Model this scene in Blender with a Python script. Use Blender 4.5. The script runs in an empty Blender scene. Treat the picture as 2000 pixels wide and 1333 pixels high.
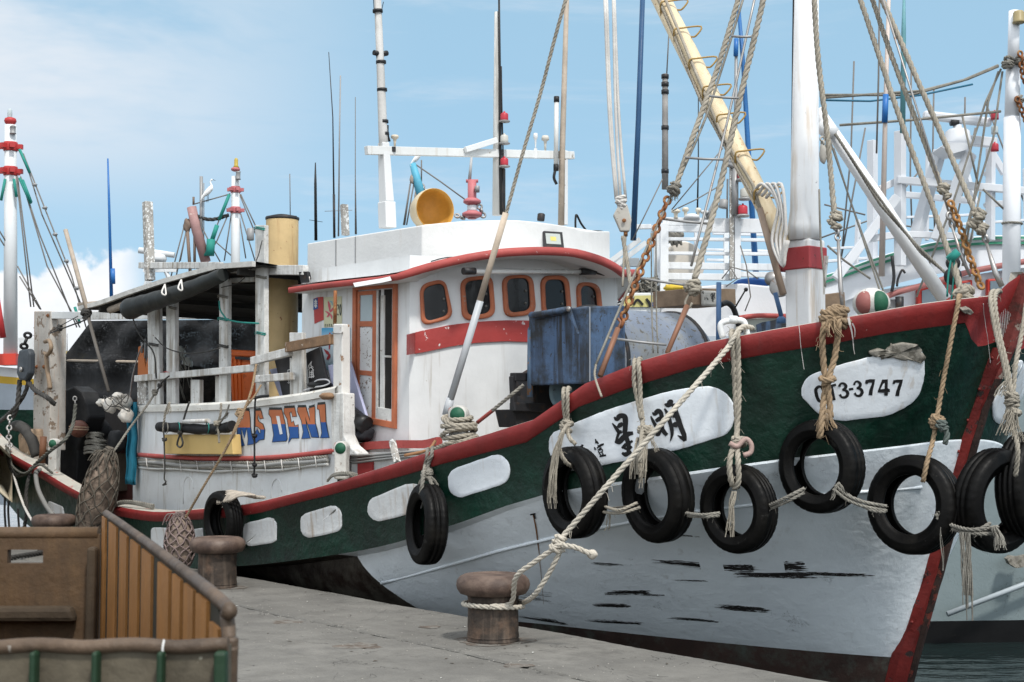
import bpy, bmesh, math, random
from mathutils import Vector, Matrix
from mathutils.bvhtree import BVHTree
random.seed(7)
R_ = math.radians
SC = bpy.context.scene
COL = SC.collection
# ------------------------------------------------------------------ camera
PITCH = R_(3.48); FPX = 2778.0; CAMZ = 1.5
cd = bpy.data.cameras.new('camera'); cam = bpy.data.objects.new('camera', cd); COL.objects.link(cam)
cam.location = (0, 0, CAMZ); cam.rotation_euler = (R_(90) + PITCH, 0, 0)
cd.sensor_width = 36.0; cd.lens = 50.0; cd.clip_end = 6000; cd.clip_start = 0.05
cd.dof.use_dof = True; cd.dof.focus_distance = 11.0; cd.dof.aperture_fstop = 14.0
SC.camera = cam
# ------------------------------------------------------------------ world, sun, exposure
SUN_EL, SUN_AZ = R_(56), R_(155)       # azimuth measured from +Y (north) clockwise towards +X
SC.view_settings.view_transform = 'Standard'; SC.view_settings.look = 'None'
SC.view_settings.exposure = 0.60; SC.view_settings.gamma = 1.0
SC.cycles.use_denoising = True
SC.cycles.max_bounces = 6; SC.cycles.diffuse_bounces = 3; SC.cycles.glossy_bounces = 3
SC.cycles.transparent_max_bounces = 8; SC.cycles.caustics_reflective = False; SC.cycles.caustics_refractive = False
world = bpy.data.worlds.new("World"); SC.world = world; world.use_nodes = True
def build_world():
    nt = world.node_tree; N = nt.nodes; K = nt.links; N.clear()
    out = N.new('ShaderNodeOutputWorld'); bg = N.new('ShaderNodeBackground'); bg.inputs[1].default_value = 0.115
    sky = N.new('ShaderNodeTexSky'); sky.sky_type = 'NISHITA'; sky.sun_disc = False
    sky.sun_elevation = SUN_EL; sky.sun_rotation = SUN_AZ; sky.air_density = 0.75; sky.dust_density = 0.6; sky.ozone_density = 3.0; sky.altitude = 0
    tc = N.new('ShaderNodeTexCoord')
    def math_(op, a, b=None, clamp=False):
        n = N.new('ShaderNodeMath'); n.operation = op; n.use_clamp = clamp
        for i, x in enumerate((a, b)):
            if x is None: continue
            if isinstance(x, (int, float)): n.inputs[i].default_value = x
            else: K.new(x, n.inputs[i])
        return n.outputs[0]
    def ramp(x, lo, hi):
        n = N.new('ShaderNodeMapRange'); n.interpolation_type = 'SMOOTHSTEP'
        n.inputs['From Min'].default_value = lo; n.inputs['From Max'].default_value = hi; K.new(x, n.inputs[0]); return n.outputs[0]
    sep = N.new('ShaderNodeSeparateXYZ'); K.new(tc.outputs['Generated'], sep.inputs[0])
    X, Y, Z = sep.outputs
    az = math_('ARCTAN2', X, Y)                      # radians, 0 straight ahead, right positive
    el = math_('ARCSINE', Z)
    comb = N.new('ShaderNodeCombineXYZ'); K.new(az, comb.inputs[0]); K.new(el, comb.inputs[1])
    def noise(scale, sx, sy, detail=6, rough=0.6, off=(0, 0, 0), rot=0):
        m = N.new('ShaderNodeMapping'); m.inputs['Scale'].default_value = (sx, sy, 1); m.inputs['Location'].default_value = off
        m.inputs['Rotation'].default_value = (0, 0, rot)
        K.new(comb.outputs[0], m.inputs[0]); n = N.new('ShaderNodeTexNoise'); n.inputs['Scale'].default_value = scale
        n.inputs['Detail'].default_value = detail; n.inputs['Roughness'].default_value = rough; n.inputs['Distortion'].default_value = 0.4
        K.new(m.outputs[0], n.inputs['Vector']); return n.outputs['Fac']
    # thin high cirrus everywhere, thicker at upper left
    cir = noise(3.0, 1.2, 7.0, 7, 0.62, (1.3, 0.4, 0), 0.12)
    cir2 = noise(2.2, 1.0, 2.4, 6, 0.6, (4.1, 2.0, 0))
    left = ramp(az, -0.05, -0.36); hi = ramp(el, 0.12, 0.22); 
    patch = math_('MULTIPLY', math_('MULTIPLY', left, hi), ramp(cir2, 0.28, 0.52))
    wisp = math_('MULTIPLY', ramp(cir, 0.5, 0.78), 0.42)
    patch2 = math_('MULTIPLY', patch, ramp(cir, 0.15, 0.5))
    thin = math_('MAXIMUM', wisp, math_('MULTIPLY', patch2, 0.85))
    # a heap of cumulus low at the left
    cu = noise(16.0, 1.0, 1.25, 7, 0.55, (0.3, 0.9, 0))
    top = math_('MULTIPLY_ADD', ramp(az, -0.37, -0.30), 0.030); top.node.inputs[2].default_value = 0.090
    d = math_('SUBTRACT', math_('ADD', top, math_('MULTIPLY', math_('SUBTRACT', cu, 0.5), 0.075)), el)
    cum = math_('MULTIPLY', math_('MULTIPLY', ramp(d, 0.0, 0.006), ramp(az, -0.245, -0.275)), 0.95)
    shade = noise(26.0, 1.0, 1.3, 6, 0.6, (2.2, 0.1, 0))
    cshade = math_('MULTIPLY', ramp(shade, 0.3, 0.7), ramp(el, 0.02, 0.12))
    cmix = N.new('ShaderNodeMix'); cmix.data_type = 'RGBA'; K.new(cshade, cmix.inputs[0])
    cmix.inputs[6].default_value = (5.4, 5.6, 5.9, 1); cmix.inputs[7].default_value = (6.3, 6.25, 6.3, 1)
    # low haze towards the horizon
    hz = math_('MULTIPLY', ramp(el, 0.16, -0.01), 0.75)
    tint = N.new('ShaderNodeMix'); tint.data_type = 'RGBA'; tint.blend_type = 'MULTIPLY'; tint.inputs[0].default_value = 1
    K.new(sky.outputs[0], tint.inputs[6]); tint.inputs[7].default_value = (1.0, 1.0, 1.0, 1)
    def mix(f, a, bcol):
        n = N.new('ShaderNodeMix'); n.data_type = 'RGBA'; K.new(f, n.inputs[0]); K.new(a, n.inputs[6])
        if isinstance(bcol, tuple): n.inputs[7].default_value = bcol
        else: K.new(bcol, n.inputs[7])
        return n.outputs[2]
    hb = N.new('ShaderNodeValue'); hb.outputs[0].default_value = 0.8
    c = mix(hb.outputs[0], tint.outputs[2], (2.32, 3.75, 4.75, 1))
    c = mix(hz, c, (3.6, 4.35, 4.95, 1))
    c = mix(thin, c, (4.9, 5.1, 5.4, 1))
    ov = math_('MULTIPLY', ramp(el, 0.42, 0.95), 0.8)      # unseen bright cloud overhead, added to raise the ambient light
    c = mix(ov, c, (8.6, 8.7, 8.8, 1))
    bh = math_('MULTIPLY', ramp(Y, 0.05, -0.6), ramp(el, -0.06, 0.02))      # unseen bright bank behind the camera, added as fill for the shaded hull
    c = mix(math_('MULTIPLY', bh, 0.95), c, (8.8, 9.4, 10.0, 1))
    c = mix(cum, c, cmix.outputs[2])
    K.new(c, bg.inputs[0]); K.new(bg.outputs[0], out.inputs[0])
build_world()
sl = bpy.data.lights.new('sun', 'SUN'); sl.energy = 2.1; sl.angle = R_(6); sl.color = (1.0, 0.955, 0.89)
sun = bpy.data.objects.new('sun', sl); COL.objects.link(sun)
sd = Vector((math.sin(SUN_AZ) * math.cos(SUN_EL), math.cos(SUN_AZ) * math.cos(SUN_EL), math.sin(SUN_EL)))
sun.rotation_euler = sd.to_track_quat('Z', 'Y').to_euler(); sun.location = (0, 0, 60)

# ------------------------------------------------------------------ picture <-> place
CP, SP = math.cos(PITCH), math.sin(PITCH)
def ray(px, py):
    u = (px - 1000) / FPX; v = (666.5 - py) / FPX
    return Vector((u, CP - v * SP, SP + v * CP))
CAM = Vector((0, 0, CAMZ))
def W(px, py, D):
    d = ray(px, py); return CAM + d * (D / d.y)
TH = R_(41)
NV = Vector((math.cos(TH), math.sin(TH), 0)); EA = Vector((-math.sin(TH), math.cos(TH), 0)); C0 = 9.51
S0 = Vector((3.70, 10.24, 0)); S0 += NV * (C0 - S0.dot(NV))
def BP(a, l, z): return Vector((S0.x, S0.y, 0)) + EA * a - NV * l + Vector((0, 0, z))
def toB(p):
    d = Vector((p[0], p[1], 0)) - S0; return (d.dot(EA), -d.dot(NV), p[2])
def L(px, py, l):
    d = ray(px, py); return CAM + d * ((C0 - l) / d.dot(NV))
def A(px, py, a):
    d = ray(px, py); return CAM + d * ((S0 + EA * a).dot(EA) / d.dot(EA))
def Zp(px, py, z):
    d = ray(px, py); return CAM + d * ((z - CAMZ) / d.z)
def proj(p):
    q = Vector(p) - CAM; f = q.y * CP + q.z * SP; v = -q.y * SP + q.z * CP
    return (1000 + FPX * q.x / f, 666.5 - FPX * v / f)
def interp(pts, x):
    if x <= pts[0][0]: return pts[0][1]
    if x >= pts[-1][0]: return pts[-1][1]
    for i in range(len(pts) - 1):
        if pts[i][0] <= x <= pts[i + 1][0]:
            x0, y0 = pts[i]; x1, y1 = pts[i + 1]
            def sl_(j):
                if j <= 0 or j >= len(pts) - 1:
                    k = 0 if j <= 0 else len(pts) - 2
                    return (pts[k + 1][1] - pts[k][1]) / (pts[k + 1][0] - pts[k][0])
                s0 = (pts[j][1] - pts[j - 1][1]) / (pts[j][0] - pts[j - 1][0]); s1 = (pts[j + 1][1] - pts[j][1]) / (pts[j + 1][0] - pts[j][0])
                return 0 if s0 * s1 <= 0 else 2 * s0 * s1 / (s0 + s1)
            h = x1 - x0; t = (x - x0) / h; m0, m1 = sl_(i) * h, sl_(i + 1) * h
            return (2*t**3 - 3*t*t + 1) * y0 + (t**3 - 2*t*t + t) * m0 + (-2*t**3 + 3*t*t) * y1 + (t**3 - t*t) * m1
def smooth(pts, n=6):
    """Catmull-Rom through 3D points"""
    P = [Vector(p) for p in pts]
    if len(P) < 3: 
        return [P[0].lerp(P[-1], i / n) for i in range(n + 1)] if len(P) == 2 else P
    out = []
    for i in range(len(P) - 1):
        p0 = P[i - 1] if i else P[0] * 2 - P[1]; p1, p2 = P[i], P[i + 1]; p3 = P[i + 2] if i + 2 < len(P) else P[-1] * 2 - P[-2]
        for k in range(n):
            t = k / n
            out.append(0.5 * ((2 * p1) + (p2 - p0) * t + (2*p0 - 5*p1 + 4*p2 - p3) * t*t + (3*p1 - p0 - 3*p2 + p3) * t**3))
    out.append(P[-1]); return out
def resample(P, step):
    P = [Vector(p) for p in P]; out = [P[0]]; acc = 0
    tot = sum((P[i+1] - P[i]).length for i in range(len(P) - 1)); n = max(2, int(round(tot / step))); s = tot / n; nxt = s
    for i in range(len(P) - 1):
        sg = (P[i+1] - P[i]).length
        while acc + sg >= nxt - 1e-9 and len(out) < n:
            out.append(P[i].lerp(P[i+1], (nxt - acc) / sg)); nxt += s
        acc += sg
    out.append(P[-1]); return out
def frames(P):
    T = []
    for i in range(len(P)):
        t = (P[min(i+1, len(P)-1)] - P[max(i-1, 0)]); T.append(t.normalized() if t.length > 1e-9 else Vector((0, 0, 1)))
    ref = Vector((0, 0, 1)) if abs(T[0].z) < 0.9 else Vector((1, 0, 0))
    U = [(ref - T[0] * ref.dot(T[0])).normalized()]
    for i in range(1, len(P)):
        u = U[-1] - T[i] * U[-1].dot(T[i]); U.append(u.normalized() if u.length > 1e-6 else U[-1])
    return T, U, [T[i].cross(U[i]) for i in range(len(P))]

class MB:
    def __init__(s): s.v = []; s.f = []; s.m = []; s.sm = []
    def add(s, vs, fs, mi=0, sm=False):
        o = len(s.v); s.v += [tuple(v) for v in vs]
        for f in fs: s.f.append(tuple(o + i for i in f)); s.m.append(mi); s.sm.append(sm)
        return s
    def box8(s, c, mi=0):
        return s.add(c, [(0,1,2,3), (7,6,5,4), (0,4,5,1), (1,5,6,2), (2,6,7,3), (3,7,4,0)], mi)
    def box(s, c, size, rz=0, mi=0):
        sx, sy, sz = [k / 2 for k in size]; M = Matrix.Rotation(rz, 3, 'Z'); c = Vector(c)
        pts = [(-sx,-sy,-sz), (sx,-sy,-sz), (sx,sy,-sz), (-sx,sy,-sz), (-sx,-sy,sz), (sx,-sy,sz), (sx,sy,sz), (-sx,sy,sz)]
        return s.box8([c + M @ Vector(p) for p in pts], mi)
    def beam(s, p0, p1, w, h=None, up=None, w1=None, h1=None, mi=0):
        """w across (horizontal normal to run), h along up"""
        p0, p1 = Vector(p0), Vector(p1); h = h or w; w1 = w1 or w; h1 = h1 or h
        t = (p1 - p0).normalized(); up = Vector(up) if up is not None else (Vector((0,0,1)) if abs(t.z) < 0.9 else EA)
        u = (up - t * up.dot(t)).normalized(); r = t.cross(u)
        c = [p0 - r*w/2 - u*h/2, p0 + r*w/2 - u*h/2, p0 + r*w/2 + u*h/2, p0 - r*w/2 + u*h/2,
             p1 - r*w1/2 - u*h1/2, p1 + r*w1/2 - u*h1/2, p1 + r*w1/2 + u*h1/2, p1 - r*w1/2 + u*h1/2]
        return s.box8(c, mi)
    def tube(s, P, r, n=8, caps=True, mi=0, sm=True, closed=False):
        P = [Vector(p) for p in P]
        if closed:
            m = len(P); T = [(P[(i+1) % m] - P[i-1]).normalized() for i in range(m)]
            nn = Vector((0,0,0))
            for i in range(m): nn += P[i].cross(P[(i+1) % m])
            nn.normalize(); V = [nn] * m; U = [T[i].cross(nn) for i in range(m)]
        else: T, U, V = frames(P)
        rr = r if isinstance(r, (list, tuple)) else [r] * len(P)
        vs = [P[i] + (U[i] * math.cos(2*math.pi*k/n) + V[i] * math.sin(2*math.pi*k/n)) * rr[i] for i in range(len(P)) for k in range(n)]
        fs = [(i*n + k, i*n + (k+1) % n, (i+1)*n + (k+1) % n, (i+1)*n + k) for i in range(len(P)-1) for k in range(n)]
        if closed:
            i = len(P) - 1; fs += [(i*n + k, i*n + (k+1) % n, (k+1) % n, k) for k in range(n)]
        s.add(vs, fs, mi, sm)
        if caps and not closed:
            o = len(s.v) - len(vs)
            s.f.append(tuple(o + k for k in reversed(range(n)))); s.m.append(mi); s.sm.append(False)
            s.f.append(tuple(o + (len(P)-1)*n + k for k in range(n))); s.m.append(mi); s.sm.append(False)
        return s
    def rope(s, P, r, strands=3, mi=0, pitch=7.5, wob=0.0, fuzz=0):
        P = resample(P, r * 1.15); wob = wob or r * .16
        if wob:
            ph = random.random() * 9
            P = [p + Vector((math.sin(i*.11+ph), math.cos(i*.07+ph), math.sin(i*.09+2*ph))) * wob for i, p in enumerate(P)]
        T, U, V = frames(P); d = 0
        for k in range(strands):
            Q = []; d = 0
            for i, p in enumerate(P):
                if i: d += (P[i] - P[i-1]).length
                a = 2*math.pi*(k/strands + d/(pitch*r)); Q.append(p + (U[i]*math.cos(a) + V[i]*math.sin(a)) * r * 0.5)
            s.tube(Q, r * 0.56, 6, True, mi)
        for _ in range(fuzz):
            i = random.randrange(len(P)); a = random.random() * 6.28
            o = U[i]*math.cos(a) + V[i]*math.sin(a)
            s.tube([P[i] + o*r*.8, P[i] + o*r*1.6 + T[i]*r*random.uniform(-1,1), P[i] + o*r*random.uniform(1.8,3) + Vector((0,0,-r*random.random()*2))], r*0.09, 3, False, mi)
        return s
    def lathe(s, base, axis, prof, n=24, mi=0, sm=True, caps=True):
        base = Vector(base); ax = Vector(axis).normalized(); ref = Vector((0,0,1)) if abs(ax.z) < .9 else Vector((1,0,0))
        u = (ref - ax*ref.dot(ax)).normalized(); v = ax.cross(u); m = len(prof)
        vs = [base + ax*h + (u*math.cos(2*math.pi*k/n) + v*math.sin(2*math.pi*k/n))*max(r, 1e-4) for r, h in prof for k in range(n)]
        fs = [(i*n+k, i*n+(k+1)%n, (i+1)*n+(k+1)%n, (i+1)*n+k) for i in range(m-1) for k in range(n)]
        if caps: fs += [tuple(reversed(range(n))), tuple((m-1)*n + k for k in range(n))]
        return s.add(vs, fs, mi, sm)
    def prism(s, poly, ext, mi=0):
        P = [Vector(p) for p in poly]; e = Vector(ext); n = len(P)
        return s.add(P + [p + e for p in P], [tuple(range(n)), tuple(reversed(range(n, 2*n)))] + [(i, i+n, (i+1)%n+n, (i+1)%n) for i in range(n)], mi)
    def grid(s, G, mi=0, sm=True):
        r, c = len(G), len(G[0])
        return s.add([p for row in G for p in row], [(i*c+j, i*c+j+1, (i+1)*c+j+1, (i+1)*c+j) for i in range(r-1) for j in range(c-1)], mi, sm)
    def blob(s, c, rad, n=14, m=10, amp=0.12, mi=0, rot=None, seed=0):
        rnd = random.Random(seed + 11); ph = [rnd.uniform(0, 6.28) for _ in range(6)]; c = Vector(c); M = rot or Matrix.Identity(3)
        vs = []
        for i in range(m + 1):
            t = math.pi * i / m
            for k in range(n):
                p = 2*math.pi*k/n; d = Vector((math.sin(t)*math.cos(p), math.sin(t)*math.sin(p), math.cos(t)))
                q = 1 + amp * (math.sin(3*d.x*2+ph[0]) * math.sin(2.3*d.y*2+ph[1]) + .6*math.sin(5*d.z+ph[2]+3*d.x) + .4*math.sin(7*d.x+6*d.y+ph[3]))
                vs.append(c + M @ Vector((d.x*rad[0]*q, d.y*rad[1]*q, d.z*rad[2]*q)))
        return s.add(vs, [(i*n+k, i*n+(k+1)%n, (i+1)*n+(k+1)%n, (i+1)*n+k) for i in range(m) for k in range(n)], mi, True)
    def chain(s, P, r, ln=None, mi=0):
        ln = ln or r * 7; P = resample(P, ln * 0.74); 
        for i in range(len(P) - 1):
            c = (P[i] + P[i+1]) / 2; t = (P[i+1] - P[i]).normalized(); ref = Vector((0.3,-1,0.1)) if i % 2 else Vector((1,0.35,0.05))
            u = (ref - t*ref.dot(t)).normalized(); Q = []
            for k in range(14):
                a = 2*math.pi*k/14; Q.append(c + t*math.cos(a)*(ln/2 - r) + u*math.sin(a)*r*2.1)
            s.tube(Q, r, 6, mi=mi, closed=True)
        return s
    def build(s, name, mat, parent=None, label=None, bevel=0, cat=None, group=None, kind=None, recalc=True, seg=2):
        me = bpy.data.meshes.new(name)
        vs = [Vector(v) for v in s.v]
        lo = Vector((min(v.x for v in vs), min(v.y for v in vs), min(v.z for v in vs))); hi = Vector((max(v.x for v in vs), max(v.y for v in vs), max(v.z for v in vs)))
        O = Vector(((lo.x+hi.x)/2, (lo.y+hi.y)/2, lo.z))
        me.from_pydata([tuple(v - O) for v in vs], [], s.f)
        for p, mi, sm in zip(me.polygons, s.m, s.sm): p.material_index = mi; p.use_smooth = sm
        for m in (mat if isinstance(mat, (list, tuple)) else [mat]): me.materials.append(m)
        if recalc:
            bm = bmesh.new(); bm.from_mesh(me); bmesh.ops.recalc_face_normals(bm, faces=bm.faces); bm.to_mesh(me); bm.free()
        me.validate(); me.update()
        o = bpy.data.objects.new(name, me); COL.objects.link(o)
        o['_w'] = tuple(O); o.location = O
        if parent is not None:
            pw = Vector(parent['_w']); o.parent = parent; o.location = O - pw
        if bevel:
            b = o.modifiers.new('bevel', 'BEVEL'); b.width = bevel; b.segments = seg; b.limit_method = 'ANGLE'; b.angle_limit = R_(35)
        tag(o, label, cat, group, kind); return o
def pieces(mb, name, mat, parent=None, **k):
    """build each loose piece of mb as an object of its own"""
    p = list(range(len(mb.v)))
    def find(i):
        while p[i] != i: p[i] = p[p[i]]; i = p[i]
        return i
    for f in mb.f:
        r = find(f[0])
        for i in f[1:]: p[find(i)] = r
    G = {}
    for n, f in enumerate(mb.f): G.setdefault(find(f[0]), []).append(n)
    out = []
    for fs in G.values():
        m = MB(); ix = {}
        for n in fs:
            for i in mb.f[n]:
                if i not in ix: ix[i] = len(m.v); m.v.append(mb.v[i])
            m.f.append(tuple(ix[i] for i in mb.f[n])); m.m.append(mb.m[n]); m.sm.append(mb.sm[n])
        out.append(m.build(name, mat, parent, **k))
    return out
def tag(o, label=None, cat=None, group=None, kind=None):
    if label: o['label'] = label
    if cat: o['category'] = cat
    if group: o['group'] = group
    if kind: o['kind'] = kind
    return o
ROOTS = []
def thing(name, label, cat, group=None, loc=(0,0,0)):
    o = bpy.data.objects.new(name, None); COL.objects.link(o); o['_w'] = tuple(loc); o.location = loc
    o.empty_display_size = 0.2; ROOTS.append(o); return tag(o, label, cat, group)
def finalize():
    for r in ROOTS:
        ch = r.children_recursive
        if not ch: continue
        pts = []
        for c in ch:
            if c.type == 'MESH' and '_w' in c:
                w = Vector(c['_w']); pts += [w + Vector(k) for k in c.bound_box]
        if not pts: continue
        lo = [min(p[i] for p in pts) for i in range(3)]; hi = [max(p[i] for p in pts) for i in range(3)]
        nl = Vector(((lo[0]+hi[0])/2, (lo[1]+hi[1])/2, lo[2])); old = Vector(r['_w']); d = nl - old
        r.location = nl
        for c in r.children: c.location = c.location - d
    for o in bpy.data.objects:
        if '_w' in o: del o['_w']

# ------------------------------------------------------------------ materials
MATS = {}
def paint(name, col, rough=0.6, metal=0.0, var=0.12, vs=1.5, col2=None, c2=(0.5, 0.62, 3.0), chips=None, streak=None, scuff=None, crack=None,
          bump=0.25, bs=35.0, fine=0.0, spec=0.35, boat=True, trans=None, wood=None, band=None, stain=None, alpha=None, split=None):
    """col: base. chips=(colour, amount 0..1, scale). streak=(colour, strength, density): vertical runs. band: none"""
    if name in MATS: return MATS[name]
    m = bpy.data.materials.new(name); m.use_nodes = True; nt = m.node_tree; N = nt.nodes; K = nt.links
    b = N['Principled BSDF']; b.inputs['Roughness'].default_value = rough; b.inputs['Metallic'].default_value = metal
    b.inputs['Specular IOR Level'].default_value = spec
    g = N.new('ShaderNodeNewGeometry'); mp = N.new('ShaderNodeMapping'); K.new(g.outputs['Position'], mp.inputs[0])
    if boat: mp.inputs['Rotation'].default_value = (0, 0, -(math.pi/2 + TH))
    vec = mp.outputs[0]
    def sc(x, y, z):
        q = N.new('ShaderNodeVectorMath'); q.operation = 'MULTIPLY'; K.new(vec, q.inputs[0]); q.inputs[1].default_value = (x, y, z); return q.outputs[0]
    def noise(v, s, d=4, ro=0.6, di=0.0):
        n = N.new('ShaderNodeTexNoise'); n.inputs['Scale'].default_value = s; n.inputs['Detail'].default_value = d
        n.inputs['Roughness'].default_value = ro; n.inputs['Distortion'].default_value = di; K.new(v, n.inputs['Vector']); return n.outputs['Fac']
    def rng(x, lo, hi, a=0.0, c=1.0):
        n = N.new('ShaderNodeMapRange'); n.inputs[1].default_value = lo; n.inputs[2].default_value = hi; n.inputs[3].default_value = a; n.inputs[4].default_value = c
        K.new(x, n.inputs[0]); return n.outputs[0]
    def mul(a, c_):
        n = N.new('ShaderNodeMath'); n.operation = 'MULTIPLY'; K.new(a, n.inputs[0])
        if isinstance(c_, (int, float)): n.inputs[1].default_value = c_
        else: K.new(c_, n.inputs[1])
        return n.outputs[0]
    def mix(f, a, c_, typ='MIX'):
        n = N.new('ShaderNodeMix'); n.data_type = 'RGBA'; n.blend_type = typ
        if isinstance(f, (int, float)): n.inputs[0].default_value = f
        else: K.new(f, n.inputs[0])
        for i, x in ((6, a), (7, c_)):
            if isinstance(x, tuple): n.inputs[i].default_value = (*x[:3], 1)
            else: K.new(x, n.inputs[i])
        return n.outputs[2]
    c = tuple(col)
    n1 = noise(vec, vs, 6, 0.65)
    dk = tuple(max(0, k * (1 - var * 2)) for k in col); lt = tuple(min(0.95, k * (1 + var)) for k in col)
    c = mix(rng(n1, 0.3, 0.7), dk, lt)
    if wood:
        wv = noise(sc(*wood[0]), 6, 5, 0.6, 0.3); c = mix(rng(wv, 0.35, 0.65), c, tuple(wood[1]))
    if col2: c = mix(rng(noise(vec, c2[2], 5, 0.7), c2[0], c2[1]), c, tuple(col2))
    if streak:
        s1 = noise(sc(9, 9, 0.7), 1.6, 5, 0.6); s2 = noise(vec, 1.1, 3)
        c = mix(mul(mul(rng(s1, 1 - streak[2], min(1, 1.12 - streak[2])), rng(s2, 0.35, 0.6)), streak[1]), c, tuple(streak[0]))
    if stain:
        c = mix(mul(rng(noise(vec, stain[2], 5, 0.75), 0.5, 0.72), stain[1]), c, tuple(stain[0]))
    if scuff:      # long dark scrapes along the boat: (colour, zlo, zhi, thresh)
        s1 = noise(sc(0.55, 0.55, 9.0), 2.6, 7, 0.72, 0.25); s2 = noise(sc(0.6, 0.6, 1.6), 1.3, 2)
        sp = N.new('ShaderNodeSeparateXYZ'); K.new(vec, sp.inputs[0])
        zz = mul(rng(sp.outputs[2], scuff[1], scuff[1] + .12), rng(sp.outputs[2], scuff[2], scuff[2] - .15))
        c = mix(mul(mul(mul(rng(s1, scuff[3], scuff[3] + .035), rng(s2, 0.46, 0.54)), zz), 0.93), c, tuple(scuff[0]))
    cr = None
    if crack:      # thin curling flake outlines: (colour, width, scale, coverage)
        s1 = noise(vec, crack[2], 5, 0.6, 0.8); s2 = noise(vec, 3.1, 3, 0.7)
        ab = N.new('ShaderNodeMath'); ab.operation = 'SUBTRACT'; K.new(s1, ab.inputs[0]); ab.inputs[1].default_value = 0.5
        a2 = N.new('ShaderNodeMath'); a2.operation = 'ABSOLUTE'; K.new(ab.outputs[0], a2.inputs[0])
        cr = mul(rng(a2.outputs[0], crack[1], crack[1] * .3), rng(s2, 1 - crack[3], 1.05 - crack[3]))
        c = mix(mul(cr, 0.8), c, tuple(crack[0]))
    ch = None
    if chips:
        s1 = noise(vec, chips[2], 8, 0.7, 0.2); th = 1 - chips[1]
        ch = rng(s1, th, th + 0.02); c = mix(ch, c, tuple(chips[0]))
    if split:      # painted boundary running down the hull: aft of it the antifouling colour
        sp = N.new('ShaderNodeSeparateXYZ'); K.new(vec, sp.inputs[0])
        ma = N.new('ShaderNodeMath'); ma.operation = 'MULTIPLY_ADD'; K.new(sp.outputs[2], ma.inputs[0]); ma.inputs[1].default_value = -split[1]; K.new(sp.outputs[0], ma.inputs[2])
        e = S0.dot(EA) + split[0] + .1 * split[1]; c = mix(rng(ma.outputs[0], e, e + 0.012), c, mix(rng(noise(vec, 5, 5), .4, .65), tuple(split[2]), (0.07, 0.062, 0.05)))
    if fine: c = mix(rng(noise(vec, 120, 3), 0.35, 0.65, 0, fine), c, (0.02, 0.02, 0.02))
    K.new(c, b.inputs['Base Color']) if not isinstance(c, tuple) else None
    rn = rng(noise(vec, 8, 3), 0.3, 0.7, max(0, rough - .1), min(1, rough + .12)); K.new(rn, b.inputs['Roughness'])
    if bump:
        bn = N.new('ShaderNodeBump'); bn.inputs['Strength'].default_value = min(1, bump); bn.inputs['Distance'].default_value = 0.012 * max(1, bump)
        hsum = mix(0.5, noise(vec, bs, 4, 0.6), noise(vec, bs * 0.22, 3, 0.6))
        if ch is not None: hsum = mix(ch, hsum, (0.1, 0.1, 0.1))
        if cr is not None: hsum = mix(cr, hsum, (0.0, 0.0, 0.0))
        K.new(hsum, bn.inputs['Height']); K.new(bn.outputs[0], b.inputs['Normal'])
    if alpha:      # woven shade net: (scale, open fraction threshold)
        s1 = noise(vec, alpha[0], 2, 0.5); s2 = noise(vec, 3.0, 5, 0.75); w = rng(mul(s1, rng(s2, 0.3, 0.75, 0.72, 1.25)), alpha[1], alpha[1] + 0.03, 1.0, 0.0)
        n_ = N.new('ShaderNodeMapRange'); n_.inputs[3].default_value = 0.92; K.new(w, n_.inputs[0]); K.new(n_.outputs[0], b.inputs['Alpha'])
    MATS[name] = m; return m
def plain(name, col, rough=0.5, metal=0.0, **k): return paint(name, col, rough, metal, var=k.pop('var', 0.06), bump=k.pop('bump', 0.08), **k)
def emit_glass(name, col=(0.008, 0.009, 0.010), rough=0.14):
    return plain(name, col, rough, 0.0, spec=0.28, bump=0.03)
WHT = paint('white_paint', (0.66, 0.67, 0.66), 0.55, var=0.05, chips=((0.30, 0.27, 0.22), 0.34, 9.0), streak=((0.42, 0.36, 0.28), 0.5, 0.46), bump=0.3)
WHTC = paint('white_paint_clean', (0.67, 0.68, 0.68), 0.5, var=0.04, streak=((0.5, 0.46, 0.4), 0.35, 0.4), bump=0.15)
WHTD = paint('weathered_white_wood', (0.62, 0.62, 0.60), 0.8, var=0.15, vs=4, chips=((0.26, 0.22, 0.18), 0.372, 18.0), streak=((0.26, 0.22, 0.17), 0.8, 0.52), bump=0.8)
WOODG = paint('grey_wood', (0.36, 0.34, 0.31), 0.85, var=0.2, vs=5, chips=((0.7, 0.7, 0.68), 0.47, 22.0), bump=0.6)
WOODB = paint('brown_wood', (0.23, 0.14, 0.08), 0.8, var=0.25, vs=5, chips=((0.5, 0.45, 0.38), 0.38, 16.0), bump=0.6)
RED = paint('red_paint', (0.235, 0.024, 0.023), 0.5, var=0.14, vs=2.5, chips=((0.62, 0.5, 0.46), 0.30, 13.0), streak=((0.15, 0.03, 0.03), 0.5, 0.45), bump=0.5)
PINK = paint('faded_red_paint', (0.38, 0.070, 0.062), 0.6, var=0.1, vs=3, chips=((0.72, 0.7, 0.68), 0.33, 18.0), bump=0.3)
ORG = paint('orange_paint', (0.46, 0.145, 0.07), 0.65, var=0.16, vs=4, chips=((0.30, 0.22, 0.18), 0.38, 16.0), bump=0.3)
BLK = plain('black_rubber', (0.012, 0.012, 0.013), 0.55, bump=0.2)
BLKM = plain('black_metal', (0.02, 0.02, 0.022), 0.5, bump=0.3, col2=(0.06, 0.035, 0.02), c2=(0.55, 0.7, 12))
STL = plain('galvanised_steel', (0.33, 0.32, 0.31), 0.42, 0.7, col2=(0.25, 0.13, 0.07), c2=(0.58, 0.72, 14))
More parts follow.
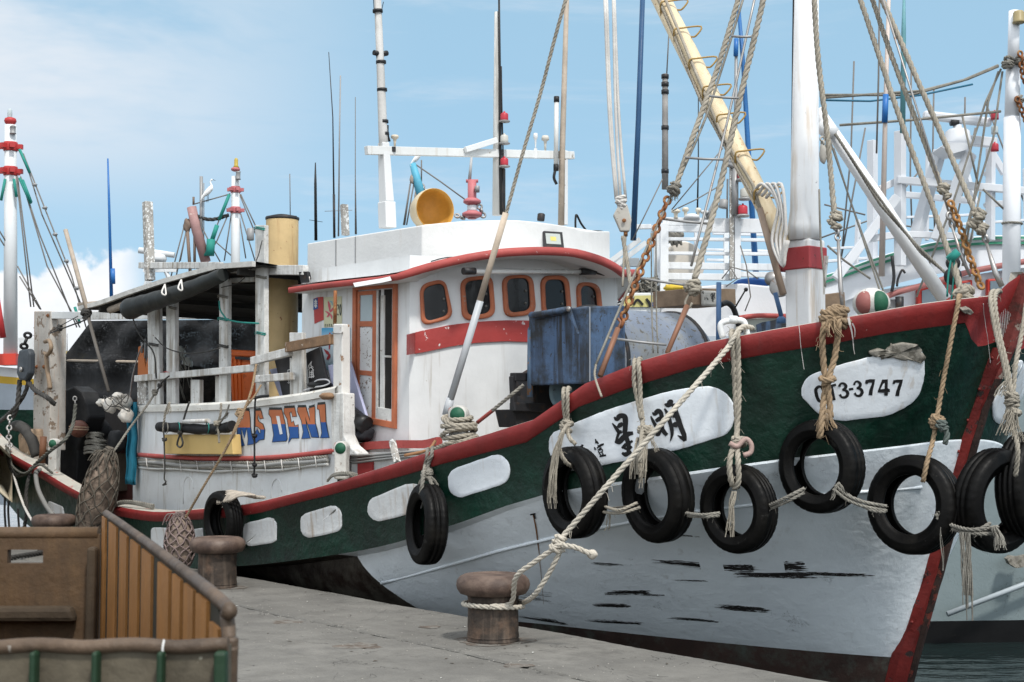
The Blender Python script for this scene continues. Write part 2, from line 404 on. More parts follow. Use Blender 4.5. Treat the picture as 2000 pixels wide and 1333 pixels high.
RUST = paint('rusty_iron', (0.26, 0.10, 0.04), 0.8, 0.2, var=0.35, vs=14, col2=(0.45, 0.28, 0.12), c2=(0.5, 0.7, 18), bump=0.8, bs=90)
ROPE = paint('natural_rope', (0.36, 0.325, 0.265), 0.9, var=0.16, vs=6, fine=0.25, bump=0.5, bs=200)
ROPEG = paint('grey_rope', (0.27, 0.255, 0.22), 0.9, var=0.2, vs=6, fine=0.35, bump=0.5, bs=200)
ROPET = paint('tan_rope', (0.33, 0.235, 0.145), 0.9, var=0.2, vs=6, fine=0.3, bump=0.5, bs=200)
ROPED = paint('dark_rope', (0.05, 0.048, 0.045), 0.9, var=0.2, vs=6, bump=0.4, bs=200)
ROPEW = paint('white_rope', (0.62, 0.60, 0.57), 0.85, var=0.1, vs=6, fine=0.1, bump=0.4, bs=200)
TEAL = plain('teal_rope', (0.02, 0.20, 0.17), 0.8)
BLUE = plain('blue_pole', (0.03, 0.12, 0.33), 0.5)
DKG = plain('dark_green_paint', (0.01, 0.13, 0.07), 0.5)
REDC = plain('lamp_red', (0.40, 0.03, 0.045), 0.35)
GLS = emit_glass('dark_glass')
GRYM = plain('grey_metal', (0.28, 0.28, 0.28), 0.5, 0.3)
YEL = paint('cream_yellow_paint', (0.58, 0.42, 0.21), 0.55, var=0.1, vs=2.5, chips=((0.3, 0.14, 0.06), 0.365, 14.0), streak=((0.34, 0.18, 0.08), 0.7, 0.46), bump=0.35)
# ================================================================== SETTING
def build_setting():
    # water: one sheet to the horizon
    m = bpy.data.materials.new('harbour_water'); m.use_nodes = True; nt = m.node_tree; N = nt.nodes; K = nt.links
    b = N['Principled BSDF']; b.inputs['Base Color'].default_value = (0.012, 0.022, 0.022, 1); b.inputs['Roughness'].default_value = 0.06
    g = N.new('ShaderNodeNewGeometry'); mp = N.new('ShaderNodeMapping'); mp.inputs['Scale'].default_value = (1.0, 2.6, 1); K.new(g.outputs['Position'], mp.inputs[0])
    hs = None
    for s, w in ((1.4, 0.06), (5.0, 0.012)):
        n = N.new('ShaderNodeTexNoise'); n.inputs['Scale'].default_value = s; n.inputs['Detail'].default_value = 3; K.new(mp.outputs[0], n.inputs['Vector'])
        bn = N.new('ShaderNodeBump'); bn.inputs['Strength'].default_value = 0.6; bn.inputs['Distance'].default_value = w; K.new(n.outputs['Fac'], bn.inputs['Height'])
        if hs: K.new(hs, bn.inputs['Normal'])
        hs = bn.outputs[0]
    K.new(hs, b.inputs['Normal'])
    w = MB(); w.add([(-3000, -40, -.85), (3000, -40, -.85), (3000, 5000, -.85), (-3000, 5000, -.85)], [(0, 1, 2, 3)]); w.build('water', m, kind='structure', recalc=False)
    # quay: a wide slab and a coping strip, their joint a real groove
    conc = paint('quay_concrete', (0.180, 0.173, 0.157), 0.85, var=0.16, vs=0.9, col2=(0.125, 0.12, 0.11), c2=(0.45, 0.68, 2.4), stain=((0.075, 0.07, 0.062), 0.55, 2.3), crack=((0.04, 0.037, 0.033), 0.0028, 1.1, 0.5),
                 chips=((0.30, 0.29, 0.27), 0.31, 60.0), fine=0.22, bump=1.2, bs=22)
    conc2 = paint('quay_side_concrete', (0.16, 0.155, 0.14), 0.9, var=0.2, vs=2, bump=0.6)
    e0 = Zp(1625, 1332, 0); e1 = Zp(350, 1105, 0); t = (e1 - e0).normalized(); n = Vector((-t.y, t.x, 0))  # n points inland (towards camera/left)
    if n.dot(Vector((0, 0, 0)) - e0) < 0: n = -n
    global QE, QT, QN; QE, QT, QN = e0, t, n
    rnd = random.Random(3)
    def strip(d0, d1, z, rag0, rag1, name, mi_=conc):
        mb = MB(); s = -14.0; G0 = []; G1 = []
        while s < 60:
            step = 0.06 if -3 < s < 16 else 1.0
            r0 = rnd.uniform(-1, 1) * rag0; r1 = rnd.uniform(-1, 1) * rag1
            wv = 0.012 * math.sin(s * 1.7) + 0.01 * math.sin(s * 4.1 + 1)
            p0 = e0 + t * s + n * (d0 + r0 + (wv if rag0 else 0)); p1 = e0 + t * s + n * (d1 + r1 + (wv if rag1 else 0))
            G0.append(p0); G1.append(p1); s += step
        up = Vector((0, 0, z)); bv = 0.012
        rows = [[p + Vector((0, 0, -2.6)) for p in G0], [p + up - Vector((0, 0, bv)) for p in G0], [p + n * bv + up for p in G0],
                [p - n * bv + up for p in G1], [p + up - Vector((0, 0, bv)) for p in G1], [p + Vector((0, 0, -2.6)) for p in G1]]
        mb.grid(rows, 0, False); return mb.build(name, mi_, kind='structure')
    strip(0, 1.080, 0, 0.006, 0.010, 'quay_coping')
    strip(1.130, 30.0, 0.002, 0.014, 0, 'quay')
    f = MB(); f.box8([e0 - t*14 + n*1.05 + Vector((0,0,-.5)), e0 - t*14 + n*1.16 + Vector((0,0,-.5)), e0 + t*60 + n*1.16 + Vector((0,0,-.5)), e0 + t*60 + n*1.05 + Vector((0,0,-.5)),
                      e0 - t*14 + n*1.05 + Vector((0,0,-.022)), e0 - t*14 + n*1.16 + Vector((0,0,-.022)), e0 + t*60 + n*1.16 + Vector((0,0,-.022)), e0 + t*60 + n*1.05 + Vector((0,0,-.022))])
    f.build('quay_joint_fill', plain('joint_dirt', (0.018, 0.016, 0.013), 0.95), kind='structure')
    # grit and small stones on the quay
    gr = MB()
    for _ in range(900):
        s = rnd.uniform(-1.5, 11); d = rnd.uniform(0.05, 2.6) if rnd.random() > .4 else rnd.gauss(1.1, 0.10)
        p = e0 + t*s + n*d + Vector((0, 0, 0.003)); r = rnd.uniform(0.002, 0.0055)
        gr.add([p + Vector((r,0,0)), p + Vector((0,r,0)), p - Vector((r,0,0)), p - Vector((0,r*.8,0)), p + Vector((0,0,r*.9))], [(0,1,4),(1,2,4),(2,3,4),(3,0,4)])
    gr.build('grit', plain('grit_stone', (0.32, 0.30, 0.27), 0.9), kind='stuff', label='small grit and chips lying along the quay joint', cat='grit')
build_setting()

# ================================================================== BOLLARDS
def build_bollards():
    iron = paint('bollard_iron', (0.078, 0.047, 0.034), 0.62, var=0.25, vs=5, col2=(0.135, 0.095, 0.072), c2=(0.45, 0.7, 5.0), chips=((0.24, 0.2, 0.17), 0.30, 30.0), bump=0.5, bs=60, spec=0.5)
    post = paint('bollard_post_iron', (0.048, 0.036, 0.028), 0.75, var=0.3, vs=5, col2=(0.12, 0.075, 0.05), c2=(0.5, 0.7, 6.0), streak=((0.16, 0.12, 0.09), 0.6, 0.5), bump=0.8, bs=30)
    capp = [(0.0, 0.325), (0.165, 0.323), (0.19, 0.33), (0.222, 0.40), (0.0, 0.0)]
    prof = [(0.175, 0.335), (0.205, 0.325), (0.235, 0.335), (0.255, 0.365), (0.262, 0.395), (0.255, 0.427), (0.235, 0.452), (0.205, 0.466), (0.17, 0.470), (0.145, 0.467), (0.14, 0.464), (0.0, 0.464)]
    wrap = [(0.186, 0.0), (0.188, 0.012), (0.181, 0.02), (0.183, 0.05), (0.179, 0.07), (0.181, 0.10), (0.178, 0.2), (0.178, 0.28), (0.184, 0.34)]
    spots = [(963, 1252, 'rust brown iron bollard with the boat rope looped round its neck'), (424, 1147, 'rust brown iron bollard in front of the black tyre, nothing tied on it'),
             (104, 1100, 'rust brown bollard whose cap shows above the wooden bin')]
    c = Vector((0,0,0)); b0 = None
    for i, (px, py, lab) in enumerate(spots):
        if i == 2: D = 17.0; p = W(px, 1100, D); p.z = 0.0
        else: p = Zp(px, py, 0)
        if b0 is None:
            r = thing('mooring_bollard', lab, 'bollard', 'bollards along the quay edge')
            m = MB(); m.lathe((0,0,0), (0,0,1), prof, 40); m.build('cap', iron, r)
            m = MB(); m.lathe((0,0,0), (0,0,1), wrap, 40)
            m.lathe((0,0,0), (0,0,1), [(0.181,0.03),(0.186,0.034),(0.181,0.04)], 40, caps=False); m.build('post', post, r)
            ROOTS.remove(r); b0 = r; r.location = p
        else:
            r = b0.copy(); COL.objects.link(r); r.location = p; r['label'] = lab; r.rotation_euler = (0, 0, 1.3 * i)
            for ch in b0.children:
                d = ch.copy(); COL.objects.link(d); d.parent = r
        global BOL; 
        if i == 0: BOL = p
build_bollards()
def build_stains():
    rnd = random.Random(14); m = paint('rust_stain', (.105, .083, .066), .9, var=.3, vs=6, col2=(.15, .14, .125), c2=(.45, .55, 9), bump=.5)
    mb = MB()
    for (px, py, r) in ((963, 1252, .27), (424, 1147, .27), (700, 1262, .16), (560, 1215, .12), (1010, 1300, .10), (840, 1225, .08)):
        c = Zp(px, py, .003); k = 30; ph = rnd.uniform(0, 6)
        mb.add([c + Vector((math.cos(6.283*i/k), math.sin(6.283*i/k)*.85, 0))*r*(1 + .16*math.sin(3*6.283*i/k + ph) + rnd.uniform(-.09, .09)) for i in range(k)], [tuple(range(k))])
    pieces(mb, 'quay_stain', m, kind='structure')
    mb = MB()
    for _ in range(60):
        p = QE + QT*rnd.uniform(-1.2, 8) + QN*rnd.uniform(.1, 2.4) + Vector((0, 0, .005)); a = rnd.uniform(0, 3.14); l = rnd.uniform(.008, .03); w = rnd.uniform(.003, .008); u = Vector((math.cos(a), math.sin(a), 0)); v = Vector((-u.y, u.x, 0))
        mb.add([p - u*l, p - v*w + Vector((0,0,.003)), p + u*l, p + v*w + Vector((0,0,.004))], [(0, 1, 2, 3)], rnd.choice((0, 0, 1)))
    mb.build('litter', [plain('litter_dark', (.06, .045, .03), .9), plain('litter_pale', (.5, .5, .47), .9)], kind='stuff', label='small dry leaves and scraps scattered on the quay', cat='litter')
build_stains()

# ================================================================== MAIN BOAT: HULL
def hG(a):
    u = max(0.0, 1 - min(a, 4.2) / 4.2); h = 2.1 * (1 - u ** 2.6) ** 0.46
    return h
def hK(a): # a measured from its own stem point
    u = max(0.0, 1 - min(a, 4.0) / 4.0); return 2.05 * (1 - u ** 3.0) ** 0.4545
def hW(a):
    u = max(0.0, 1 - min(a, 6.3) / 6.3); h = 1.78 * (1 - u ** 1.35) ** 0.8
    return h * (1 if a < 5 else max(0.15, 1 - (a - 5) * 0.14))
def plan_a(px, hf, a0):
    lo, hi = 0.0, 15.0
    for _ in range(50):
        m = (lo + hi) / 2; p = BP(a0 + m, hf(m), 0)
        if 1000 + FPX * p.x / p.y > px: lo = m
        else: hi = m
    return (lo + hi) / 2
def zpts(lst, hf, a0):
    out = []
    for px, py in lst:
        a = plan_a(px, hf, a0); p = BP(a0 + a, hf(a), 0); out.append((a, W(px, py, p.y).z))
    out.sort(); return out
AK, AW, AB = 0.47, 1.02, 1.5
ZG = zpts([(2002, 531), (1978, 547), (1958, 566), (1935, 577), (1880, 583), (1800, 593), (1700, 611), (1600, 628), (1500, 645), (1400, 663), (1330, 681), (1260, 702), (1200, 722), (1150, 745),
           (1118, 768), (1095, 790), (1075, 806), (1040, 820), (950, 848), (850, 878), (750, 912), (640, 946), (560, 967), (480, 985), (400, 993), (300, 998), (215, 984), (150, 955), (90, 920), (30, 887), (0, 868), (-80, 800)], hG, 0)
ZK = zpts([(1885, 858), (1850, 860), (1750, 872), (1600, 889), (1500, 900), (1380, 917), (1250, 936), (1150, 950), (1050, 968), (950, 1003), (850, 1038), (730, 1071), (600, 1092), (470, 1106), (300, 1108), (200, 1090), (100, 1050), (60, 1026), (0, 960), (-80, 880)], hK, AK)
def zG(a): return interp(ZG, a)
def zK(a): return interp(ZK, a)
def aG(px): return plan_a(px, hG, 0)
def Gp(px, out=0.0, dz=0.0):
    a = aG(px); p = BP(a, hG(a) + out, zG(a) + dz); return p
def GD(px): return Gp(px).y
LEND = 15.0
BOAT = thing('fishing_boat', 'green and white wooden fishing boat with red gunwale, moored at the quay', 'fishing boat')
def build_hull():
    green = paint('hull_green', (0.002, 0.0185, 0.011), 0.42, var=0.3, vs=1.3, col2=(0.003, 0.030, 0.018), c2=(0.45, 0.7, 3.0), chips=((0.05, 0.16, 0.12), 0.29, 11.0), bump=2.0, bs=12, scuff=((0.10, 0.16, 0.13), -0.2, 2.6, 0.70))
    white = paint('hull_white', (0.80, 0.86, 0.91), 0.42, var=0.06, vs=0.8, scuff=((0.03, 0.03, 0.028), -0.45, 0.62, 0.665), crack=((0.10, 0.09, 0.08), 0.006, 15.0, 0.38),
                  chips=((0.12, 0.09, 0.07), 0.245, 16.0), stain=((0.66, 0.71, 0.76), 0.3, 1.2), streak=((0.42, 0.42, 0.40), 0.35, 0.40), bump=1.5, bs=9, split=(5.3, 1.0, (0.020, 0.013, 0.010)))
    brown = paint('hull_antifouling', (0.032, 0.017, 0.013), 0.7, var=0.3, vs=2, col2=(0.05, 0.06, 0.05), c2=(0.5, 0.7, 3.0), bump=0.5)
    inner = paint('bulwark_inside', (0.42, 0.42, 0.40), 0.7, var=0.15, streak=((0.25, 0.16, 0.1), 0.7, 0.5), bump=0.5)
    cap = paint('gunwale_top', (0.42, 0.40, 0.355), 0.75, var=0.15, vs=4, chips=((0.40, 0.12, 0.10), 0.40, 9.0), streak=None, stain=((0.3, 0.24, 0.18), 0.6, 4), bump=0.6)
    ts = [0, .0006, .0015, .003, .005, .008, .012, .018, .025, .034, .045, .07, .1, .13, .165, .2, .235, .27, .3] + [.3 + .7 * i / 60 for i in range(1, 61)]
    rows = []     # per station: outer profile list of points (port side l>0)
    for t in ts:
        aT = t * LEND
        def lv(a0, f): a = (LEND - a0) * t; return a0 + a, f(a)
        aw, w = lv(AW, hW); ak, k = lv(AK, hK)
        kk = ak - AK; zk = zK(kk); stp = 0.0 if kk < 2.0 else (0.12 * min(1, (kk-2)/2) + 0.45 * min(1, max(0, kk - 4.5) / 4))
        zk1 = zk - 0.012 - 0.02 * min(1, kk / 3)
        g = hG(aT); zg = zG(aT)
        rh = 0.118 + 0.065 * min(1, max(0, (5.5 - aT) / 2.5)) ; rh = rh + 0.30 * max(0, 1 - aT / 0.075)
        def mixp(p, q, f, bulge=0): return (p[0]*(1-f) + q[0]*f, max(0, p[1]*(1-f) + q[1]*f + bulge * math.sin(math.pi * f)), p[2]*(1-f) + q[2]*f)
        keel = (AB + (LEND - AB) * t, 0.03, -1.9); bil = (AB*.8 + (LEND-AB*.8)*t, w*.75, -1.2)
        wl = (aw, w, -0.28 + .02*min(4, aw)); kn1 = (ak, max(0, k - stp), zk1); kn = (ak, k, zk)
        wob = 0.018 * math.sin(aT * 2.3) + 0.012 * math.sin(aT * 5.1 + 1) if aT > .3 else 0
        go = (aT, g, zg); f_r = 1 - rh / max(0.3, zg - zk)
        rl = mixp(kn, go, f_r + wob * .35)
        low = [mixp(wl, kn1, f, 0.05 * min(1, aT)) for f in (0.2, 0.4, 0.6, 0.8)]
        mid = [mixp(kn, rl, f, -0.02 * min(1, aT/2)) for f in (0.25, 0.5, 0.75)]
        pr = 0.028 if aT > 0.05 else 0.01; gi = max(0.0, g - 0.17)
        red = [(rl[0], rl[1] + pr * .6, rl[2] + .006), (rl[0]*.5 + aT*.5, (rl[1] + g)/2 + pr, (rl[2] + zg)/2), (aT, g + pr, zg - 0.035), (aT, g + pr*.5, zg - 0.008)]
        top = [(aT, g - .015, zg), (aT + (.10 if aT < .3 else 0), gi, zg + .004)]
        dl = min(0.62, zg - zk - .05); hz = mixp(kn, go, max(0, (zg - dl - zk) / max(.3, zg - zk)))
        ins = [(aT + (.10 if aT < .3 else 0), max(0, gi - .01), zg - .03), (max(hz[0], aT) + (.12 if aT < .3 else 0), max(0, min(gi - .03, hz[1] - .16)), zg - dl)]
        rows.append([keel, bil, wl] + low + [kn1] + [kn] + mid + [rl] + red + top + ins)
    def sheet(i0, i1, name, mat, dbl=False, ext=None):
        mb = MB()
        for s in (1, -1):
            G = [[BP(p[0], s * p[1], p[2]) for p in r[i0:i1 + 1]] for r in rows]
            mb.grid(G if s > 0 else [list(reversed(g)) for g in G])
        o = mb.build(name, mat, BOAT, recalc=False); return mb
    names = dict(k=0)
    n = len(rows[0])    # 0 keel 1 bil 2 wl 3-6 low 7 kn1 8 kn 9-11 mid 12 rl 13-16 red 17-18 top 19-20 ins
    bot = sheet(0, 2, 'bottom_planking', brown)
    # white topsides; aft of the diagonal line they are brown antifouling
    up = MB(); dn = MB()
    for s in (1, -1):
        for i in range(len(rows) - 1):
            for j in range(2, 7):
                q = [rows[i][j], rows[i][j+1], rows[i+1][j+1], rows[i+1][j]]
                ca = sum(p[0] for p in q)/4; cz = sum(p[2] for p in q)/4
                tgt = up
                tgt.add([BP(p[0], s*p[1], p[2]) for p in (q if s > 0 else q[::-1])], [(0,1,2,3)], 0, True)
    for mb, nm, mt in ((up, 'topsides', white),): 
        o = mb.build(nm, mt, BOAT, recalc=False); bm = bmesh.new(); bm.from_mesh(o.data); bmesh.ops.remove_doubles(bm, verts=bm.verts, dist=1e-5); bm.to_mesh(o.data); bm.free()
    kn = sheet(7, 8, 'knuckle_ledge', white)
    gr = sheet(8, 12, 'green_bulwark', green)
    rd = sheet(12, 16, 'gunwale', RED)
    sheet(16, 18, 'gunwale_cap', cap)
    sheet(18, 20, 'bulwark_lining', inner)
    # deck
    mb = MB(); mb.grid([[BP(r[20][0], l * r[20][1], r[20][2]) for l in (1, .5, 0, -.5, -1)] for r in rows]); mb.build('deck', paint('deck_boards', (0.22, 0.19, 0.16), 0.85, var=0.2, vs=3, bump=0.5), BOAT, recalc=False)
    # transom
    mb = MB(); last = rows[-1]; mb.add([BP(p[0], p[1], p[2]) for p in last[:18]] + [BP(p[0], -p[1], p[2]) for p in reversed(last[:18])], [tuple(range(36))]); mb.build('transom', green, BOAT)
    # rub strake on the topsides
    mb = MB(); pts = []
    for px, py in ((745, 1140), (900, 1098), (1000, 1070), (1180, 1030), (1340, 1002), (1480, 985), (1600, 968), (1700, 960), (1800, 952)):
        pts.append((px, py))
    allb = MB()
    for q in (up, dn, kn, gr, rd): allb.v, o = allb.v + q.v, len(allb.v); allb.f += [tuple(o + k for k in f) for f in q.f]
    global HULL
    HULL = BVHTree.FromPolygons([Vector(v) for v in allb.v], allb.f)
    P = smooth([hit(px, py, 0.0)[0] for px, py in pts], 6); mb.tube(P, 0.015, 8); mb.build('rub_strake', white, BOAT)
    # stem post: red facing plate and dark iron edge, port and starboard
    sp = [(0.0, zG(0) - .02), (0.17, 2.08), (.39, 1.63), (.55, 1.17), (.756, .51), (1.0, -.21), (AB, -1.9)]
    sp = [(interp([(0, 0)] + [(0.0001, 0)], 0) + a, z) for a, z in sp]
    pts = []
    for i in range(len(sp) - 1):
        for k in range(6): f = k / 6; pts.append((sp[i][0]*(1-f) + sp[i+1][0]*f, sp[i][1]*(1-f) + sp[i+1][1]*f))
    pts.append(sp[-1]); rnd = random.Random(5)
    red_ = paint('stem_red', (0.17, 0.016, 0.013), 0.6, var=0.25, vs=4, chips=((0.03, 0.02, 0.018), 0.40, 7.0), bump=0.8, bs=30)
    iron = paint('stem_rust', (0.035, 0.018, 0.014), 0.8, var=0.3, vs=6, chips=((0.14, 0.03, 0.02), 0.42, 9.0), bump=0.8, bs=40)
    for nm, mt in (('stem_plate', red_), ('stem_iron', iron)):
        G = []
        for a, z in pts:
            j = rnd.uniform(-.005, .005)
            if nm == 'stem_plate':
                if z > 2.12: continue
                G.append([BP(a + .10, .085 + j, z), BP(a + .02, .092 + j, z), BP(a - .05, .062 + j, z), BP(a - .055, .03, z), BP(a - .02, .02, z)])
            else:
                G.append([BP(a + .02, .045, z), BP(a - .06, .034 + j, z), BP(a - .085, .012 + j, z), BP(a - .085, -.02 + j, z), BP(a - .05, -.06, z), BP(a + .12, -.095, z)])
        if nm == 'stem_iron':
            k = sum(1 for a, z in pts if z > 1.93)
            mb = MB(); mb.grid(G[:k + 1], 0, False); mb.build('stem_head', paint('stem_head_worn', (.20, .045, .038), .75, var=.25, vs=6, chips=((.30, .24, .2), .43, 9), col2=(.07, .035, .028), c2=(.5, .6, 7), bump=.9, bs=30), BOAT)
            G = G[k:]
        mb = MB(); mb.grid(G, 0, False); mb.build(nm, mt, BOAT)
    mb = MB()
    for i in range(4, len(pts) - 8, 3): 
        a, z = pts[i]; mb.blob(BP(a + .0, .094, z), (.013, .013, .013), n=6, m=4, amp=0)
    pieces(mb, 'rivet', red_, BOAT)
def hit(px, py, off=0.004, tree=None):
    d = ray(px, py).normalized(); loc, nor, idx, dist = (tree or HULL).ray_cast(CAM, d)
    if loc is None:
        return CAM + d * 11, -d
    if nor.dot(d) > 0: nor = -nor
    return loc + nor * off, nor
build_hull()

# patches painted / raised on the hull, from outlines in the picture cast onto the hull
def patch(name, outline, mat, thick=0.012, label=None, parent=None, tree=None, rings=(1.0, 0.993, 0.978, 0.8, 0.55, 0.28), sm=True):
    pts = outline; cx = sum(p[0] for p in pts)/len(pts); cy = sum(p[1] for p in pts)/len(pts); G = []
    offs = [0.0, thick*.75, thick] + [thick] * (len(rings) - 3)
    for r, o in zip(rings, offs):
        G.append([hit(cx + (x-cx)*r, cy + (y-cy)*r, o + 0.001, tree)[0] for x, y in pts])
    mb = MB(); n = len(pts); vs = [p for row in G for p in row]; c = hit(cx, cy, thick + .001, tree)[0]
    fs = [(i*n+k, i*n+(k+1)%n, (i+1)*n+(k+1)%n, (i+1)*n+k) for i in range(len(G)-1) for k in range(n)]
    fs += [((len(G)-1)*n+k, (len(G)-1)*n+(k+1)%n, len(G)*n) for k in range(n)]
    mb.add(vs + [c], fs, 0, sm); return mb.build(name, mat, parent or BOAT, label)
def roundpoly(pts, rad, n=5, jit=0.0, seed=1):
    rnd = random.Random(seed); out = []; m = len(pts)
    for i in range(m):
        p0, p1, p2 = Vector(pts[i-1]), Vector(pts[i]), Vector(pts[(i+1) % m]); r = rad[i] if isinstance(rad, (list, tuple)) else rad
        d0 = (p0 - p1); d2 = (p2 - p1); r = min(r, d0.length*.49, d2.length*.49); a = p1 + d0.normalized()*r; b = p1 + d2.normalized()*r
        for k in range(n + 1):
            t = k / n; q = a*(1-t)**2 + p1*2*t*(1-t) + b*t*t; out.append((q.x + rnd.uniform(-jit, jit), q.y + rnd.uniform(-jit, jit)))
    # densify long edges
    o2 = []
    for i in range(len(out)):
        p, q = Vector(out[i]), Vector(out[(i+1) % len(out)]); k = max(1, int((q-p).length / 14))
        for j in range(k): r = p.lerp(q, j/k); o2.append((r.x + (rnd.uniform(-jit, jit) if j else 0), r.y + (rnd.uniform(-jit, jit) if j else 0)))
    return o2
def build_patches():
    pw = paint('patch_white', (0.74, 0.78, 0.82), 0.5, var=0.05, vs=3, crack=((0.3, 0.3, 0.3), 0.005, 22.0, 0.45), streak=((0.45, 0.38, 0.3), 0.5, 0.44), bump=0.45, bs=20)
    pf = paint('patch_white_aft', (0.66, 0.67, 0.67), 0.6, var=0.07, vs=3, streak=((0.35, 0.26, 0.18), 0.7, 0.5), chips=((0.25, 0.25, 0.22), 0.31, 20.0), bump=0.7, bs=20)
    P = [
        ([(1575, 735), (1640, 712), (1700, 697), (1806, 676), (1806, 742), (1790, 783), (1740, 812), (1640, 824), (1600, 812), (1560, 770)], [25, 20, 5, 40, 20, 30, 40, 20, 20, 25], pw, 'registration_panel'),
        ([(1073, 848), (1180, 803), (1310, 763), (1400, 752), (1440, 790), (1428, 848), (1330, 878), (1200, 905), (1090, 925), (1071, 880)], [20, 10, 30, 30, 30, 25, 20, 20, 20, 20], pw, 'name_panel'),
        ([(875, 920), (975, 885), (998, 905), (994, 943), (897, 974), (876, 960)], [22, 22, 18, 22, 24, 16], pw, 'painted_panel'),
        ([(720, 976), (800, 943), (830, 950), (826, 998), (735, 1020), (718, 1006)], [16, 14, 12, 18, 14, 12], pf, 'painted_panel'),
        ([(588, 1006), (655, 986), (668, 1000), (668, 1038), (600, 1052), (588, 1040)], [12, 14, 10, 14, 10, 10], pf, 'painted_panel'),
        ([(476, 1023), (530, 1010), (541, 1020), (541, 1060), (486, 1068), (476, 1058)], [10, 12, 9, 10, 8, 8], pf, 'painted_panel'),
        ([(377, 1034), (396, 1031), (400, 1080), (377, 1080)], [5, 3, 3, 5], pf, 'painted_panel'),
        ([(296, 1031), (334, 1031), (334, 1072), (296, 1075)], [6, 4, 4, 4], pf, 'painted_panel'),
        ([(95, 978), (124, 990), (128, 1011), (95, 1012)], [6, 5, 3, 3], pf, 'painted_panel'),
    ]
    for i, (pts, rad, mt, nm) in enumerate(P): patch(nm, roundpoly(pts, rad, 5, 0.6, i), mt, 0.008)
    # bare filler where the paint broke away above the number
    raw = paint('bare_filler', (0.27, 0.25, 0.215), 0.95, var=0.25, vs=9, col2=(0.12, 0.11, 0.09), c2=(0.52, 0.6, 14.0), bump=1.0, bs=30)
    patch('bare_filler', roundpoly([(1696, 688), (1714, 680), (1733, 683), (1740, 671), (1765, 668), (1790, 672), (1799, 685), (1806, 700), (1798, 708), (1770, 702), (1745, 698), (1720, 700), (1706, 694)], 3, 2, 2.2, 8), raw, 0.022)
    patch('bare_filler', roundpoly([(1872, 601), (1884, 598), (1895, 603), (1890, 612), (1876, 608)], 2, 2, 1.2, 4), raw, 0.04)
    # starboard bow panel
    patch('registration_panel', roundpoly([(1972, 738), (1992, 700), (2003, 712), (1998, 770), (1975, 812), (1957, 832), (1938, 822), (1936, 790), (1950, 762)], 12, 4, 0.4, 2), pw, 0.01)
    # cream bare ply at the stern quarter
    patch('bare_ply', [(-40, 830), (24, 893), (24, 982), (-40, 930)], paint('bare_ply_paint', (0.50, 0.44, 0.33), 0.8, var=0.15, vs=5, chips=((0.28, 0.23, 0.16), 0.42, 20.0), bump=0.4), 0.01, rings=(1, .99, .9, .6, .3))
build_patches()

# ---------------------------------------------------------------- lettering: brush strokes traced as polygons and laid on the surface
def glyph(name, polys, mat, surf, parent, off=0.017, label=None, thick=0.0015):
    """polys: list of outlines in picture pixels; surf(px,py,off)->point"""
    mb = MB()
    from mathutils.geometry import tessellate_polygon
    for poly in polys:
        P = [Vector((x, y, 0)) for x, y in poly]; n = len(P)
        tri = tessellate_polygon([P])
        top = [surf(p.x, p.y, off) for p in P]
        mb.add(top, [tuple(t) for t in tri], 0, False)
    return mb.build(name, mat, parent, label, recalc=False)
def stroke(pts, ws):
    """a tapering brush stroke -> outline polygon"""
    P = [Vector(p) for p in pts]; 
    if not isinstance(ws, (list, tuple)): ws = [ws] * len(P)
    Q = smooth([Vector((p[0], p[1], 0)) for p in P], 4) if len(P) > 2 else [Vector((p[0], p[1], 0)) for p in P]
    m = len(Q); wv = []
    for i in range(m):
        t = i / (m-1) * (len(ws) - 1); k = min(int(t), len(ws) - 2); wv.append(ws[k]*(1-(t-k)) + ws[k+1]*(t-k))
    Lf, Rt = [], []
    for i in range(m):
        t = (Q[min(i+1, m-1)] - Q[max(i-1, 0)]).normalized(); nn = Vector((-t.y, t.x, 0)); Lf.append(Q[i] + nn*wv[i]/2); Rt.append(Q[i] - nn*wv[i]/2)
    return [(p.x, p.y) for p in Lf] + [(p.x, p.y) for p in reversed(Rt)]
INK = plain('lettering_black', (0.010, 0.010, 0.011), 0.55, bump=0)
def hs(px, py, off): return hit(px, py, off)[0]
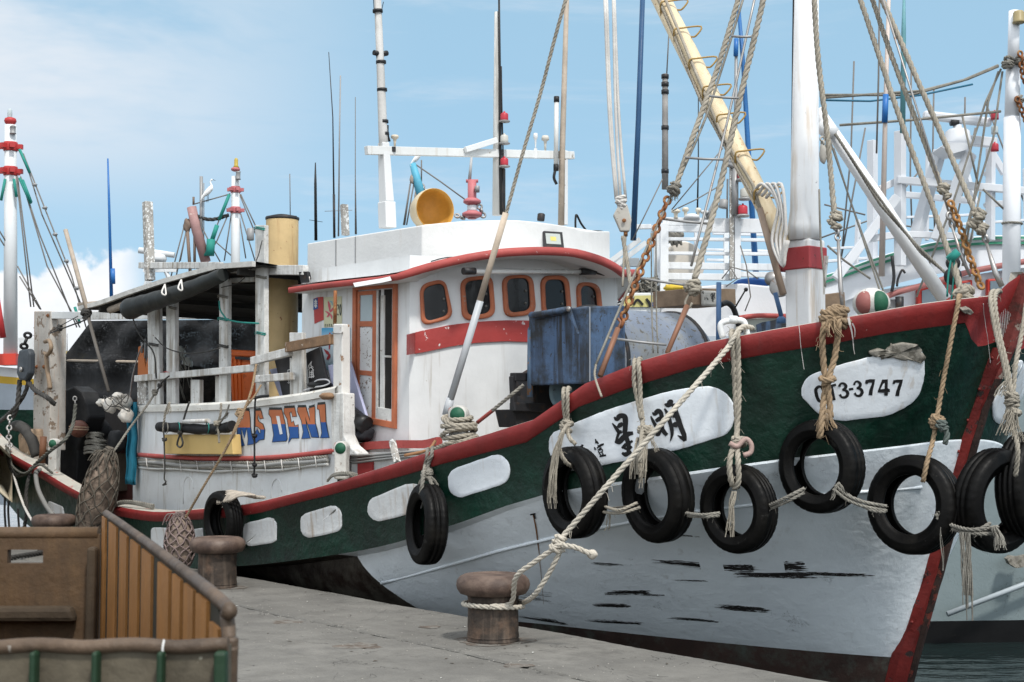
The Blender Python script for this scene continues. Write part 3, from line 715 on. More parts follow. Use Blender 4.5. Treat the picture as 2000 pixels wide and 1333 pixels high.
def build_letters():
    # CT3-3747, coordinates measured in a 7.14x enlargement whose corner is (1550,660)
    def q(pts): return [(1550 + x / 7.143, 660 + y / 7.143) for x, y in pts]
    def S(pts, w): return stroke(q(pts), [k / 7.143 for k in w] if isinstance(w, list) else w / 7.143)
    G = {'C': [S([(395, 715), (385, 685), (345, 680), (308, 720), (320, 800), (345, 865), (385, 885), (420, 870), (430, 830)], [28, 30, 40, 45, 48, 45, 40, 32, 20])],
         'T': [S([(440, 690), (590, 650)], 34), S([(520, 670), (560, 868)], [48, 46])],
         'Three': [S([(632, 680), (650, 640), (690, 632), (725, 665), (715, 700), (675, 722)], [34, 26, 32, 44, 40, 24]), S([(675, 722), (730, 735), (752, 775), (725, 820), (670, 825), (640, 785)], [20, 40, 46, 42, 30, 34])],
         'dash': [q([(765, 700), (828, 690), (832, 722), (768, 735)])],
         'Three2': [S([(838, 655), (855, 615), (890, 606), (925, 640), (915, 680), (875, 702)], [34, 26, 32, 44, 40, 24]), S([(875, 702), (930, 712), (952, 755), (925, 800), (875, 802), (845, 765)], [20, 40, 46, 42, 30, 34])],
         'Seven': [q([(990, 625), (1000, 585), (1060, 572), (1132, 575), (1118, 650), (1098, 730), (1092, 800), (1038, 795), (1048, 730), (1090, 620), (1040, 622), (1018, 645)])],
         'Four': [q([(1228, 578), (1308, 575), (1306, 700), (1335, 712), (1335, 750), (1306, 756), (1306, 802), (1258, 800), (1256, 762), (1170, 758), (1168, 735), (1205, 640)]) ],
         'Seven2': [q([(1372, 632), (1385, 585), (1440, 578), (1518, 578), (1500, 655), (1475, 730), (1462, 810), (1408, 806), (1425, 730), (1465, 622), (1410, 622), (1392, 645)])]}
    allp = [p for k in G for p in G[k]]
    glyph('registration_number', allp, INK, hs, BOAT, 0.0108)
    glyph('number_counter', [q([(1240, 640), (1262, 625), (1260, 706), (1205, 712)])], MATS['patch_white'], hs, BOAT, 0.0120)
    # the name, enlargement 9.09x, corner (1140,770)
    def q2(pts): return [(1140 + x / 9.09, 770 + y / 9.09) for x, y in pts]
    def T(pts, w): return stroke(q2(pts), [k / 9.09 for k in w] if isinstance(w, list) else w / 9.09)
    Z = []
    # sun over life
    Z += [T([(520, 515), (580, 590), (640, 670), (690, 660)], [20, 60, 70, 50]), T([(550, 405), (600, 440), (660, 385), (740, 400), (752, 480), (750, 600), (735, 690)], [20, 90, 90, 100, 95, 85, 80]),
          T([(620, 590), (660, 550), (710, 520)], [50, 90, 60]), T([(640, 670), (610, 770), (600, 850)], [50, 50, 60]), T([(565, 850), (640, 850), (720, 770), (800, 710), (890, 690)], [30, 90, 100, 90, 60]),
          T([(740, 650), (770, 780), (810, 900), (800, 1060)], [80, 90, 80, 60]), T([(690, 960), (760, 900), (880, 830)], [40, 70, 40]), T([(700, 945), (800, 975), (870, 930)], [30, 60, 40]), T([(690, 1045), (760, 1070), (860, 1020)], [40, 90, 50])]
    # sun beside moon
    Z += [T([(1202, 390), (1240, 470), (1290, 560), (1330, 620)], [24, 55, 65, 60]), T([(1228, 325), (1270, 350), (1330, 300), (1380, 330), (1400, 430), (1410, 560)], [20, 80, 90, 80, 80, 70]),
          T([(1290, 480), (1350, 440), (1400, 420)], [60, 80, 50]), T([(1290, 700), (1330, 700), (1370, 610), (1430, 560)], [60, 100, 90, 60]), T([(1380, 540), (1430, 660), (1490, 730)], [60, 80, 70]),
          T([(1445, 175), (1500, 190), (1560, 150), (1600, 150)], [20, 100, 130, 60]), T([(1445, 255), (1490, 330), (1530, 450), (1570, 600), (1580, 720), (1548, 835)], [30, 60, 75, 70, 55, 14]),
          T([(1600, 170), (1640, 300), (1690, 450), (1740, 600), (1790, 720), (1815, 830)], [70, 95, 95, 90, 90, 50]), T([(1675, 730), (1740, 770), (1810, 820)], [12, 60, 70]),
          T([(1560, 390), (1610, 380), (1650, 330)], [50, 80, 60]), T([(1590, 550), (1640, 540), (1680, 520)], [60, 105, 70])]
    glyph('boat_name', Z, INK, hs, BOAT, 0.0108)
    Y = [T([(222, 795), (240, 850), (280, 880)], [16, 40, 30]), T([(215, 870), (265, 840)], [14, 30]), T([(205, 940), (225, 990)], [20, 40]), T([(250, 960), (290, 930), (365, 890)], [20, 36, 30]), T([(260, 920), (330, 895), (372, 885)], [14, 26, 30]),
         T([(262, 1000), (330, 950)], [20, 34]), T([(275, 1010), (300, 1060), (320, 1080)], [20, 26, 24]), T([(290, 1000), (345, 985), (340, 1050)], [16, 22, 26]), T([(300, 1035), (345, 1020)], [14, 18]), T([(295, 1110), (340, 1095), (412, 1085)], [20, 38, 30]), T([(352, 1050), (362, 1090)], [26, 26])]
    # strokes of the half hidden character left of it
    Y += [T([(-50, 930), (10, 905)], [14, 30]), T([(-20, 890), (-5, 960)], [18, 24])]
    glyph('boat_name', Y, INK, hs, BOAT, 0.0108)
build_letters()
def build_scuffs():
    rnd = random.Random(21); P = []; 
    def sc(x0, y0, x1, y1, w, n, jy):
        for _ in range(int(n*4)):
            a = rnd.uniform(0, .6); b = a + (1 - a) * rnd.uniform(.25, 1); f = lambda t: (x0 + (x1-x0)*t, y0 + (y1-y0)*t)
            p, q = f(a), f(b); oy = rnd.gauss(0, jy*.75); m = 14; L_ = []; U_ = []; rw = rnd.choice([.10, .14, .2, .3])
            for i in range(m + 1):
                t = i/m; x = p[0] + (q[0]-p[0])*t; y = p[1] + (q[1]-p[1])*t + oy + rnd.uniform(-.5, .5); h = w*rw*rnd.uniform(.2, 1)*math.sin(math.pi*min(1, t*1.25 + .04))**.7 if t < .8 else w*(1-t)*2
                L_.append((x, y - abs(h)/2 - .1)); U_.append((x, y + abs(h)/2 + .1))
            P.append(L_ + U_[::-1])
    sc(1270, 1095, 1470, 1113, 5.0, 14, 3); sc(1400, 1110, 1580, 1106, 9, 18, 4.5); sc(1430, 1121, 1600, 1123, 7, 14, 3.5); sc(1560, 1120, 1710, 1124, 3.6, 10, 1.8); sc(1310, 1133, 1385, 1135, 2.2, 4, .8)
    sc(1180, 1157, 1275, 1157, 6, 10, 2); sc(1250, 1161, 1300, 1163, 2.2, 4, 1); sc(1155, 1181, 1235, 1184, 5, 8, 2); sc(1395, 1184, 1510, 1192, 6, 14, 3.5); sc(1300, 1205, 1415, 1215, 2.6, 7, 1.5)
    sc(1010, 1203, 1110, 1218, 2.6, 8, 2); sc(1140, 1212, 1260, 1218, 2.6, 9, 2); sc(1150, 1100, 1220, 1104, 1.6, 5, 2); sc(1320, 1045, 1370, 1048, 1.3, 4, 1); sc(1000, 1160, 1080, 1170, 1.0, 6, 8); sc(960, 1120, 1010, 1140, .9, 5, 4); sc(1240, 1010, 1290, 1016, .9, 4, 2)
    glyph('scuff_mark', P, plain('scuff_black', (.030, .028, .027), .8, bump=0), hs, BOAT, .004)
    R = [stroke([(1041, 1004), (1047, 1030), (1051, 1062), (1054, 1085)], [1.5, 3, 2.4, 1]), stroke([(1053, 1085), (1057, 1120), (1062, 1180)], [1.6, .9, .4])]
    glyph('rust_run', R, plain('rust_run', (.20, .09, .035), .8, bump=0), hs, BOAT, .004); glyph('drain_hole', [stroke([(1036, 1005), (1046, 1003)], 3), stroke([(1043, 1003), (1046, 1013)], 3)], INK, hs, BOAT, .006)
    Wh = [stroke([(1562, 641), (1564, 670), (1568, 700), (1571, 720)], [1.2, 1.0, 1.3, 1]), stroke([(1914, 580), (1916, 620), (1921, 660), (1926, 706)], [1, 1, .7, 1]), stroke([(1657, 625), (1663, 650), (1667, 690)], [5, 2.4, 1]), stroke([(1663, 628), (1668, 640), (1668, 656)], [3, 2, .8])]
    for i in range(9): x = 1941 + 3.4*i; Wh.append(stroke([(x, 600 + 3*abs(i-4)), (x + 2, 630), (x + 5, 655 + rnd.uniform(-8, 22))], [.9, 1.6, .5]))
    glyph('white_run', Wh, plain('run_white', (.55, .52, .50), .8, bump=0), hs, BOAT, .036)
build_scuffs()
# ================================================================== helpers for flat members on the boat's own planes
def panL(mb, pts, l, th, mi=0): return mb.prism([L(x, y, l) for x, y in pts], NV * th, mi)
def panA(mb, pts, a, th, mi=0): return mb.prism([A(x, y, a) for x, y in pts], EA * th, mi)
def beamL(mb, p0, p1, l, w, h, mi=0, l1=None): return mb.beam(L(*p0, l), L(*p1, l if l1 is None else l1), w, h, mi=mi)
def postL(mb, x0, x1, yt, yb, l, th=None, dx=0, mi=0):
    P = [L(x0 + dx, yt, l), L(x1 + dx, yt, l), L(x1, yb, l), L(x0, yb, l)]; th = th or (P[1] - P[0]).length
    return mb.prism(P, NV * th, mi)
def ropeW(name, pts, mat, r, label, cat='rope', D=None, strands=3, parent=None, group=None, sm=6, fuzz=0, wob=0.0, extra=None):
    """pts: (px,py,depth) or (px,py) with D"""
    P = [W(p[0], p[1], p[2] if len(p) > 2 else D) for p in pts]
    mb = MB()
    if strands > 1: mb.rope(smooth(P, sm), r, strands, fuzz=fuzz, wob=wob)
    else: mb.tube(smooth(P, sm), r, 6)
    if extra: extra(mb)
    return mb.build(name, mat, parent, label, cat=None if parent is not None else cat, group=group, recalc=False)

# ================================================================== WHEELHOUSE
WL = 1.4
aF = toB(L(800, 600, WL))[0]; aR = toB(L(590, 600, WL))[0]
WH = {}
def build_wheelhouse():
    wall = paint('wheelhouse_white', (0.67, 0.68, 0.68), 0.5, var=0.05, vs=2, streak=((0.40, 0.37, 0.33), 0.65, 0.46), chips=((0.36, 0.3, 0.24), 0.30, 14.0), bump=0.25, bs=20)
    boxm = paint('roof_box_white', (0.66, 0.66, 0.65), 0.55, var=0.04, vs=3, chips=((0.42, 0.33, 0.25), 0.26, 18.0), streak=((0.5, 0.42, 0.34), 0.3, 0.4), bump=0.4, bs=30)
    def fa(l, z=0, b=0.34): return aF - b * (1 - (l / WL) ** 2)
    zb, zt = 1.0, 3.14
    mb = MB(); ls = [WL - 2 * WL * i / 28 for i in range(29)]; zs = [zb + (zt - zb) * j / 4 for j in range(5)]
    mb.grid([[BP(fa(l), l, z) for z in zs] for l in ls])
    fr = MB(); fr.v = list(mb.v); fr.f = list(mb.f)
    global FRONT; FRONT = BVHTree.FromPolygons([Vector(v) for v in fr.v], fr.f)
    for s in (1, -1): mb.grid([[BP(aR, s*WL, z) for z in zs], [BP(aF, s*WL, z) for z in zs]], 0, False)
    mb.grid([[BP(aR, -WL, z) for z in zs], [BP(aR, WL, z) for z in zs]], 0, False)
    wh = mb.build('wheelhouse', wall, BOAT, recalc=False)
    H = lambda px, py, off: hit(px, py, off, FRONT)[0]
    # ---- windows
    wins = [([(819, 556), (868, 544), (885, 622), (822, 638)], [(825, 563), (865, 552), (876, 616), (829, 630)]),
            ([(898, 544), (960, 537), (966, 620), (902, 628)], [(905, 551), (952, 545), (957, 611), (911, 619)]),
            ([(979, 539), (1038, 537), (1045, 614), (984, 622)], [(986, 545), (1030, 543), (1034, 606), (991, 613)]),
            ([(1054, 539), (1107, 538), (1114, 618), (1058, 622)], [(1060, 547), (1099, 546), (1105, 610), (1063, 613)]),
            ([(1124, 550), (1168, 554), (1175, 630), (1128, 630)], [(1129, 557), (1160, 561), (1166, 622), (1133, 622)])]
    for i, (o, n_) in enumerate(wins):
        po = roundpoly(o, 20, 6); pi = roundpoly(n_, 15, 6); m = 80
        def even(P):
            Q = [Vector((x, y, 0)) for x, y in P]; Q = resample(Q + [Q[0]], sum((Q[k]-Q[k-1]).length for k in range(len(Q)))/m)[:m]
            c = sum(Q, Vector())/len(Q); Q.sort(key=lambda q: math.atan2(q.y - c.y, q.x - c.x)); return [(q.x, q.y) for q in Q]
        po, pi = even(po), even(pi); k = min(len(po), len(pi)); po, pi = po[:k], pi[:k]
        G = [[H(x, y, 0.0) for x, y in po], [H(x, y, 0.025) for x, y in po], [H(x*.9 + u*.1, y*.9 + v*.1, 0.032) for (x, y), (u, v) in zip(po, pi)], [H(x, y, 0.032) for x, y in pi], [H(x, y, 0.006) for x, y in pi]]
        mb = MB(); vs = [p for r in G for p in r]
        mb.add(vs, [(a*k+b, a*k+(b+1)%k, (a+1)*k+(b+1)%k, (a+1)*k+b) for a in range(4) for b in range(k)], 0, True)
        mb.build('window_frame', ORG, wh)
        gm = MB(); cx = sum(x for x, y in pi)/k; cy = sum(y for x, y in pi)/k
        gm.add([H(x, y, 0.010) for x, y in pi] + [H(cx, cy, 0.010)], [(b, (b+1) % k, k) for b in range(k)], 0, True); gm.build('window_pane', GLS, wh)
        # rubber seal inside the frame
        gm = MB(); gm.tube([H(x, y, 0.012) for x, y in pi], 0.006, 6, closed=True); gm.build('window_seal', BLK, wh)
        gm = MB(); xr = max(x for x, y in pi); yb_ = max(y for x, y in pi)
        for q in range(2): gm.blob(H(xr - 8, yb_ - 18 - 24*q, .014), (.014, .014, .014), n=8, m=6, amp=0)
        gm.build('cabin_bulb', plain('bulb_dim', (.13, .125, .115), .5), wh)
    # ---- red band
    top = [(794, 654), (830, 645), (880, 635), (930, 629), (985, 626), (1045, 627), (1110, 633), (1188, 640)]; bot = [(794, 694), (830, 688), (880, 677), (930, 670), (985, 667), (1045, 669), (1110, 672), (1188, 680)]
    mb = MB(); mb.grid([[H(x, y, o) for (x, y), o in ((t, 0.0), (t, 0.02), (((t[0]+b[0])/2, (t[1]+b[1])/2), .022), (b, 0.02), (b, 0.0))] for t, b in zip(resample2(top, 24), resample2(bot, 24))], 0, False)
    mb.build('red_band', paint('band_red', (0.33, 0.042, 0.038), 0.55, var=0.08, vs=3, chips=((0.68, 0.66, 0.64), 0.37, 12.0), bump=0.4), wh, recalc=False)
    # ---- side door
    def DQ(u, v):
        x = (688*(1-u) + 772*u)*(1-v) + (686*(1-u) + 770*u)*v; y = (560*(1-u) + 553*u)*(1-v) + (821*(1-u) + 838*u)*v; return (x, y)
    def dq(mb, u0, u1, v0, v1, l, th, mi=0): panL(mb, [DQ(u0, v0), DQ(u1, v0), DQ(u1, v1), DQ(u0, v1)], l, th, mi)
    mb = MB(); dq(mb, 0, .08, 0, 1, WL+.035, .035); dq(mb, .93, 1, 0, 1, WL+.035, .035); dq(mb, .08, .93, 0, .03, WL+.035, .035); dq(mb, .08, .93, .955, 1, WL+.035, .035); dq(mb, .08, .12, .03, .955, WL+.012, .012)
    mb.build('door_frame', ORG, wh, bevel=.004)
    leaf = MB(); 
    for r in ((.12, .17, .04, .955), (.47, .56, .04, .955), (.17, .47, .04, .07), (.17, .47, .26, .30), (.17, .47, .62, .655)): dq(leaf, *r, WL+.022, .02)
    dleaf = leaf.build('door', ORG, wh, bevel=.003)
    pn = MB(); dq(pn, .17, .47, .30, .62, WL+.012, .01); dq(pn, .17, .47, .655, .955, WL+.012, .01); pn.build('door_panel', paint('flaking_white_panel', (0.66, 0.67, 0.67), 0.6, var=0.05, chips=((0.22, 0.17, 0.14), 0.42, 26.0), bump=0.4), wh)
    pn = MB(); dq(pn, .17, .47, .07, .26, WL+.012, .006); pn.build('door_pane', plain('pale_glass', (0.33, 0.40, 0.42), 0.15, spec=0.6, bump=0), wh)
    pn = MB(); dq(pn, .56, .60, .04, .955, WL+.02, .02); dq(pn, .66, .76, .08, .90, WL+.012, .012); pn.build('door_post', WHTD, wh)
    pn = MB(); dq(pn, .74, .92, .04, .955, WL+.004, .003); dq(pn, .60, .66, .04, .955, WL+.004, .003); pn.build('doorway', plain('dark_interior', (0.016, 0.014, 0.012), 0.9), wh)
    pn = MB(); dq(pn, .60, .93, .87, .955, WL+.025, .02); dq(pn, .74, .92, .50, .515, WL+.014, .008); pn.build('door_sill', WHTD, wh, bevel=.003)
    # ---- eave: slab with camber, red trim round the rim
    rim = [(-1.62 + 0.0, 0)]
    edge = [(765, 549), (790, 543), (850, 526), (930, 509), (1000, 500), (1060, 498), (1110, 500), (1160, 511), (1205, 531), (1216, 541)]
    def ea_(l): return aF - 0.10 - 0.72 * (1 - (abs(l) / 1.62) ** 2.2)
    pts = []
    for i in range(33):
        l = 1.62 - 3.24 * i / 32; p = BP(ea_(l), l, 0); px = 1000 + FPX * p.x / p.y; y = interp(edge, px); pts.append((ea_(l), l, W(px, y, p.y).z))
    side = []
    for px, y in ((566, 572), (600, 567), (650, 561), (700, 556), (740, 552)):
        p = L(px, y, 1.62); side.append(toB(p))
    ring = side + pts + [(a, -l, z + 0.02) for a, l, z in reversed(side)]
    n = len(ring); mb = MB(); th = 0.070
    r0 = [BP(a, l, z) for a, l, z in ring]; r1 = [p + Vector((0, 0, th)) for p in r0]
    cr = [BP(max(a, aF - .45) * .5 + aF * .5 + .2, l * .45, z + th + 0.03) for a, l, z in ring]
    under = [BP(max(a, aF + .0), l * .8, z + 0.0) for a, l, z in ring]
    mb.grid([r1, cr], 0, False); mb.grid([under, r0], 0, False); mb.add(cr, [tuple(range(n))])
    ev = mb.build('roof', WHTC, BOAT, recalc=False)
    k0 = 1
    tr = MB(); o1 = []; 
    idx = list(range(0, n - 4)); P = [r0[i] for i in idx]
    T, U, V = frames(P); rows = []
    for i, p in enumerate(P):
        out = Vector((T[i].y, -T[i].x, 0)).normalized()
        if out.dot(p - BP(aF + .8, 0, 0)) < 0: out = -out
        tk = .010 if i > len(side) else -.012
        rows.append([p - out*.02 - Vector((0,0,.004)), p + out*.018 - Vector((0,0,.004)), p + out*.024 + Vector((0,0,th*.5)), p + out*.018 + Vector((0,0,th+tk-.006)), p - out*.03 + Vector((0,0,th+tk))])
    tr.grid(rows); tr.build('roof_trim', PINK, ev, recalc=False)
    # aft roofing sheet edge, a pale curled strip between box and trim
    sh = MB(); sh.grid([[L(x, y - 12, 1.5), L(x, y - 4, 1.66), L(x + 3, y + 3, 1.69)] for x, y in ((690, 558), (720, 553), (745, 549), (762, 545))], 0, True); sh.build('roof_sheet', WHTC, ev, recalc=False)
    # ---- raised roof box
    def ba(l): return aF - 0.02 - 0.34 * (1 - (l / 1.27) ** 2)
    topc = [(785, 446), (850, 437), (920, 431.5), (1000, 430), (1050, 434), (1100, 441), (1150, 452)]
    pts = []
    for i in range(25):
        l = 1.27 - 2.54 * i / 24; p = BP(ba(l), l, 0); px = 1000 + FPX * p.x / p.y; pts.append((ba(l), l, W(px, interp(topc, px), p.y).z))
    s0 = toB(L(600, 476, 1.27)); s1 = toB(L(784, 446, 1.27)); zr = pts[-1][2]
    ring = [s0, ((s0[0]+s1[0])/2, 1.27, (s0[2]+s1[2])/2)] + pts + [(s0[0], -1.27, s0[2])]
    mb = MB(); up_ = [BP(*q) for q in ring]; lo_ = [BP(a, l, 2.85 if i < 2 or i == len(ring) - 1 else (3.06 if abs(l) < 1.06 else 2.93)) for i, (a, l, z) in enumerate(ring)]; n = len(ring)
    mb.add(up_ + lo_, [(i, i+n, (i+1) % n + n, (i+1) % n) for i in range(n)] + [tuple(range(n))])
    bx = mb.build('roof_box', boxm, BOAT, bevel=.012)
    sm_ = MB()   # seams of the side plywood
    for px in (693, 655): 
        y = 476 + (px - 600) * (446 - 476) / 184; sm_.prism([L(px, y + 2, 1.275), L(px + 1.3, y + 2, 1.275), L(px + 1.3, y + 72, 1.275), L(px, y + 72, 1.275)], NV * .004)
    sm_.build('seam', GRYM, bx)
    # ---- flag and posters on the side wall
    def pl(nm, pts, mat, off, par=wh, th=.003, lab=None): m_ = MB(); panL(m_, pts, WL + off, th); return m_.build(nm, mat, par, lab)
    pl('flag_decal', [(612, 584), (620, 581), (631, 580), (632, 625), (622, 629), (614, 633)], plain('decal_red', (0.42, 0.05, 0.045), 0.5), .006)
    pl('flag_decal', [(612, 585), (620, 582), (621, 603), (612, 606)], plain('decal_blue', (0.02, 0.07, 0.25), 0.5), .009)
    Lz = lambda l: (lambda px, py, off: L(px, py, l))
    glyph('flag_sun', [stroke([(613.5, 593.5), (619.5, 593)], 2.2), stroke([(616.5, 585.5), (616.5, 601.5)], 2.4), stroke([(614, 588), (619, 599)], 1.6), stroke([(619, 588), (614, 599)], 1.6)], WHTC, Lz(WL + .0095), wh)
    pl('poster', [(632.5, 581), (667, 579), (667.5, 636), (632.5, 640)], plain('poster_cream', (0.55, 0.54, 0.36), 0.5), .006)
    pk = plain('poster_pink', (0.55, 0.10, 0.14), 0.5); ik = plain('poster_ink', (0.04, 0.05, 0.05), 0.5); cy = plain('poster_cyan', (0.08, 0.38, 0.55), 0.5)
    glyph('poster_print', [stroke([(641, 589), (643, 598), (644, 608)], [2, 5, 2]), stroke([(635, 608), (640, 611), (643, 615)], [1, 4, 2]), stroke([(644, 612), (641, 617), (638, 620)], [2, 4, 1]), stroke([(644, 612), (647, 618), (648, 624)], [1, 4, 1]), stroke([(644, 610), (648, 606), (650, 601)], [2, 4, 1])], pk, Lz(WL + .0095), wh)
    glyph('poster_print', [stroke([(643, 588), (648, 591), (649, 597)], [1, 1.6, .6])], cy, Lz(WL + .0095), wh)
    def three(x, y, w, h, t): return [stroke([(x + .1*w, y + .15*h), (x + .5*w, y), (x + .9*w, y + .2*h), (x + .45*w, y + .47*h)], t), stroke([(x + .45*w, y + .47*h), (x + w, y + .72*h), (x + .5*w, y + h), (x, y + .85*h)], t)]
    def zero(x, y, w, h, t): return [stroke([(x + .5*w, y), (x, y + .3*h), (x, y + .7*h), (x + .5*w, y + h)], t), stroke([(x + .5*w, y), (x + w, y + .3*h), (x + w, y + .7*h), (x + .5*w, y + h)], t)]
    glyph('poster_print', three(658.3, 595, 3.4, 21, 1.3) + zero(663.4, 594.5, 2.6, 22, 1.3), ik, Lz(WL + .0095), wh)
    glyph('poster_print', [stroke([(635 + 4*i, 633.5 - .12*i), (635 + 4*i, 638.5 - .12*i)], 1.2) for i in range(8)] + [stroke([(634.4 + 4*i, 634 - .12*i), (636.6 + 4*i, 634 - .12*i)], .9) for i in range(0, 8, 2)], ik, Lz(WL + .0095), wh)
    gb = bpy.data.materials.new('poster_blue'); gb.use_nodes = True; nt = gb.node_tree; g = nt.nodes.new('ShaderNodeNewGeometry'); sx = nt.nodes.new('ShaderNodeSeparateXYZ'); cr_ = nt.nodes.new('ShaderNodeValToRGB'); mr = nt.nodes.new('ShaderNodeMapRange')
    nt.links.new(g.outputs['Position'], sx.inputs[0]); nt.links.new(sx.outputs[2], mr.inputs[0]); mr.inputs[1].default_value = L(650, 730, WL).z; mr.inputs[2].default_value = L(650, 641, WL).z
    nt.links.new(mr.outputs[0], cr_.inputs[0]); e = cr_.color_ramp.elements; e[0].color = (0.03, 0.28, 0.42, 1); e[1].color = (0.02, 0.27, 0.48, 1); q = e.new(0.35); q.color = (0.55, 0.62, 0.66, 1); q = e.new(0.65); q.color = (0.5, 0.62, 0.68, 1)
    nt.links.new(cr_.outputs[0], nt.nodes['Principled BSDF'].inputs['Base Color']); nt.nodes['Principled BSDF'].inputs['Roughness'].default_value = .4
    pl('poster', [(628, 641), (684, 641), (684, 728), (628, 722)], gb, .006)
    rr = plain('poster_red', (0.42, 0.04, 0.05), 0.5)
    glyph('poster_print', three(669.5, 664, 5, 40, 2.6) + zero(677.5, 664, 4.6, 41, 2.6) + [stroke([(666, 668), (666, 698)], 1.2)], rr, Lz(WL + .0095), wh)
    glyph('poster_print', [stroke([(644, 650), (644, 663), (643, 683)], [2, 5, 2]), stroke([(632, 682), (639, 689), (643, 694)], [1, 6, 3]), stroke([(644, 692), (642, 698), (638, 703)], [3, 6, 2])], rr, Lz(WL + .0095), wh)
    # ---- tube lamp under the eave, floodlight above it
    la = aF - .50
    def HA(px, py, a=None): return A(px, py, la if a is None else a)
    lt = thing_part = MB(); P = [HA(925, 531), HA(1135, 531)]; lt.tube(P, .022, 10); lt.build('tube_lamp', plain('tube_glass', (0.62, 0.62, 0.6), 0.25), wh)
    lt = MB(); lt.tube([HA(905, 530), HA(927, 530)], .034, 12); lt.tube([HA(1133, 531), HA(1162, 531)], .034, 12); lt.tube([HA(1165, 532), HA(1180, 536)], .02, 8); lt.build('lamp_cap', BLKM, wh)
    fl = A(1078, 470, aF - .38); fr_ = Matrix.Rotation(R_(22), 3, 'Z')
    def flood(c, w, h, d, rz, tilt, par, lens=True, ylw=False, nm='floodlight'):
        M = Matrix.Rotation(rz, 3, 'Z') @ Matrix.Rotation(tilt, 3, 'X'); m_ = MB()
        pp = [(-w/2,-d/2,-h/2), (w/2,-d/2,-h/2), (w/2*.8,d/2,-h/2*.8), (-w/2*.8,d/2,-h/2*.8), (-w/2,-d/2,h/2), (w/2,-d/2,h/2), (w/2*.8,d/2,h/2*.8), (-w/2*.8,d/2,h/2*.8)]
        m_.box8([c + M @ Vector(p) for p in pp])
        for i in range(9): m_.box8([c + M @ Vector((x, y, z)) for x, y, z in [(-w*.4+i*w*.1, d/2, -h*.38), (-w*.385+i*w*.1, d/2, -h*.38), (-w*.385+i*w*.1, d*.85, -h*.3), (-w*.4+i*w*.1, d*.85, -h*.3), (-w*.4+i*w*.1, d/2, h*.38), (-w*.385+i*w*.1, d/2, h*.38), (-w*.385+i*w*.1, d*.85, h*.3), (-w*.4+i*w*.1, d*.85, h*.3)]])
        o = m_.build(nm, BLKM, par, bevel=.004)
        if lens:
            m_ = MB(); m_.add([c + M @ Vector((x, -d/2 - .003, z)) for x, z in ((-w*.36,-h*.3), (w*.36,-h*.3), (w*.36,h*.36), (-w*.36,h*.36))], [(0,1,2,3)]); m_.build('floodlight_lens', plain('lens_pale', (0.42, 0.45, 0.42), 0.15, spec=.6, bump=0), par)
            m_ = MB(); m_.add([c + M @ Vector((x, -d/2 - .005, z)) for x, z in ((-w*.14,-h*.1), (w*.14,-h*.1), (w*.14,h*.16), (-w*.14,h*.16))], [(0,1,2,3)]); m_.build('floodlight_chip', plain('chip_yellow', (0.6, 0.52, 0.15), 0.4, bump=0), par)
        m_ = MB(); m_.tube([c + M @ Vector((-w*.53, 0, 0)), c + M @ Vector((-w*.53, 0.02, 0)) - Vector((0, 0, h*.75)), c + M @ Vector((w*.53, .02, 0)) - Vector((0, 0, h*.75)), c + M @ Vector((w*.53, 0, 0))], .008, 6); m_.build('bracket', STL, par)
    flood(fl, .225, .17, .06, R_(24), R_(-14), ev)
    flood(L(596, 541, 1.55), .10, .12, .05, R_(-30), R_(20), ev, lens=False)
    # conduit and small dirt on the roof edge
    m_ = MB()
    for pts in ([(842, 511), (870, 504), (905, 503), (940, 501)],): m_.tube(smooth([A(x, y, aF - .3) for x, y in pts], 5), .006, 5)
    m_.build('cable', BLK, ev)
    # rust bolt on the box front
    H2 = BVHTree.FromPolygons([Vector(v) for v in mb.v], mb.f)
def resample2(P, n):
    Q = resample([Vector((x, y, 0)) for x, y in P], sum(math.dist(P[i], P[i+1]) for i in range(len(P)-1)) / n)
    return [(q.x, q.y) for q in Q]
build_wheelhouse()

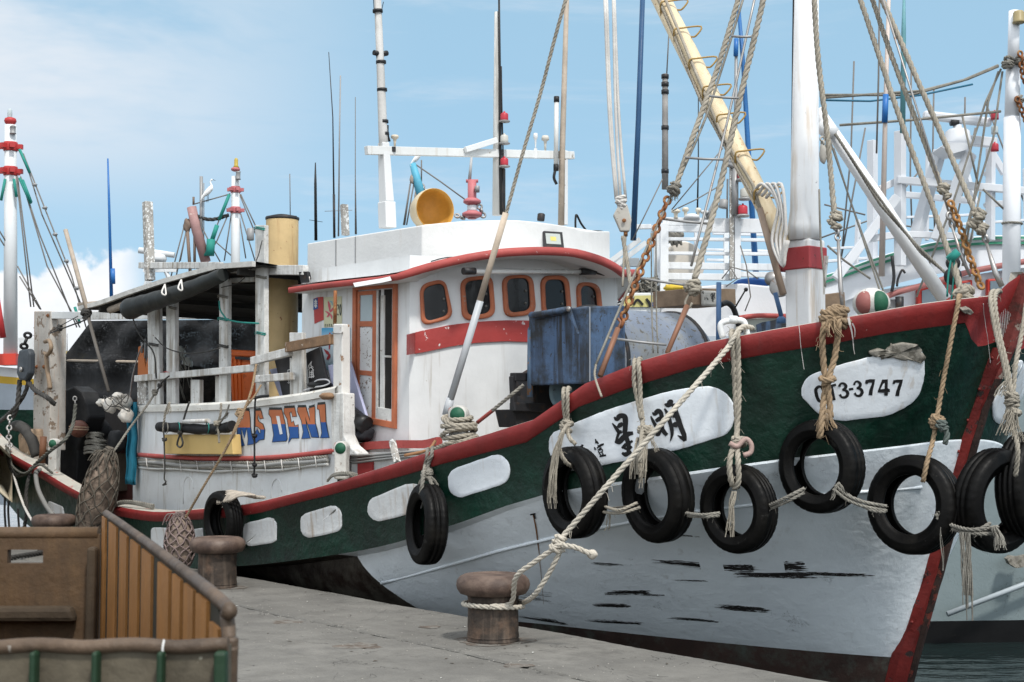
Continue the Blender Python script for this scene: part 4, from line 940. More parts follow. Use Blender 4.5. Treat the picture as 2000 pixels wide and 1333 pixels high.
# ================================================================== masts and aerials on the wheelhouse
def lampbody(mb, c, r, h, mi=0): mb.lathe(c, (0,0,1), [(r*.2, h*1.25), (r*.25, h*1.1), (r*.8, h), (r, h*.85), (r, 0.02), (r*1.0, 0)], 16, mi)
def build_roof_gear():
    aM = toB(L(755, 440, 1.12))[0]
    A_ = lambda x, y, a=aM: A(x, y, a)
    def colr(nm, px0, y0, px1, y1, r0, r1, mat, a=aM, n=12):
        m_ = MB(); P = [A_(px0, y0, a), A_(px1, y1, a)]; m_.tube([P[0], P[0].lerp(P[1], .5), P[1]], [r0, (r0+r1)/2, r1], n); return m_.build(nm, mat, BOAT)
    # left post: square foot, tapering thin pole going up out of the picture
    m_ = MB(); m_.beam(A_(757, 446), A_(755, 395), .135, .13, up=NV); m_.beam(A_(755, 395), A_(749, 279), .128, .10, up=NV, w1=.095, h1=.08); m_.build('mast_post', WHTC, BOAT, bevel=.008)
    r = MB(); P = [A_(750, 300), A_(748, 262), A_(743, 130), A_(735, -60)]; r.tube(P, [.048, .046, .04, .034], 12); pole = r.build('mast_pole', paint('worn_pole', (0.55, 0.54, 0.52), 0.7, var=0.12, vs=3, streak=((0.3, 0.29, 0.27), 0.7, .5), bump=0.3), BOAT)
    m_ = MB()
    for x, y in ((737.5, 22), (744, 122), (746, 176), (748.5, 238), (750, 262)): m_.tube([A_(x, y-3), A_(x+.3, y+3)], .052, 12)
    pieces(m_, 'tape', BLK, pole)
    m_ = MB(); m_.tube(smooth([A_(737, 105), A_(736, 112), A_(741, 114)], 4), .006, 5); m_.tube([A_(730, 103), A_(741, 106)], .028, 8); m_.tube([A_(746, 106), A_(756, 104)], .028, 8)
    m_.tube(smooth([A_(752, 118), A_(741, 150), A_(740, 170), A_(744, 180)], 5), .005, 5); m_.tube(smooth([A_(729, -4), A_(732, 24), A_(743, 26), A_(749, 4)], 5), .004, 5); m_.tube(smooth([A_(757, 245), A_(757, 262), A_(761, 277)], 4), .012, 6); m_.build('cable', BLK, pole)
    # crossbar
    m_ = MB(); m_.beam(A_(715, 294, aM-.02), A_(1119, 304, aM-.02), .06, .085); xb = m_.build('crossbar', WHT, BOAT, bevel=.004)
    m_ = MB(); m_.beam(A_(909, 293, aM-.08), A_(970, 274, aM-.08), .04, .06); m_.build('brace', WHTC, xb, bevel=.004)
    # central mast and its cable, lamps
    cm = colr('signal_mast', 971, 421, 971, 24, .052, .030, paint('mast_dirty_white', (0.55, 0.55, 0.53), 0.6, var=0.1, streak=((0.2, 0.19, 0.17), 0.8, .5), bump=.3))
    m_ = MB(); m_.tube([A_(978, 420, aM-.05), A_(977, 300, aM-.05), A_(976, 120, aM-.05), A_(974, -60, aM-.05)], [.018, .018, .013, .010], 8); m_.build('antenna', BLK, cm)
    m_ = MB(); m_.tube(smooth([A_(983, 418, aM-.06), A_(980, 380, aM-.06), A_(983, 330, aM-.06), A_(980, 200, aM-.06), A_(979, 130, aM-.06)], 6), .008, 6); m_.tube([A_(981, 418), A_(981, 330)], .035, 8); m_.build('cable', BLKM, cm)
    for y, mt in ((232, REDC), (275, plain('lamp_clear', (0.45, 0.44, 0.40), 0.3)), (320, REDC)):
        c = A_(985, y + 5, aM - .10); m_ = MB(); lampbody(m_, c, .043, .085); lp = m_.build('signal_lamp', mt, cm)
        m_ = MB(); m_.lathe(c - Vector((0, 0, .012)), (0,0,1), [(.055, 0), (.062, .005), (.062, .014), (.05, .016)], 16); m_.tube([A_(972, y + 6), c - Vector((0,0,.008))], .012, 6); m_.build('lamp_base', GRYM, cm)
    # GPS mushrooms
    def mush(x, yb, yt, r, mat, flat=False):
        b = A_(x, yb, aM-.03); h = (A_(x, yt, aM-.03) - b).length; m_ = MB()
        m_.lathe(b, (0,0,1), [(r*.25, 0), (r*.3, h*.4), (r*.45, h*.65), (r*(1.0 if flat else .8), h*.72), (r, h*.86), (r*.8, h*.98), (0, h)], 16); m_.build('antenna_dome', mat, xb)
    mush(771, 288, 264, .042, plain('cream_plastic', (0.62, 0.55, 0.44), .4)); mush(1046, 300, 260, .026, WHTC); mush(1065, 297, 265, .042, plain('dirty_plastic', (.55, .52, .46), .5), True)
    m_ = MB(); m_.box(A_(1046, 300, aM-.05), (.035, .02, .11)); m_.build('bracket', WHTC, xb)
    m_ = MB(); m_.box(A_(769, 292, aM-.05), (.04, .03, .05)); m_.build('bracket', BLKM, xb)
    # right post, tube lamp and bamboo pole
    m_ = MB(); m_.beam(A_(1100, 440), A_(1100, 295), .085, .07, up=NV); m_.build('mast_post', WHTC, BOAT, bevel=.005)
    c = A_(1086, 318, aM-.07); m_ = MB(); m_.tube([A_(1086, 322, aM-.07), A_(1087, 200, aM-.07)], .026, 12); tl = m_.build('tube_antenna', plain('frosted_tube', (0.58, 0.58, 0.56), 0.3), BOAT)
    m_ = MB(); m_.tube([A_(1087, 200, aM-.07), A_(1087, 189, aM-.07)], .031, 12); m_.tube([A_(1086, 334, aM-.07), A_(1086, 322, aM-.07)], .030, 12); m_.tube(smooth([A_(1084, 334, aM-.07), A_(1082, 348, aM-.07), A_(1087, 360, aM-.07)], 4), .016, 6); m_.build('cap', BLK, tl)
    m_ = MB(); m_.tube([A_(1096, 440, aM-.09), A_(1098, 300, aM-.09), A_(1108, -40, aM-.09)], [.036, .033, .026], 10)
    for y in (398, 362, 312): m_.tube([A_(1091 + (398-y)*.02, y, aM-.1), A_(1103 + (398-y)*.02, y, aM-.1)], .006, 5)
    m_.build('bamboo_pole', paint('bamboo', (0.36, 0.30, 0.24), 0.7, var=0.15, vs=6, bump=0.4), BOAT)
    # small things on the roof
    m_ = MB(); p = A_(1056, 432, aM + .0); m_.lathe(p, (0.1, 0, 1), [(.038, 0), (.042, .02), (.042, .075), (.03, .085)], 14); m_.build('small_vent', BLKM, BOAT)
    m_ = MB(); m_.tube(smooth([A_(1124, 446), A_(1124, 430), A_(1126, 420), A_(1135, 437), A_(1146, 452)], 5), .012, 6); m_.build('hook', BLK, BOAT)
    # exhaust drum behind the roof, right
    m_ = MB(); c = BP(aF + .35, -1.25, 2.6); m_.lathe(A(1163, 522, aF + .45), (0,0,1), [(.095, 0), (.095, .38), (.1, .39), (.09, .40), (.09, .36), (0, .36)], 20); m_.build('exhaust_stack', paint('soot_grey', (0.10, 0.10, 0.10), .8, var=.2, bump=.5), BOAT)
    # weathered wooden stub
    m_ = MB(); m_.beam(L(675, 460, .9), L(672, 400, .9), .075, .05, up=EA); m_.build('wooden_stub', WOODG, BOAT, bevel=.004)
    # yellow cowl ventilator
    ax = Vector((0.50, -0.86, 0.0)).normalized(); c = W(850, 409, 14.4); R = .215
    sh = MB(); sh.lathe(c, -ax, [(R, -.0), (R*1.02, .02), (R, .10), (R*.85, .22), (R*.5, .32), (0, .35)], 36, caps=False); cw = sh.build('cowl_ventilator', paint('cowl_cream', (0.60, 0.50, 0.34), .5, var=.06, bump=.1), BOAT)
    sh = MB(); sh.lathe(c + ax*.004, -ax, [(R*1.0, 0), (R*.97, .0), (R*.96, .10), (R*.80, .20), (R*.4, .26), (0, .28)], 36, caps=False); sh.build('cowl_mouth', paint('cowl_orange', (0.55, 0.28, 0.05), .5, var=.12, vs=5, chips=((.3, .14, .03), .34, 10), bump=.2), cw)
    sh = MB(); sh.lathe(c - Vector((0,0,.45)) - ax*.17, (0,0,1), [(.12, 0), (.12, .3)], 20); sh.build('cowl_neck', MATS['cowl_cream'], cw)
build_roof_gear()

# ================================================================== FUNNEL AND AFT HOUSE
AL = 1.72
def build_aft():
    # funnel
    c = L(548, 770, 1.0); top = L(548, 428, 1.0); r = .185; h = top.z - 1.3; b = Vector((c.x, c.y, 1.3)); m_ = MB(); m_.lathe(b, (0,0,1), [(r, 0), (r, h*.6), (r*1.0, h*.62), (r*.99, h*.63), (r*.985, h - .01), (r*.985, h), (r*.9, h), (r*.9, h - .2)], 40, caps=False)
    fn = m_.build('funnel', YEL, BOAT)
    m_ = MB(); m_.lathe(b + Vector((0,0,h-.02)), (0,0,1), [(r*1.0, 0), (r*1.03, .01), (r*1.03, .03), (r*.9, .035), (0, .034)], 40); m_.tube(smooth([b + Vector((-.17,-.05,h+.01)), b + Vector((0,-.08,h+.03)), b + Vector((.17,-.05,h+.01))], 4), .012, 6); m_.build('funnel_rim', BLKM, fn)
    # bulwark wall of the aft house with the painted name
    wallm = paint('aft_wall_white', (0.66, 0.68, 0.69), 0.5, var=0.05, vs=2, streak=((0.30, 0.26, 0.2), 0.75, 0.43), chips=((0.3, 0.26, 0.2), 0.315, 16.0), stain=((0.42, 0.40, 0.36), 0.5, 3.0), bump=0.35, bs=18)
    topy = [(262, 800), (330, 799), (400, 797), (470, 793), (530, 786), (600, 777), (660, 765)]
    def bend(px): return AL - 0.30 * max(0, (300 - px) / 40) ** 2
    mb = MB(); G = []
    xs = [262, 266, 272, 280, 290, 300] + list(range(320, 661, 20))
    for x in xs:
        l = bend(x); t = L(x, interp(topy, x), l); G.append([Vector((t.x, t.y, .35)), Vector((t.x, t.y, 1.0)), t])
    G.insert(0, [p + NV*1.4 for p in G[0]])
    mb.grid(G, 0, False); aw = mb.build('aft_bulwark', wallm, BOAT, recalc=False)
    mb = MB(); rr = []
    for x in xs:
        l = bend(x); t = L(x, interp(topy, x), l); y1 = 10/2778*t.y
        rr.append([t + NV*.10 - Vector((0,0,.02)), t + NV*.10 + Vector((0,0,.05)), t - NV*.005 + Vector((0,0,.055)), t - NV*.035 + Vector((0,0,.03)), t - NV*.035 - Vector((0,0,.03)), t - Vector((0,0,.03))])
    mb.grid(rr, 0, False); mb.build('cap_rail', paint('cap_rail_white', (0.62, 0.61, 0.57), .7, var=.1, vs=4, chips=((.34, .28, .2), .40, 16), bump=.5), aw, recalc=False)
    redy = [(262, 888), (330, 893), (400, 896), (480, 896), (560, 892), (660, 880)]
    mb = MB(); mb.tube(smooth([L(x, interp(redy, x), bend(x) + .02) for x in range(264, 661, 18)], 3), .026, 8); mb.build('red_moulding', PINK, aw)
    # bundle of grey pipes and rope under the moulding
    for k, (dy, rad, mt) in enumerate(((9, .020, ROPEG), (14, .024, plain('grey_pipe', (.30, .30, .29), .6)), (19, .017, ROPEG), (24, .014, plain('pale_pipe', (.5, .5, .48), .6)))):
        mb = MB(); P = smooth([L(x, interp(redy, x) + dy + 1.5*math.sin(x*.05 + k*2), bend(x) + .035) for x in range(266, 645, 22)], 3)
        mb.rope(P, rad) if k in (0, 2) else mb.tube(P, rad, 8); mb.build('pipe', mt, aw, recalc=False)
    mb = MB()
    for x in range(285, 640, 33): mb.tube([L(x, interp(redy, x) + 5, AL + .065), L(x + 3, interp(redy, x) + 28, AL + .065)], .005, 5)
    pieces(mb, 'pipe_tie', ROPEW, aw)
    # arched hatches outlines low on the wall
    for x, y in ((368, 955), (540, 960)):
        mb = MB(); mb.tube([L(x + 10*math.cos(t_), y + (-24*math.sin(t_) if t_ < 3.2 else 0), AL + .004) for t_ in [math.pi*i/14 for i in range(15)]] + [L(x - 10, y + 30, AL + .004)], .006, 5); mb.build('hatch_outline', WHTC, aw)
    # lettering "MS DENI": black shadow, orange top, blue foot
    def q(pts): return [(450 + x/10, 770 + y/10) for x, y in pts]
    LT = [ # (polygon, split y line left/right)
        ([(150, 440), (215, 480), (245, 500), (262, 320), (365, 335), (378, 460), (385, 640), (425, 860), (465, 970), (335, 995), (350, 880), (318, 650), (275, 850), (205, 650), (215, 840), (268, 1000), (120, 1045), (150, 900), (135, 640)], 665, 645),
        ([(480, 330), (590, 325), (640, 475), (575, 480), (545, 395), (525, 480), (550, 540), (630, 590), (665, 700), (655, 880), (560, 895), (495, 960), (480, 800), (520, 670), (560, 770), (590, 770), (590, 690), (540, 640), (480, 625)], 665, 720),
        ([(755, 310), (1000, 310), (1060, 560), (1105, 880), (1080, 915), (820, 935), (850, 800), (800, 460), (755, 395)], 575, 600),
        ([(1050, 280), (1250, 270), (1290, 435), (1215, 440), (1190, 340), (1150, 370), (1190, 570), (1230, 530), (1255, 630), (1320, 600), (1335, 860), (1190, 860), (1130, 955), (1165, 790), (1110, 480), (1050, 370)], 640, 640),
        ([(1315, 265), (1470, 260), (1560, 560), (1530, 280), (1645, 250), (1650, 560), (1690, 710), (1725, 850), (1590, 840), (1500, 560), (1460, 440), (1480, 620), (1555, 860), (1395, 870), (1430, 740), (1390, 520), (1315, 345)], 590, 590),
        ([(1700, 215), (1850, 200), (1860, 540), (1895, 740), (1925, 850), (1760, 855), (1790, 760), (1765, 540), (1735, 300), (1700, 290)], 550, 550)]
    counters = [q([(890, 430), (955, 430), (1020, 780), (965, 790)])]
    orange = plain('letter_orange', (0.48, 0.15, 0.06), .6); blue = plain('letter_blue', (0.02, 0.09, 0.30), .6, chips=((.3, .38, .5), .32, 30))
    surf = lambda l: (lambda px, py, off: L(px, py, l))
    def clip(poly, y0, keep_top):
        out = []
        for i in range(len(poly)):
            (x1, ya), (x2, yb) = poly[i-1], poly[i]; ia = (ya < y0) == keep_top; ib = (yb < y0) == keep_top
            if ia != ib: t_ = (y0 - ya)/(yb - ya); out.append((x1 + (x2-x1)*t_, y0))
            if ib: out.append((x2, yb))
        return out
    def grow(poly, d):
        n = len(poly); ar = sum(poly[i-1][0]*poly[i][1] - poly[i][0]*poly[i-1][1] for i in range(n)); sg = 1 if ar > 0 else -1; out = []
        for i in range(n):
            a, b, c_ = Vector(poly[i-1]), Vector(poly[i]), Vector(poly[(i+1) % n]); t1 = (b-a).normalized(); t2 = (c_-b).normalized()
            n1 = Vector((t1.y, -t1.x))*sg; n2 = Vector((t2.y, -t2.x))*sg; m_ = (n1 + n2); m_ = m_.normalized() if m_.length > .2 else n1; out.append((b.x + m_.x*d, b.y + m_.y*d))
        return out
    sh_, up_, dn_ = [], [], []
    for poly, yl, yr in LT:
        big = grow(poly, 14); sh_.append(q(big)); sh_.append(q(clip([(x, y - 48) for x, y in poly], min(y for x, y in poly) + 60, True)))
        up_.append(q(clip(poly, (yl+yr)/2, True))); dn_.append(q(clip(poly, (yl+yr)/2, False)))
    ik = plain('letter_shadow', (0.035, 0.038, 0.035), .6)
    glyph('name_lettering', sh_, ik, surf(AL + .004), aw); glyph('name_lettering', up_, orange, surf(AL + .0065), aw); glyph('name_lettering', dn_, blue, surf(AL + .0065), aw)
    glyph('letter_counter', counters, wallm, surf(AL + .009), aw)
    # posts and rails above the wall
    for x0, x1, yt, yb, dx, l, mt in ((290, 314, 600, 790, -3, 1.66, WHTD), (325, 344, 590, 789, -1, 1.66, WHTD), (427, 445, 545, 787, 1, 1.66, WHTD), (499, 519, 440, 782, -1, 1.66, WHTD),
                                      (268, 286, 742, 790, 0, 1.66, WOODG), (372, 391, 742, 790, 0, 1.66, WHTD), (420, 429, 735, 786, 0, 1.63, WHTD), (566, 592, 650, 778, -1, 1.66, WHTD)):
        mb = MB(); postL(mb, x0, x1 - 2, yt, yb, l, .055, dx); mb.build('canopy_post' if yb - yt > 100 else 'rail_post', mt, BOAT, bevel=.005)
    for p0, p1, h_, mt, l in (((266, 740), (500, 719), .075, WHTD, 1.70), ((493, 706), (568, 687), .085, WHTD, 1.72), ((561, 679), (648, 663), .10, WOODB, 1.74), ((500, 741), (572, 735), .075, WHTD, 1.73)):
        mb = MB(); beamL(mb, p0, p1, l, .06, h_); mb.build('rail', mt, BOAT, bevel=.006)
    # tall forward post with flaring foot
    mb = MB(); postL(mb, 650, 668, 633, 775, 1.72, .10); mb.build('corner_post', paint('split_post', (0.66, 0.65, 0.62), .7, var=.08, chips=((.28, .17, .1), .38, 9), bump=.6), BOAT, bevel=.012)
    mb = MB(); mb.prism([L(x, y, 1.76) for x, y in ((644, 768), (670, 768), (671, 850), (680, 870), (697, 885), (697, 890), (648, 890))], NV*.14); mb.build('post_foot', WHTD, BOAT, bevel=.012)
    mb = MB(); mb.tube([L(655, 568, 1.66), L(654, 640, 1.66)], .018, 8); mb.build('iron_rod', RUST, BOAT)
    mb = MB(); mb.blob(L(638, 774, 1.80), (.10, .06, .035), amp=.08, rot=Matrix.Rotation(TH + R_(90), 3, 'Z')); mb.build('cap_end', WOODB, BOAT)
    for yb_ in (598, 0)[:1]:
        mb = MB(); mb.tube([L(650 + 9 + 10*math.cos(t_), 650 + 2*math.sin(t_), 1.72 + .06*math.sin(t_)) for t_ in [6.283*i/12 for i in range(12)]], .007, 5, closed=True); mb.build('wire_tie', STL, BOAT)
    # cross beams
    for p0, p1, l, w_, h_, mt in (((275, 519), (432, 519), .30, .08, .085, WHTD), ((432, 527), (503, 527), 1.60, .07, .08, WHTD), ((432, 549), (500, 546), 1.5, .05, .05, WHTD), ((500, 528), (597, 528), 1.56, .07, .10, WHTD)):
        mb = MB(); beamL(mb, p0, p1, l, w_, h_); mb.build('cross_beam', mt, BOAT, bevel=.005)
    mb = MB(); mb.beam(L(293, 548, .3) - Vector((0,0,.0)), L(288, 395, .3), .12, .10, up=EA); mb.build('weathered_post', WOODG, BOAT, bevel=.006)
    # stern post and beam
    mb = MB(); postL(mb, 64, 97, 608, 880, 1.8, .22, 2); sp = mb.build('stern_post', paint('stern_post_white', (.44, .41, .37), .8, var=.12, vs=3, chips=((.2, .15, .11), .41, 6), streak=((.4, .2, .1), .6, .45), bump=.8), BOAT, bevel=.012)
    mb = MB()
    for x, y in ((72, 717), (86, 717), (71, 768), (85, 768), (94, 617)): mb.lathe(L(x, y, 1.815), -NV, [(.028, 0), (.028, .008), (.014, .012), (.014, .025), (0, .026)], 10)
    pieces(mb, 'bolt', RUST, sp)
    mb = MB(); beamL(mb, (97, 616), (172, 617), 1.75, .08, .095); mb.build('cross_beam', WHT, BOAT, bevel=.006)
    mb = MB(); beamL(mb, (165, 617), (500, 614), -.6, .08, .13); mb.build('cross_beam', WHTD, BOAT, bevel=.005)
    # canopy roof over battens
    near = [(160, 606), (200, 596), (262, 574), (330, 552), (430, 525), (500, 520)]
    N_ = [L(x, y, 1.85) for x, y in resample2(near, 20)]; F_ = [Vector(p) + NV*2.6 + Vector((0, 0, -.02)) for p in N_]
    mb = MB(); G = [[n.lerp(f, k/8) + Vector((0,0, .02*math.sin(k*2.1+i))) for k in range(9)] for i, (n, f) in enumerate(zip(N_, F_))]; mb.grid(G)
    mb.grid([[p + Vector((0,0,.03)) for p in r] for r in G]); mb.build('canopy_roof', plain('canopy_tarp', (0.025, 0.025, 0.024), .9, bump=.4), BOAT, recalc=False)
    mb = MB(); P = [n - NV*.03 + Vector((0,0,.02)) for n in N_]; 
    for i in range(len(P)-1): mb.beam(P[i], P[i+1] + (P[i+1]-P[i])*.02, .045, .055)
    mb.build('canopy_edge', paint('canopy_edge_white', (.55, .54, .51), .8, var=.12, vs=6, chips=((.2, .18, .15), .36, 20), bump=.6), BOAT)
    for k in range(5):
        mb = MB(); i = 2 + k*4; mb.beam(N_[i] - Vector((0,0,.05)), F_[i] - Vector((0,0,.05)), .05, .06); mb.build('canopy_batten', plain('batten_black', (.035, .033, .03), .9), BOAT)
    # pole on the far left edge under the roof
    mb = MB(); mb.tube([L(152, 596, 1.9), L(215, 590, 1.5)], .028, 8); mb.tube([L(215, 606, 1.8), L(262, 588, 1.8)], .045, 10); mb.build('bamboo_pole', MATS['bamboo'], BOAT)
    # dark inside back of the aft house
    # tarp roll hanging on the near edge
    rl = MB(); C_ = smooth([L(253, 604, 1.92), L(290, 592, 1.92), L(340, 576, 1.92), (L(390, 557, 1.92)), L(436, 537, 1.90)], 8); n = len(C_); rad = [.128 - .055*(i/(n-1))**.8 + .003*math.sin(i*1.3) for i in range(n)]
    rl.tube(C_, rad, 16); rl.build('tarp_roll', paint('tarp_black', (0.016, 0.019, 0.018), .55, var=.2, bump=.8, bs=7), None, 'rolled up black tarpaulin tied along the edge of the canopy', bevel=0, cat='tarpaulin')
    for x, y in ((318, 570), (350, 561)):
        mb = MB(); mb.tube(smooth([L(x + 4, y - 14, 1.95), L(x - 2, y + 2, 2.06), L(x + 6, y + 6, 2.06), L(x + 4, y - 14, 1.95)], 5), .010, 6); 
        mb.build('tie_cord', ROPEW, None, 'pale tie cord looped down over the %s of the tarpaulin roll' % ('upper part' if x > 330 else 'lower part'), cat='cord')
    # shade net
    net = paint('shade_net', (0.014, 0.014, 0.015), .9, var=.2, boat=True, alpha=(48.0, .60), bump=.4)
    mb = MB(); G = []
    for i in range(29):
        t_ = i/28; x = 118 + (505 - 118)*t_; yt = 627 - 3*t_; row = []
        for j in range(15):
            v = j/14; y = yt + v*(790 - yt); 
            xl = 178 - (178 - 119) * min(1, v*2.1) if v < .48 else 119; xx = xl + (505 - xl)*t_
            row.append(L(xx, y, -.55 + .07*math.sin(i*.9 + j*.3) + .05*math.sin(j*1.1)))
        G.append(row)
    mb.grid(G); mb.build('shade_net', net, None, 'torn black shade net hanging behind the posts at the stern', cat='net', recalc=False)
    mb = MB(); mb.tube([L(112, 704, -.5), L(300, 708, -.5)], .022, 8); mb.build('net_pole', MATS['bamboo'], None, 'thin bamboo pole holding out the shade net at the stern', cat='pole')
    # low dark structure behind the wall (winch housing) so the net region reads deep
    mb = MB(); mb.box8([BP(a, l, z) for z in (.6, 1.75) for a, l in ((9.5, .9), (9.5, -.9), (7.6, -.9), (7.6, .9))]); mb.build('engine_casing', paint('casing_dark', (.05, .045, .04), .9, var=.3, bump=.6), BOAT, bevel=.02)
build_aft()
# ================================================================== TYRES
TY = []
def build_tyres():
    tm = paint('tyre_rubber', (0.0042, 0.004, 0.0038), 0.5, var=0.2, vs=4, col2=(0.010, 0.009, 0.0075), c2=(0.5, 0.75, 4), chips=((0.022, 0.021, 0.019), 0.36, 6.0), bump=0.35, bs=40, spec=0.13)
    def tyre_mesh(variant):
        R = 1.0; n = 144; mb = MB()
        prof = [(.60, -.20), (.66, -.24), (.75, -.278), (.765, -.290), (.79, -.291), (.805, -.283), (.88, -.275), (.945, -.24), (.975, -.205), (.985, -.165)]
        g = {0: (-.10, 0.0, .10), 1: (-.06, .06), 2: (-.11, .11)}[variant]; tread = []
        for x in g: tread += [(.997, x - .018), (.975, x - .012), (.975, x + .012), (.997, x + .018)]
        prof += tread + [(r, -x) for r, x in reversed(prof[:10])]
        prof += [(.60, .16), (.62, .12), (.72, .235), (.86, .235), (.935, .17), (.945, 0), (.935, -.17), (.86, -.235), (.72, -.235), (.62, -.12), (.60, -.16)]
        vs = []; m = len(prof)
        for k in range(n):
            an = 2*math.pi*k/n; lug = (k % 4) < 1
            for i, (r, x) in enumerate(prof):
                sh = i in (7, 8, 9) or i in (10 + len(tread), 11 + len(tread), 12 + len(tread))
                rr = r - (.008 if sh and lug else 0) - (.006 if variant == 1 and 10 <= i < 10 + len(tread) and (k % 4) < 1 else 0)
                vs.append((rr*math.cos(an), x, rr*math.sin(an)))
        fs = [(k*m+i, k*m+(i+1) % m, ((k+1) % n)*m+(i+1) % m, ((k+1) % n)*m+i) for k in range(n) for i in range(m)]
        me = bpy.data.meshes.new('tyre'); me.from_pydata(vs, [], fs); me.materials.append(tm)
        for p in me.polygons: p.use_smooth = True
        bm = bmesh.new(); bm.from_mesh(me); bmesh.ops.recalc_face_normals(bm, faces=bm.faces); bm.to_mesh(me); bm.free(); return me
    M = [tyre_mesh(v) for v in range(3)]
    data = [(436, 1017, 118, 62, 0, .05, 'worn black tyre half hidden behind the second bollard, rags draped on top'),
            (833, 1024, 160, 72, 1, -.03, 'narrow looking black tyre hung edge on between two white hull panels'),
            (1122, 962, 182, 57, 2, .05, 'black tyre hung below the left end of the painted name panel'),
            (1284, 968, 187, 52, 2, .08, 'black tyre hung under the name panel, behind the frayed rope knot'),
            (1442, 994, 176, 41, 0, .04, 'black tyre whose rope runs up to the gunwale beside the white bent pipe'),
            (1604, 911, 187, 37, 1, .02, 'highest hung black tyre, just below the registration number panel'),
            (1786, 986, 197, 32, 0, -.06, 'big black tyre hung against the stem of the boat'),
            (1948, 978, 208, -50, 1, .1, 'black tyre at the far side of the stem with frayed white strands beside it'),
            (2012, 950, 215, -66, 0, .0, 'black tyre furthest round the far side of the bow, cut by the frame')]
    for i, (cx, cy, h, dl, v, roll, lab) in enumerate(data):
        if i < 7: D = min(hit(cx, cy, 0)[0].y - .24, GD(min(cx, 1960)) + .03)
        else: D = 9.75 + .12*(i-7)
        c = W(cx, cy, D); cd_ = (CAM - c); cd_.z = 0; cd_.normalize()
        an = math.atan2(cd_.y, cd_.x) - R_(dl)        # turn the axle to the left of the line of sight
        yaw = an + math.pi/2                            # mesh axle is local y
        o = bpy.data.objects.new('tyre', M[v]); COL.objects.link(o); s = h / 2 / FPX * D * .985
        o.scale = (s, s, s); o.location = c; o.rotation_euler = (roll * .8, random.uniform(0, 6), yaw)
        o.rotation_mode = 'XYZ'
        Mx = Matrix.Rotation(yaw, 4, 'Z') @ Matrix.Rotation(roll, 4, 'X') @ Matrix.Rotation(random.uniform(0, 6.28), 4, 'Y')
        o.rotation_euler = Mx.to_euler()
        tag(o, lab, 'tyre', 'tyres hung along the side of the boat as fenders'); TY.append((cx, cy, D, s, Mx))
build_tyres()

# ================================================================== ROPES ON THE BOW
def gd(px, o=-.05): return GD(px) + o
def frayed(mb, pts, n, spread, r, seed=1, ln=(.7, 1.0)):
    """loose yarns hanging along a path (world points)"""
    rnd = random.Random(seed); P = smooth(pts, 5)
    for k in range(n):
        a = rnd.uniform(0, 6.28); m = max(3, int(len(P) * rnd.uniform(*ln))); Q = []
        ph = rnd.uniform(0, 6.28)
        for i in range(m):
            s = spread * (.35 + .65 * i / len(P)); Q.append(P[i] + Vector((math.cos(a), math.sin(a)*.6, 0)) * s + Vector((math.sin(i*.8+ph), math.cos(i*.7+ph), 0)) * r * 2.0)
        mb.tube(Q, r * rnd.uniform(.6, 1.1), 4, False)
def knot(mb, c, r, seed=0, turns=4, rad=None):
    """a lump of rope turns"""
    rnd = random.Random(seed); R = rad or r * 2.4; c = Vector(c)
    for t_ in range(turns):
        n = Vector((rnd.uniform(-.6, .6), rnd.uniform(-.4, .4), rnd.choice([1, -1, .8]) )).normalized(); u = n.orthogonal().normalized(); v = n.cross(u)
        off = n * (t_ - turns/2) * r * 1.1
        mb.rope([c + off + (u*math.cos(2*math.pi*k/14) + v*math.sin(2*math.pi*k/14)) * R * (1 - .12*abs(t_ - turns/2)) for k in range(15)], r)
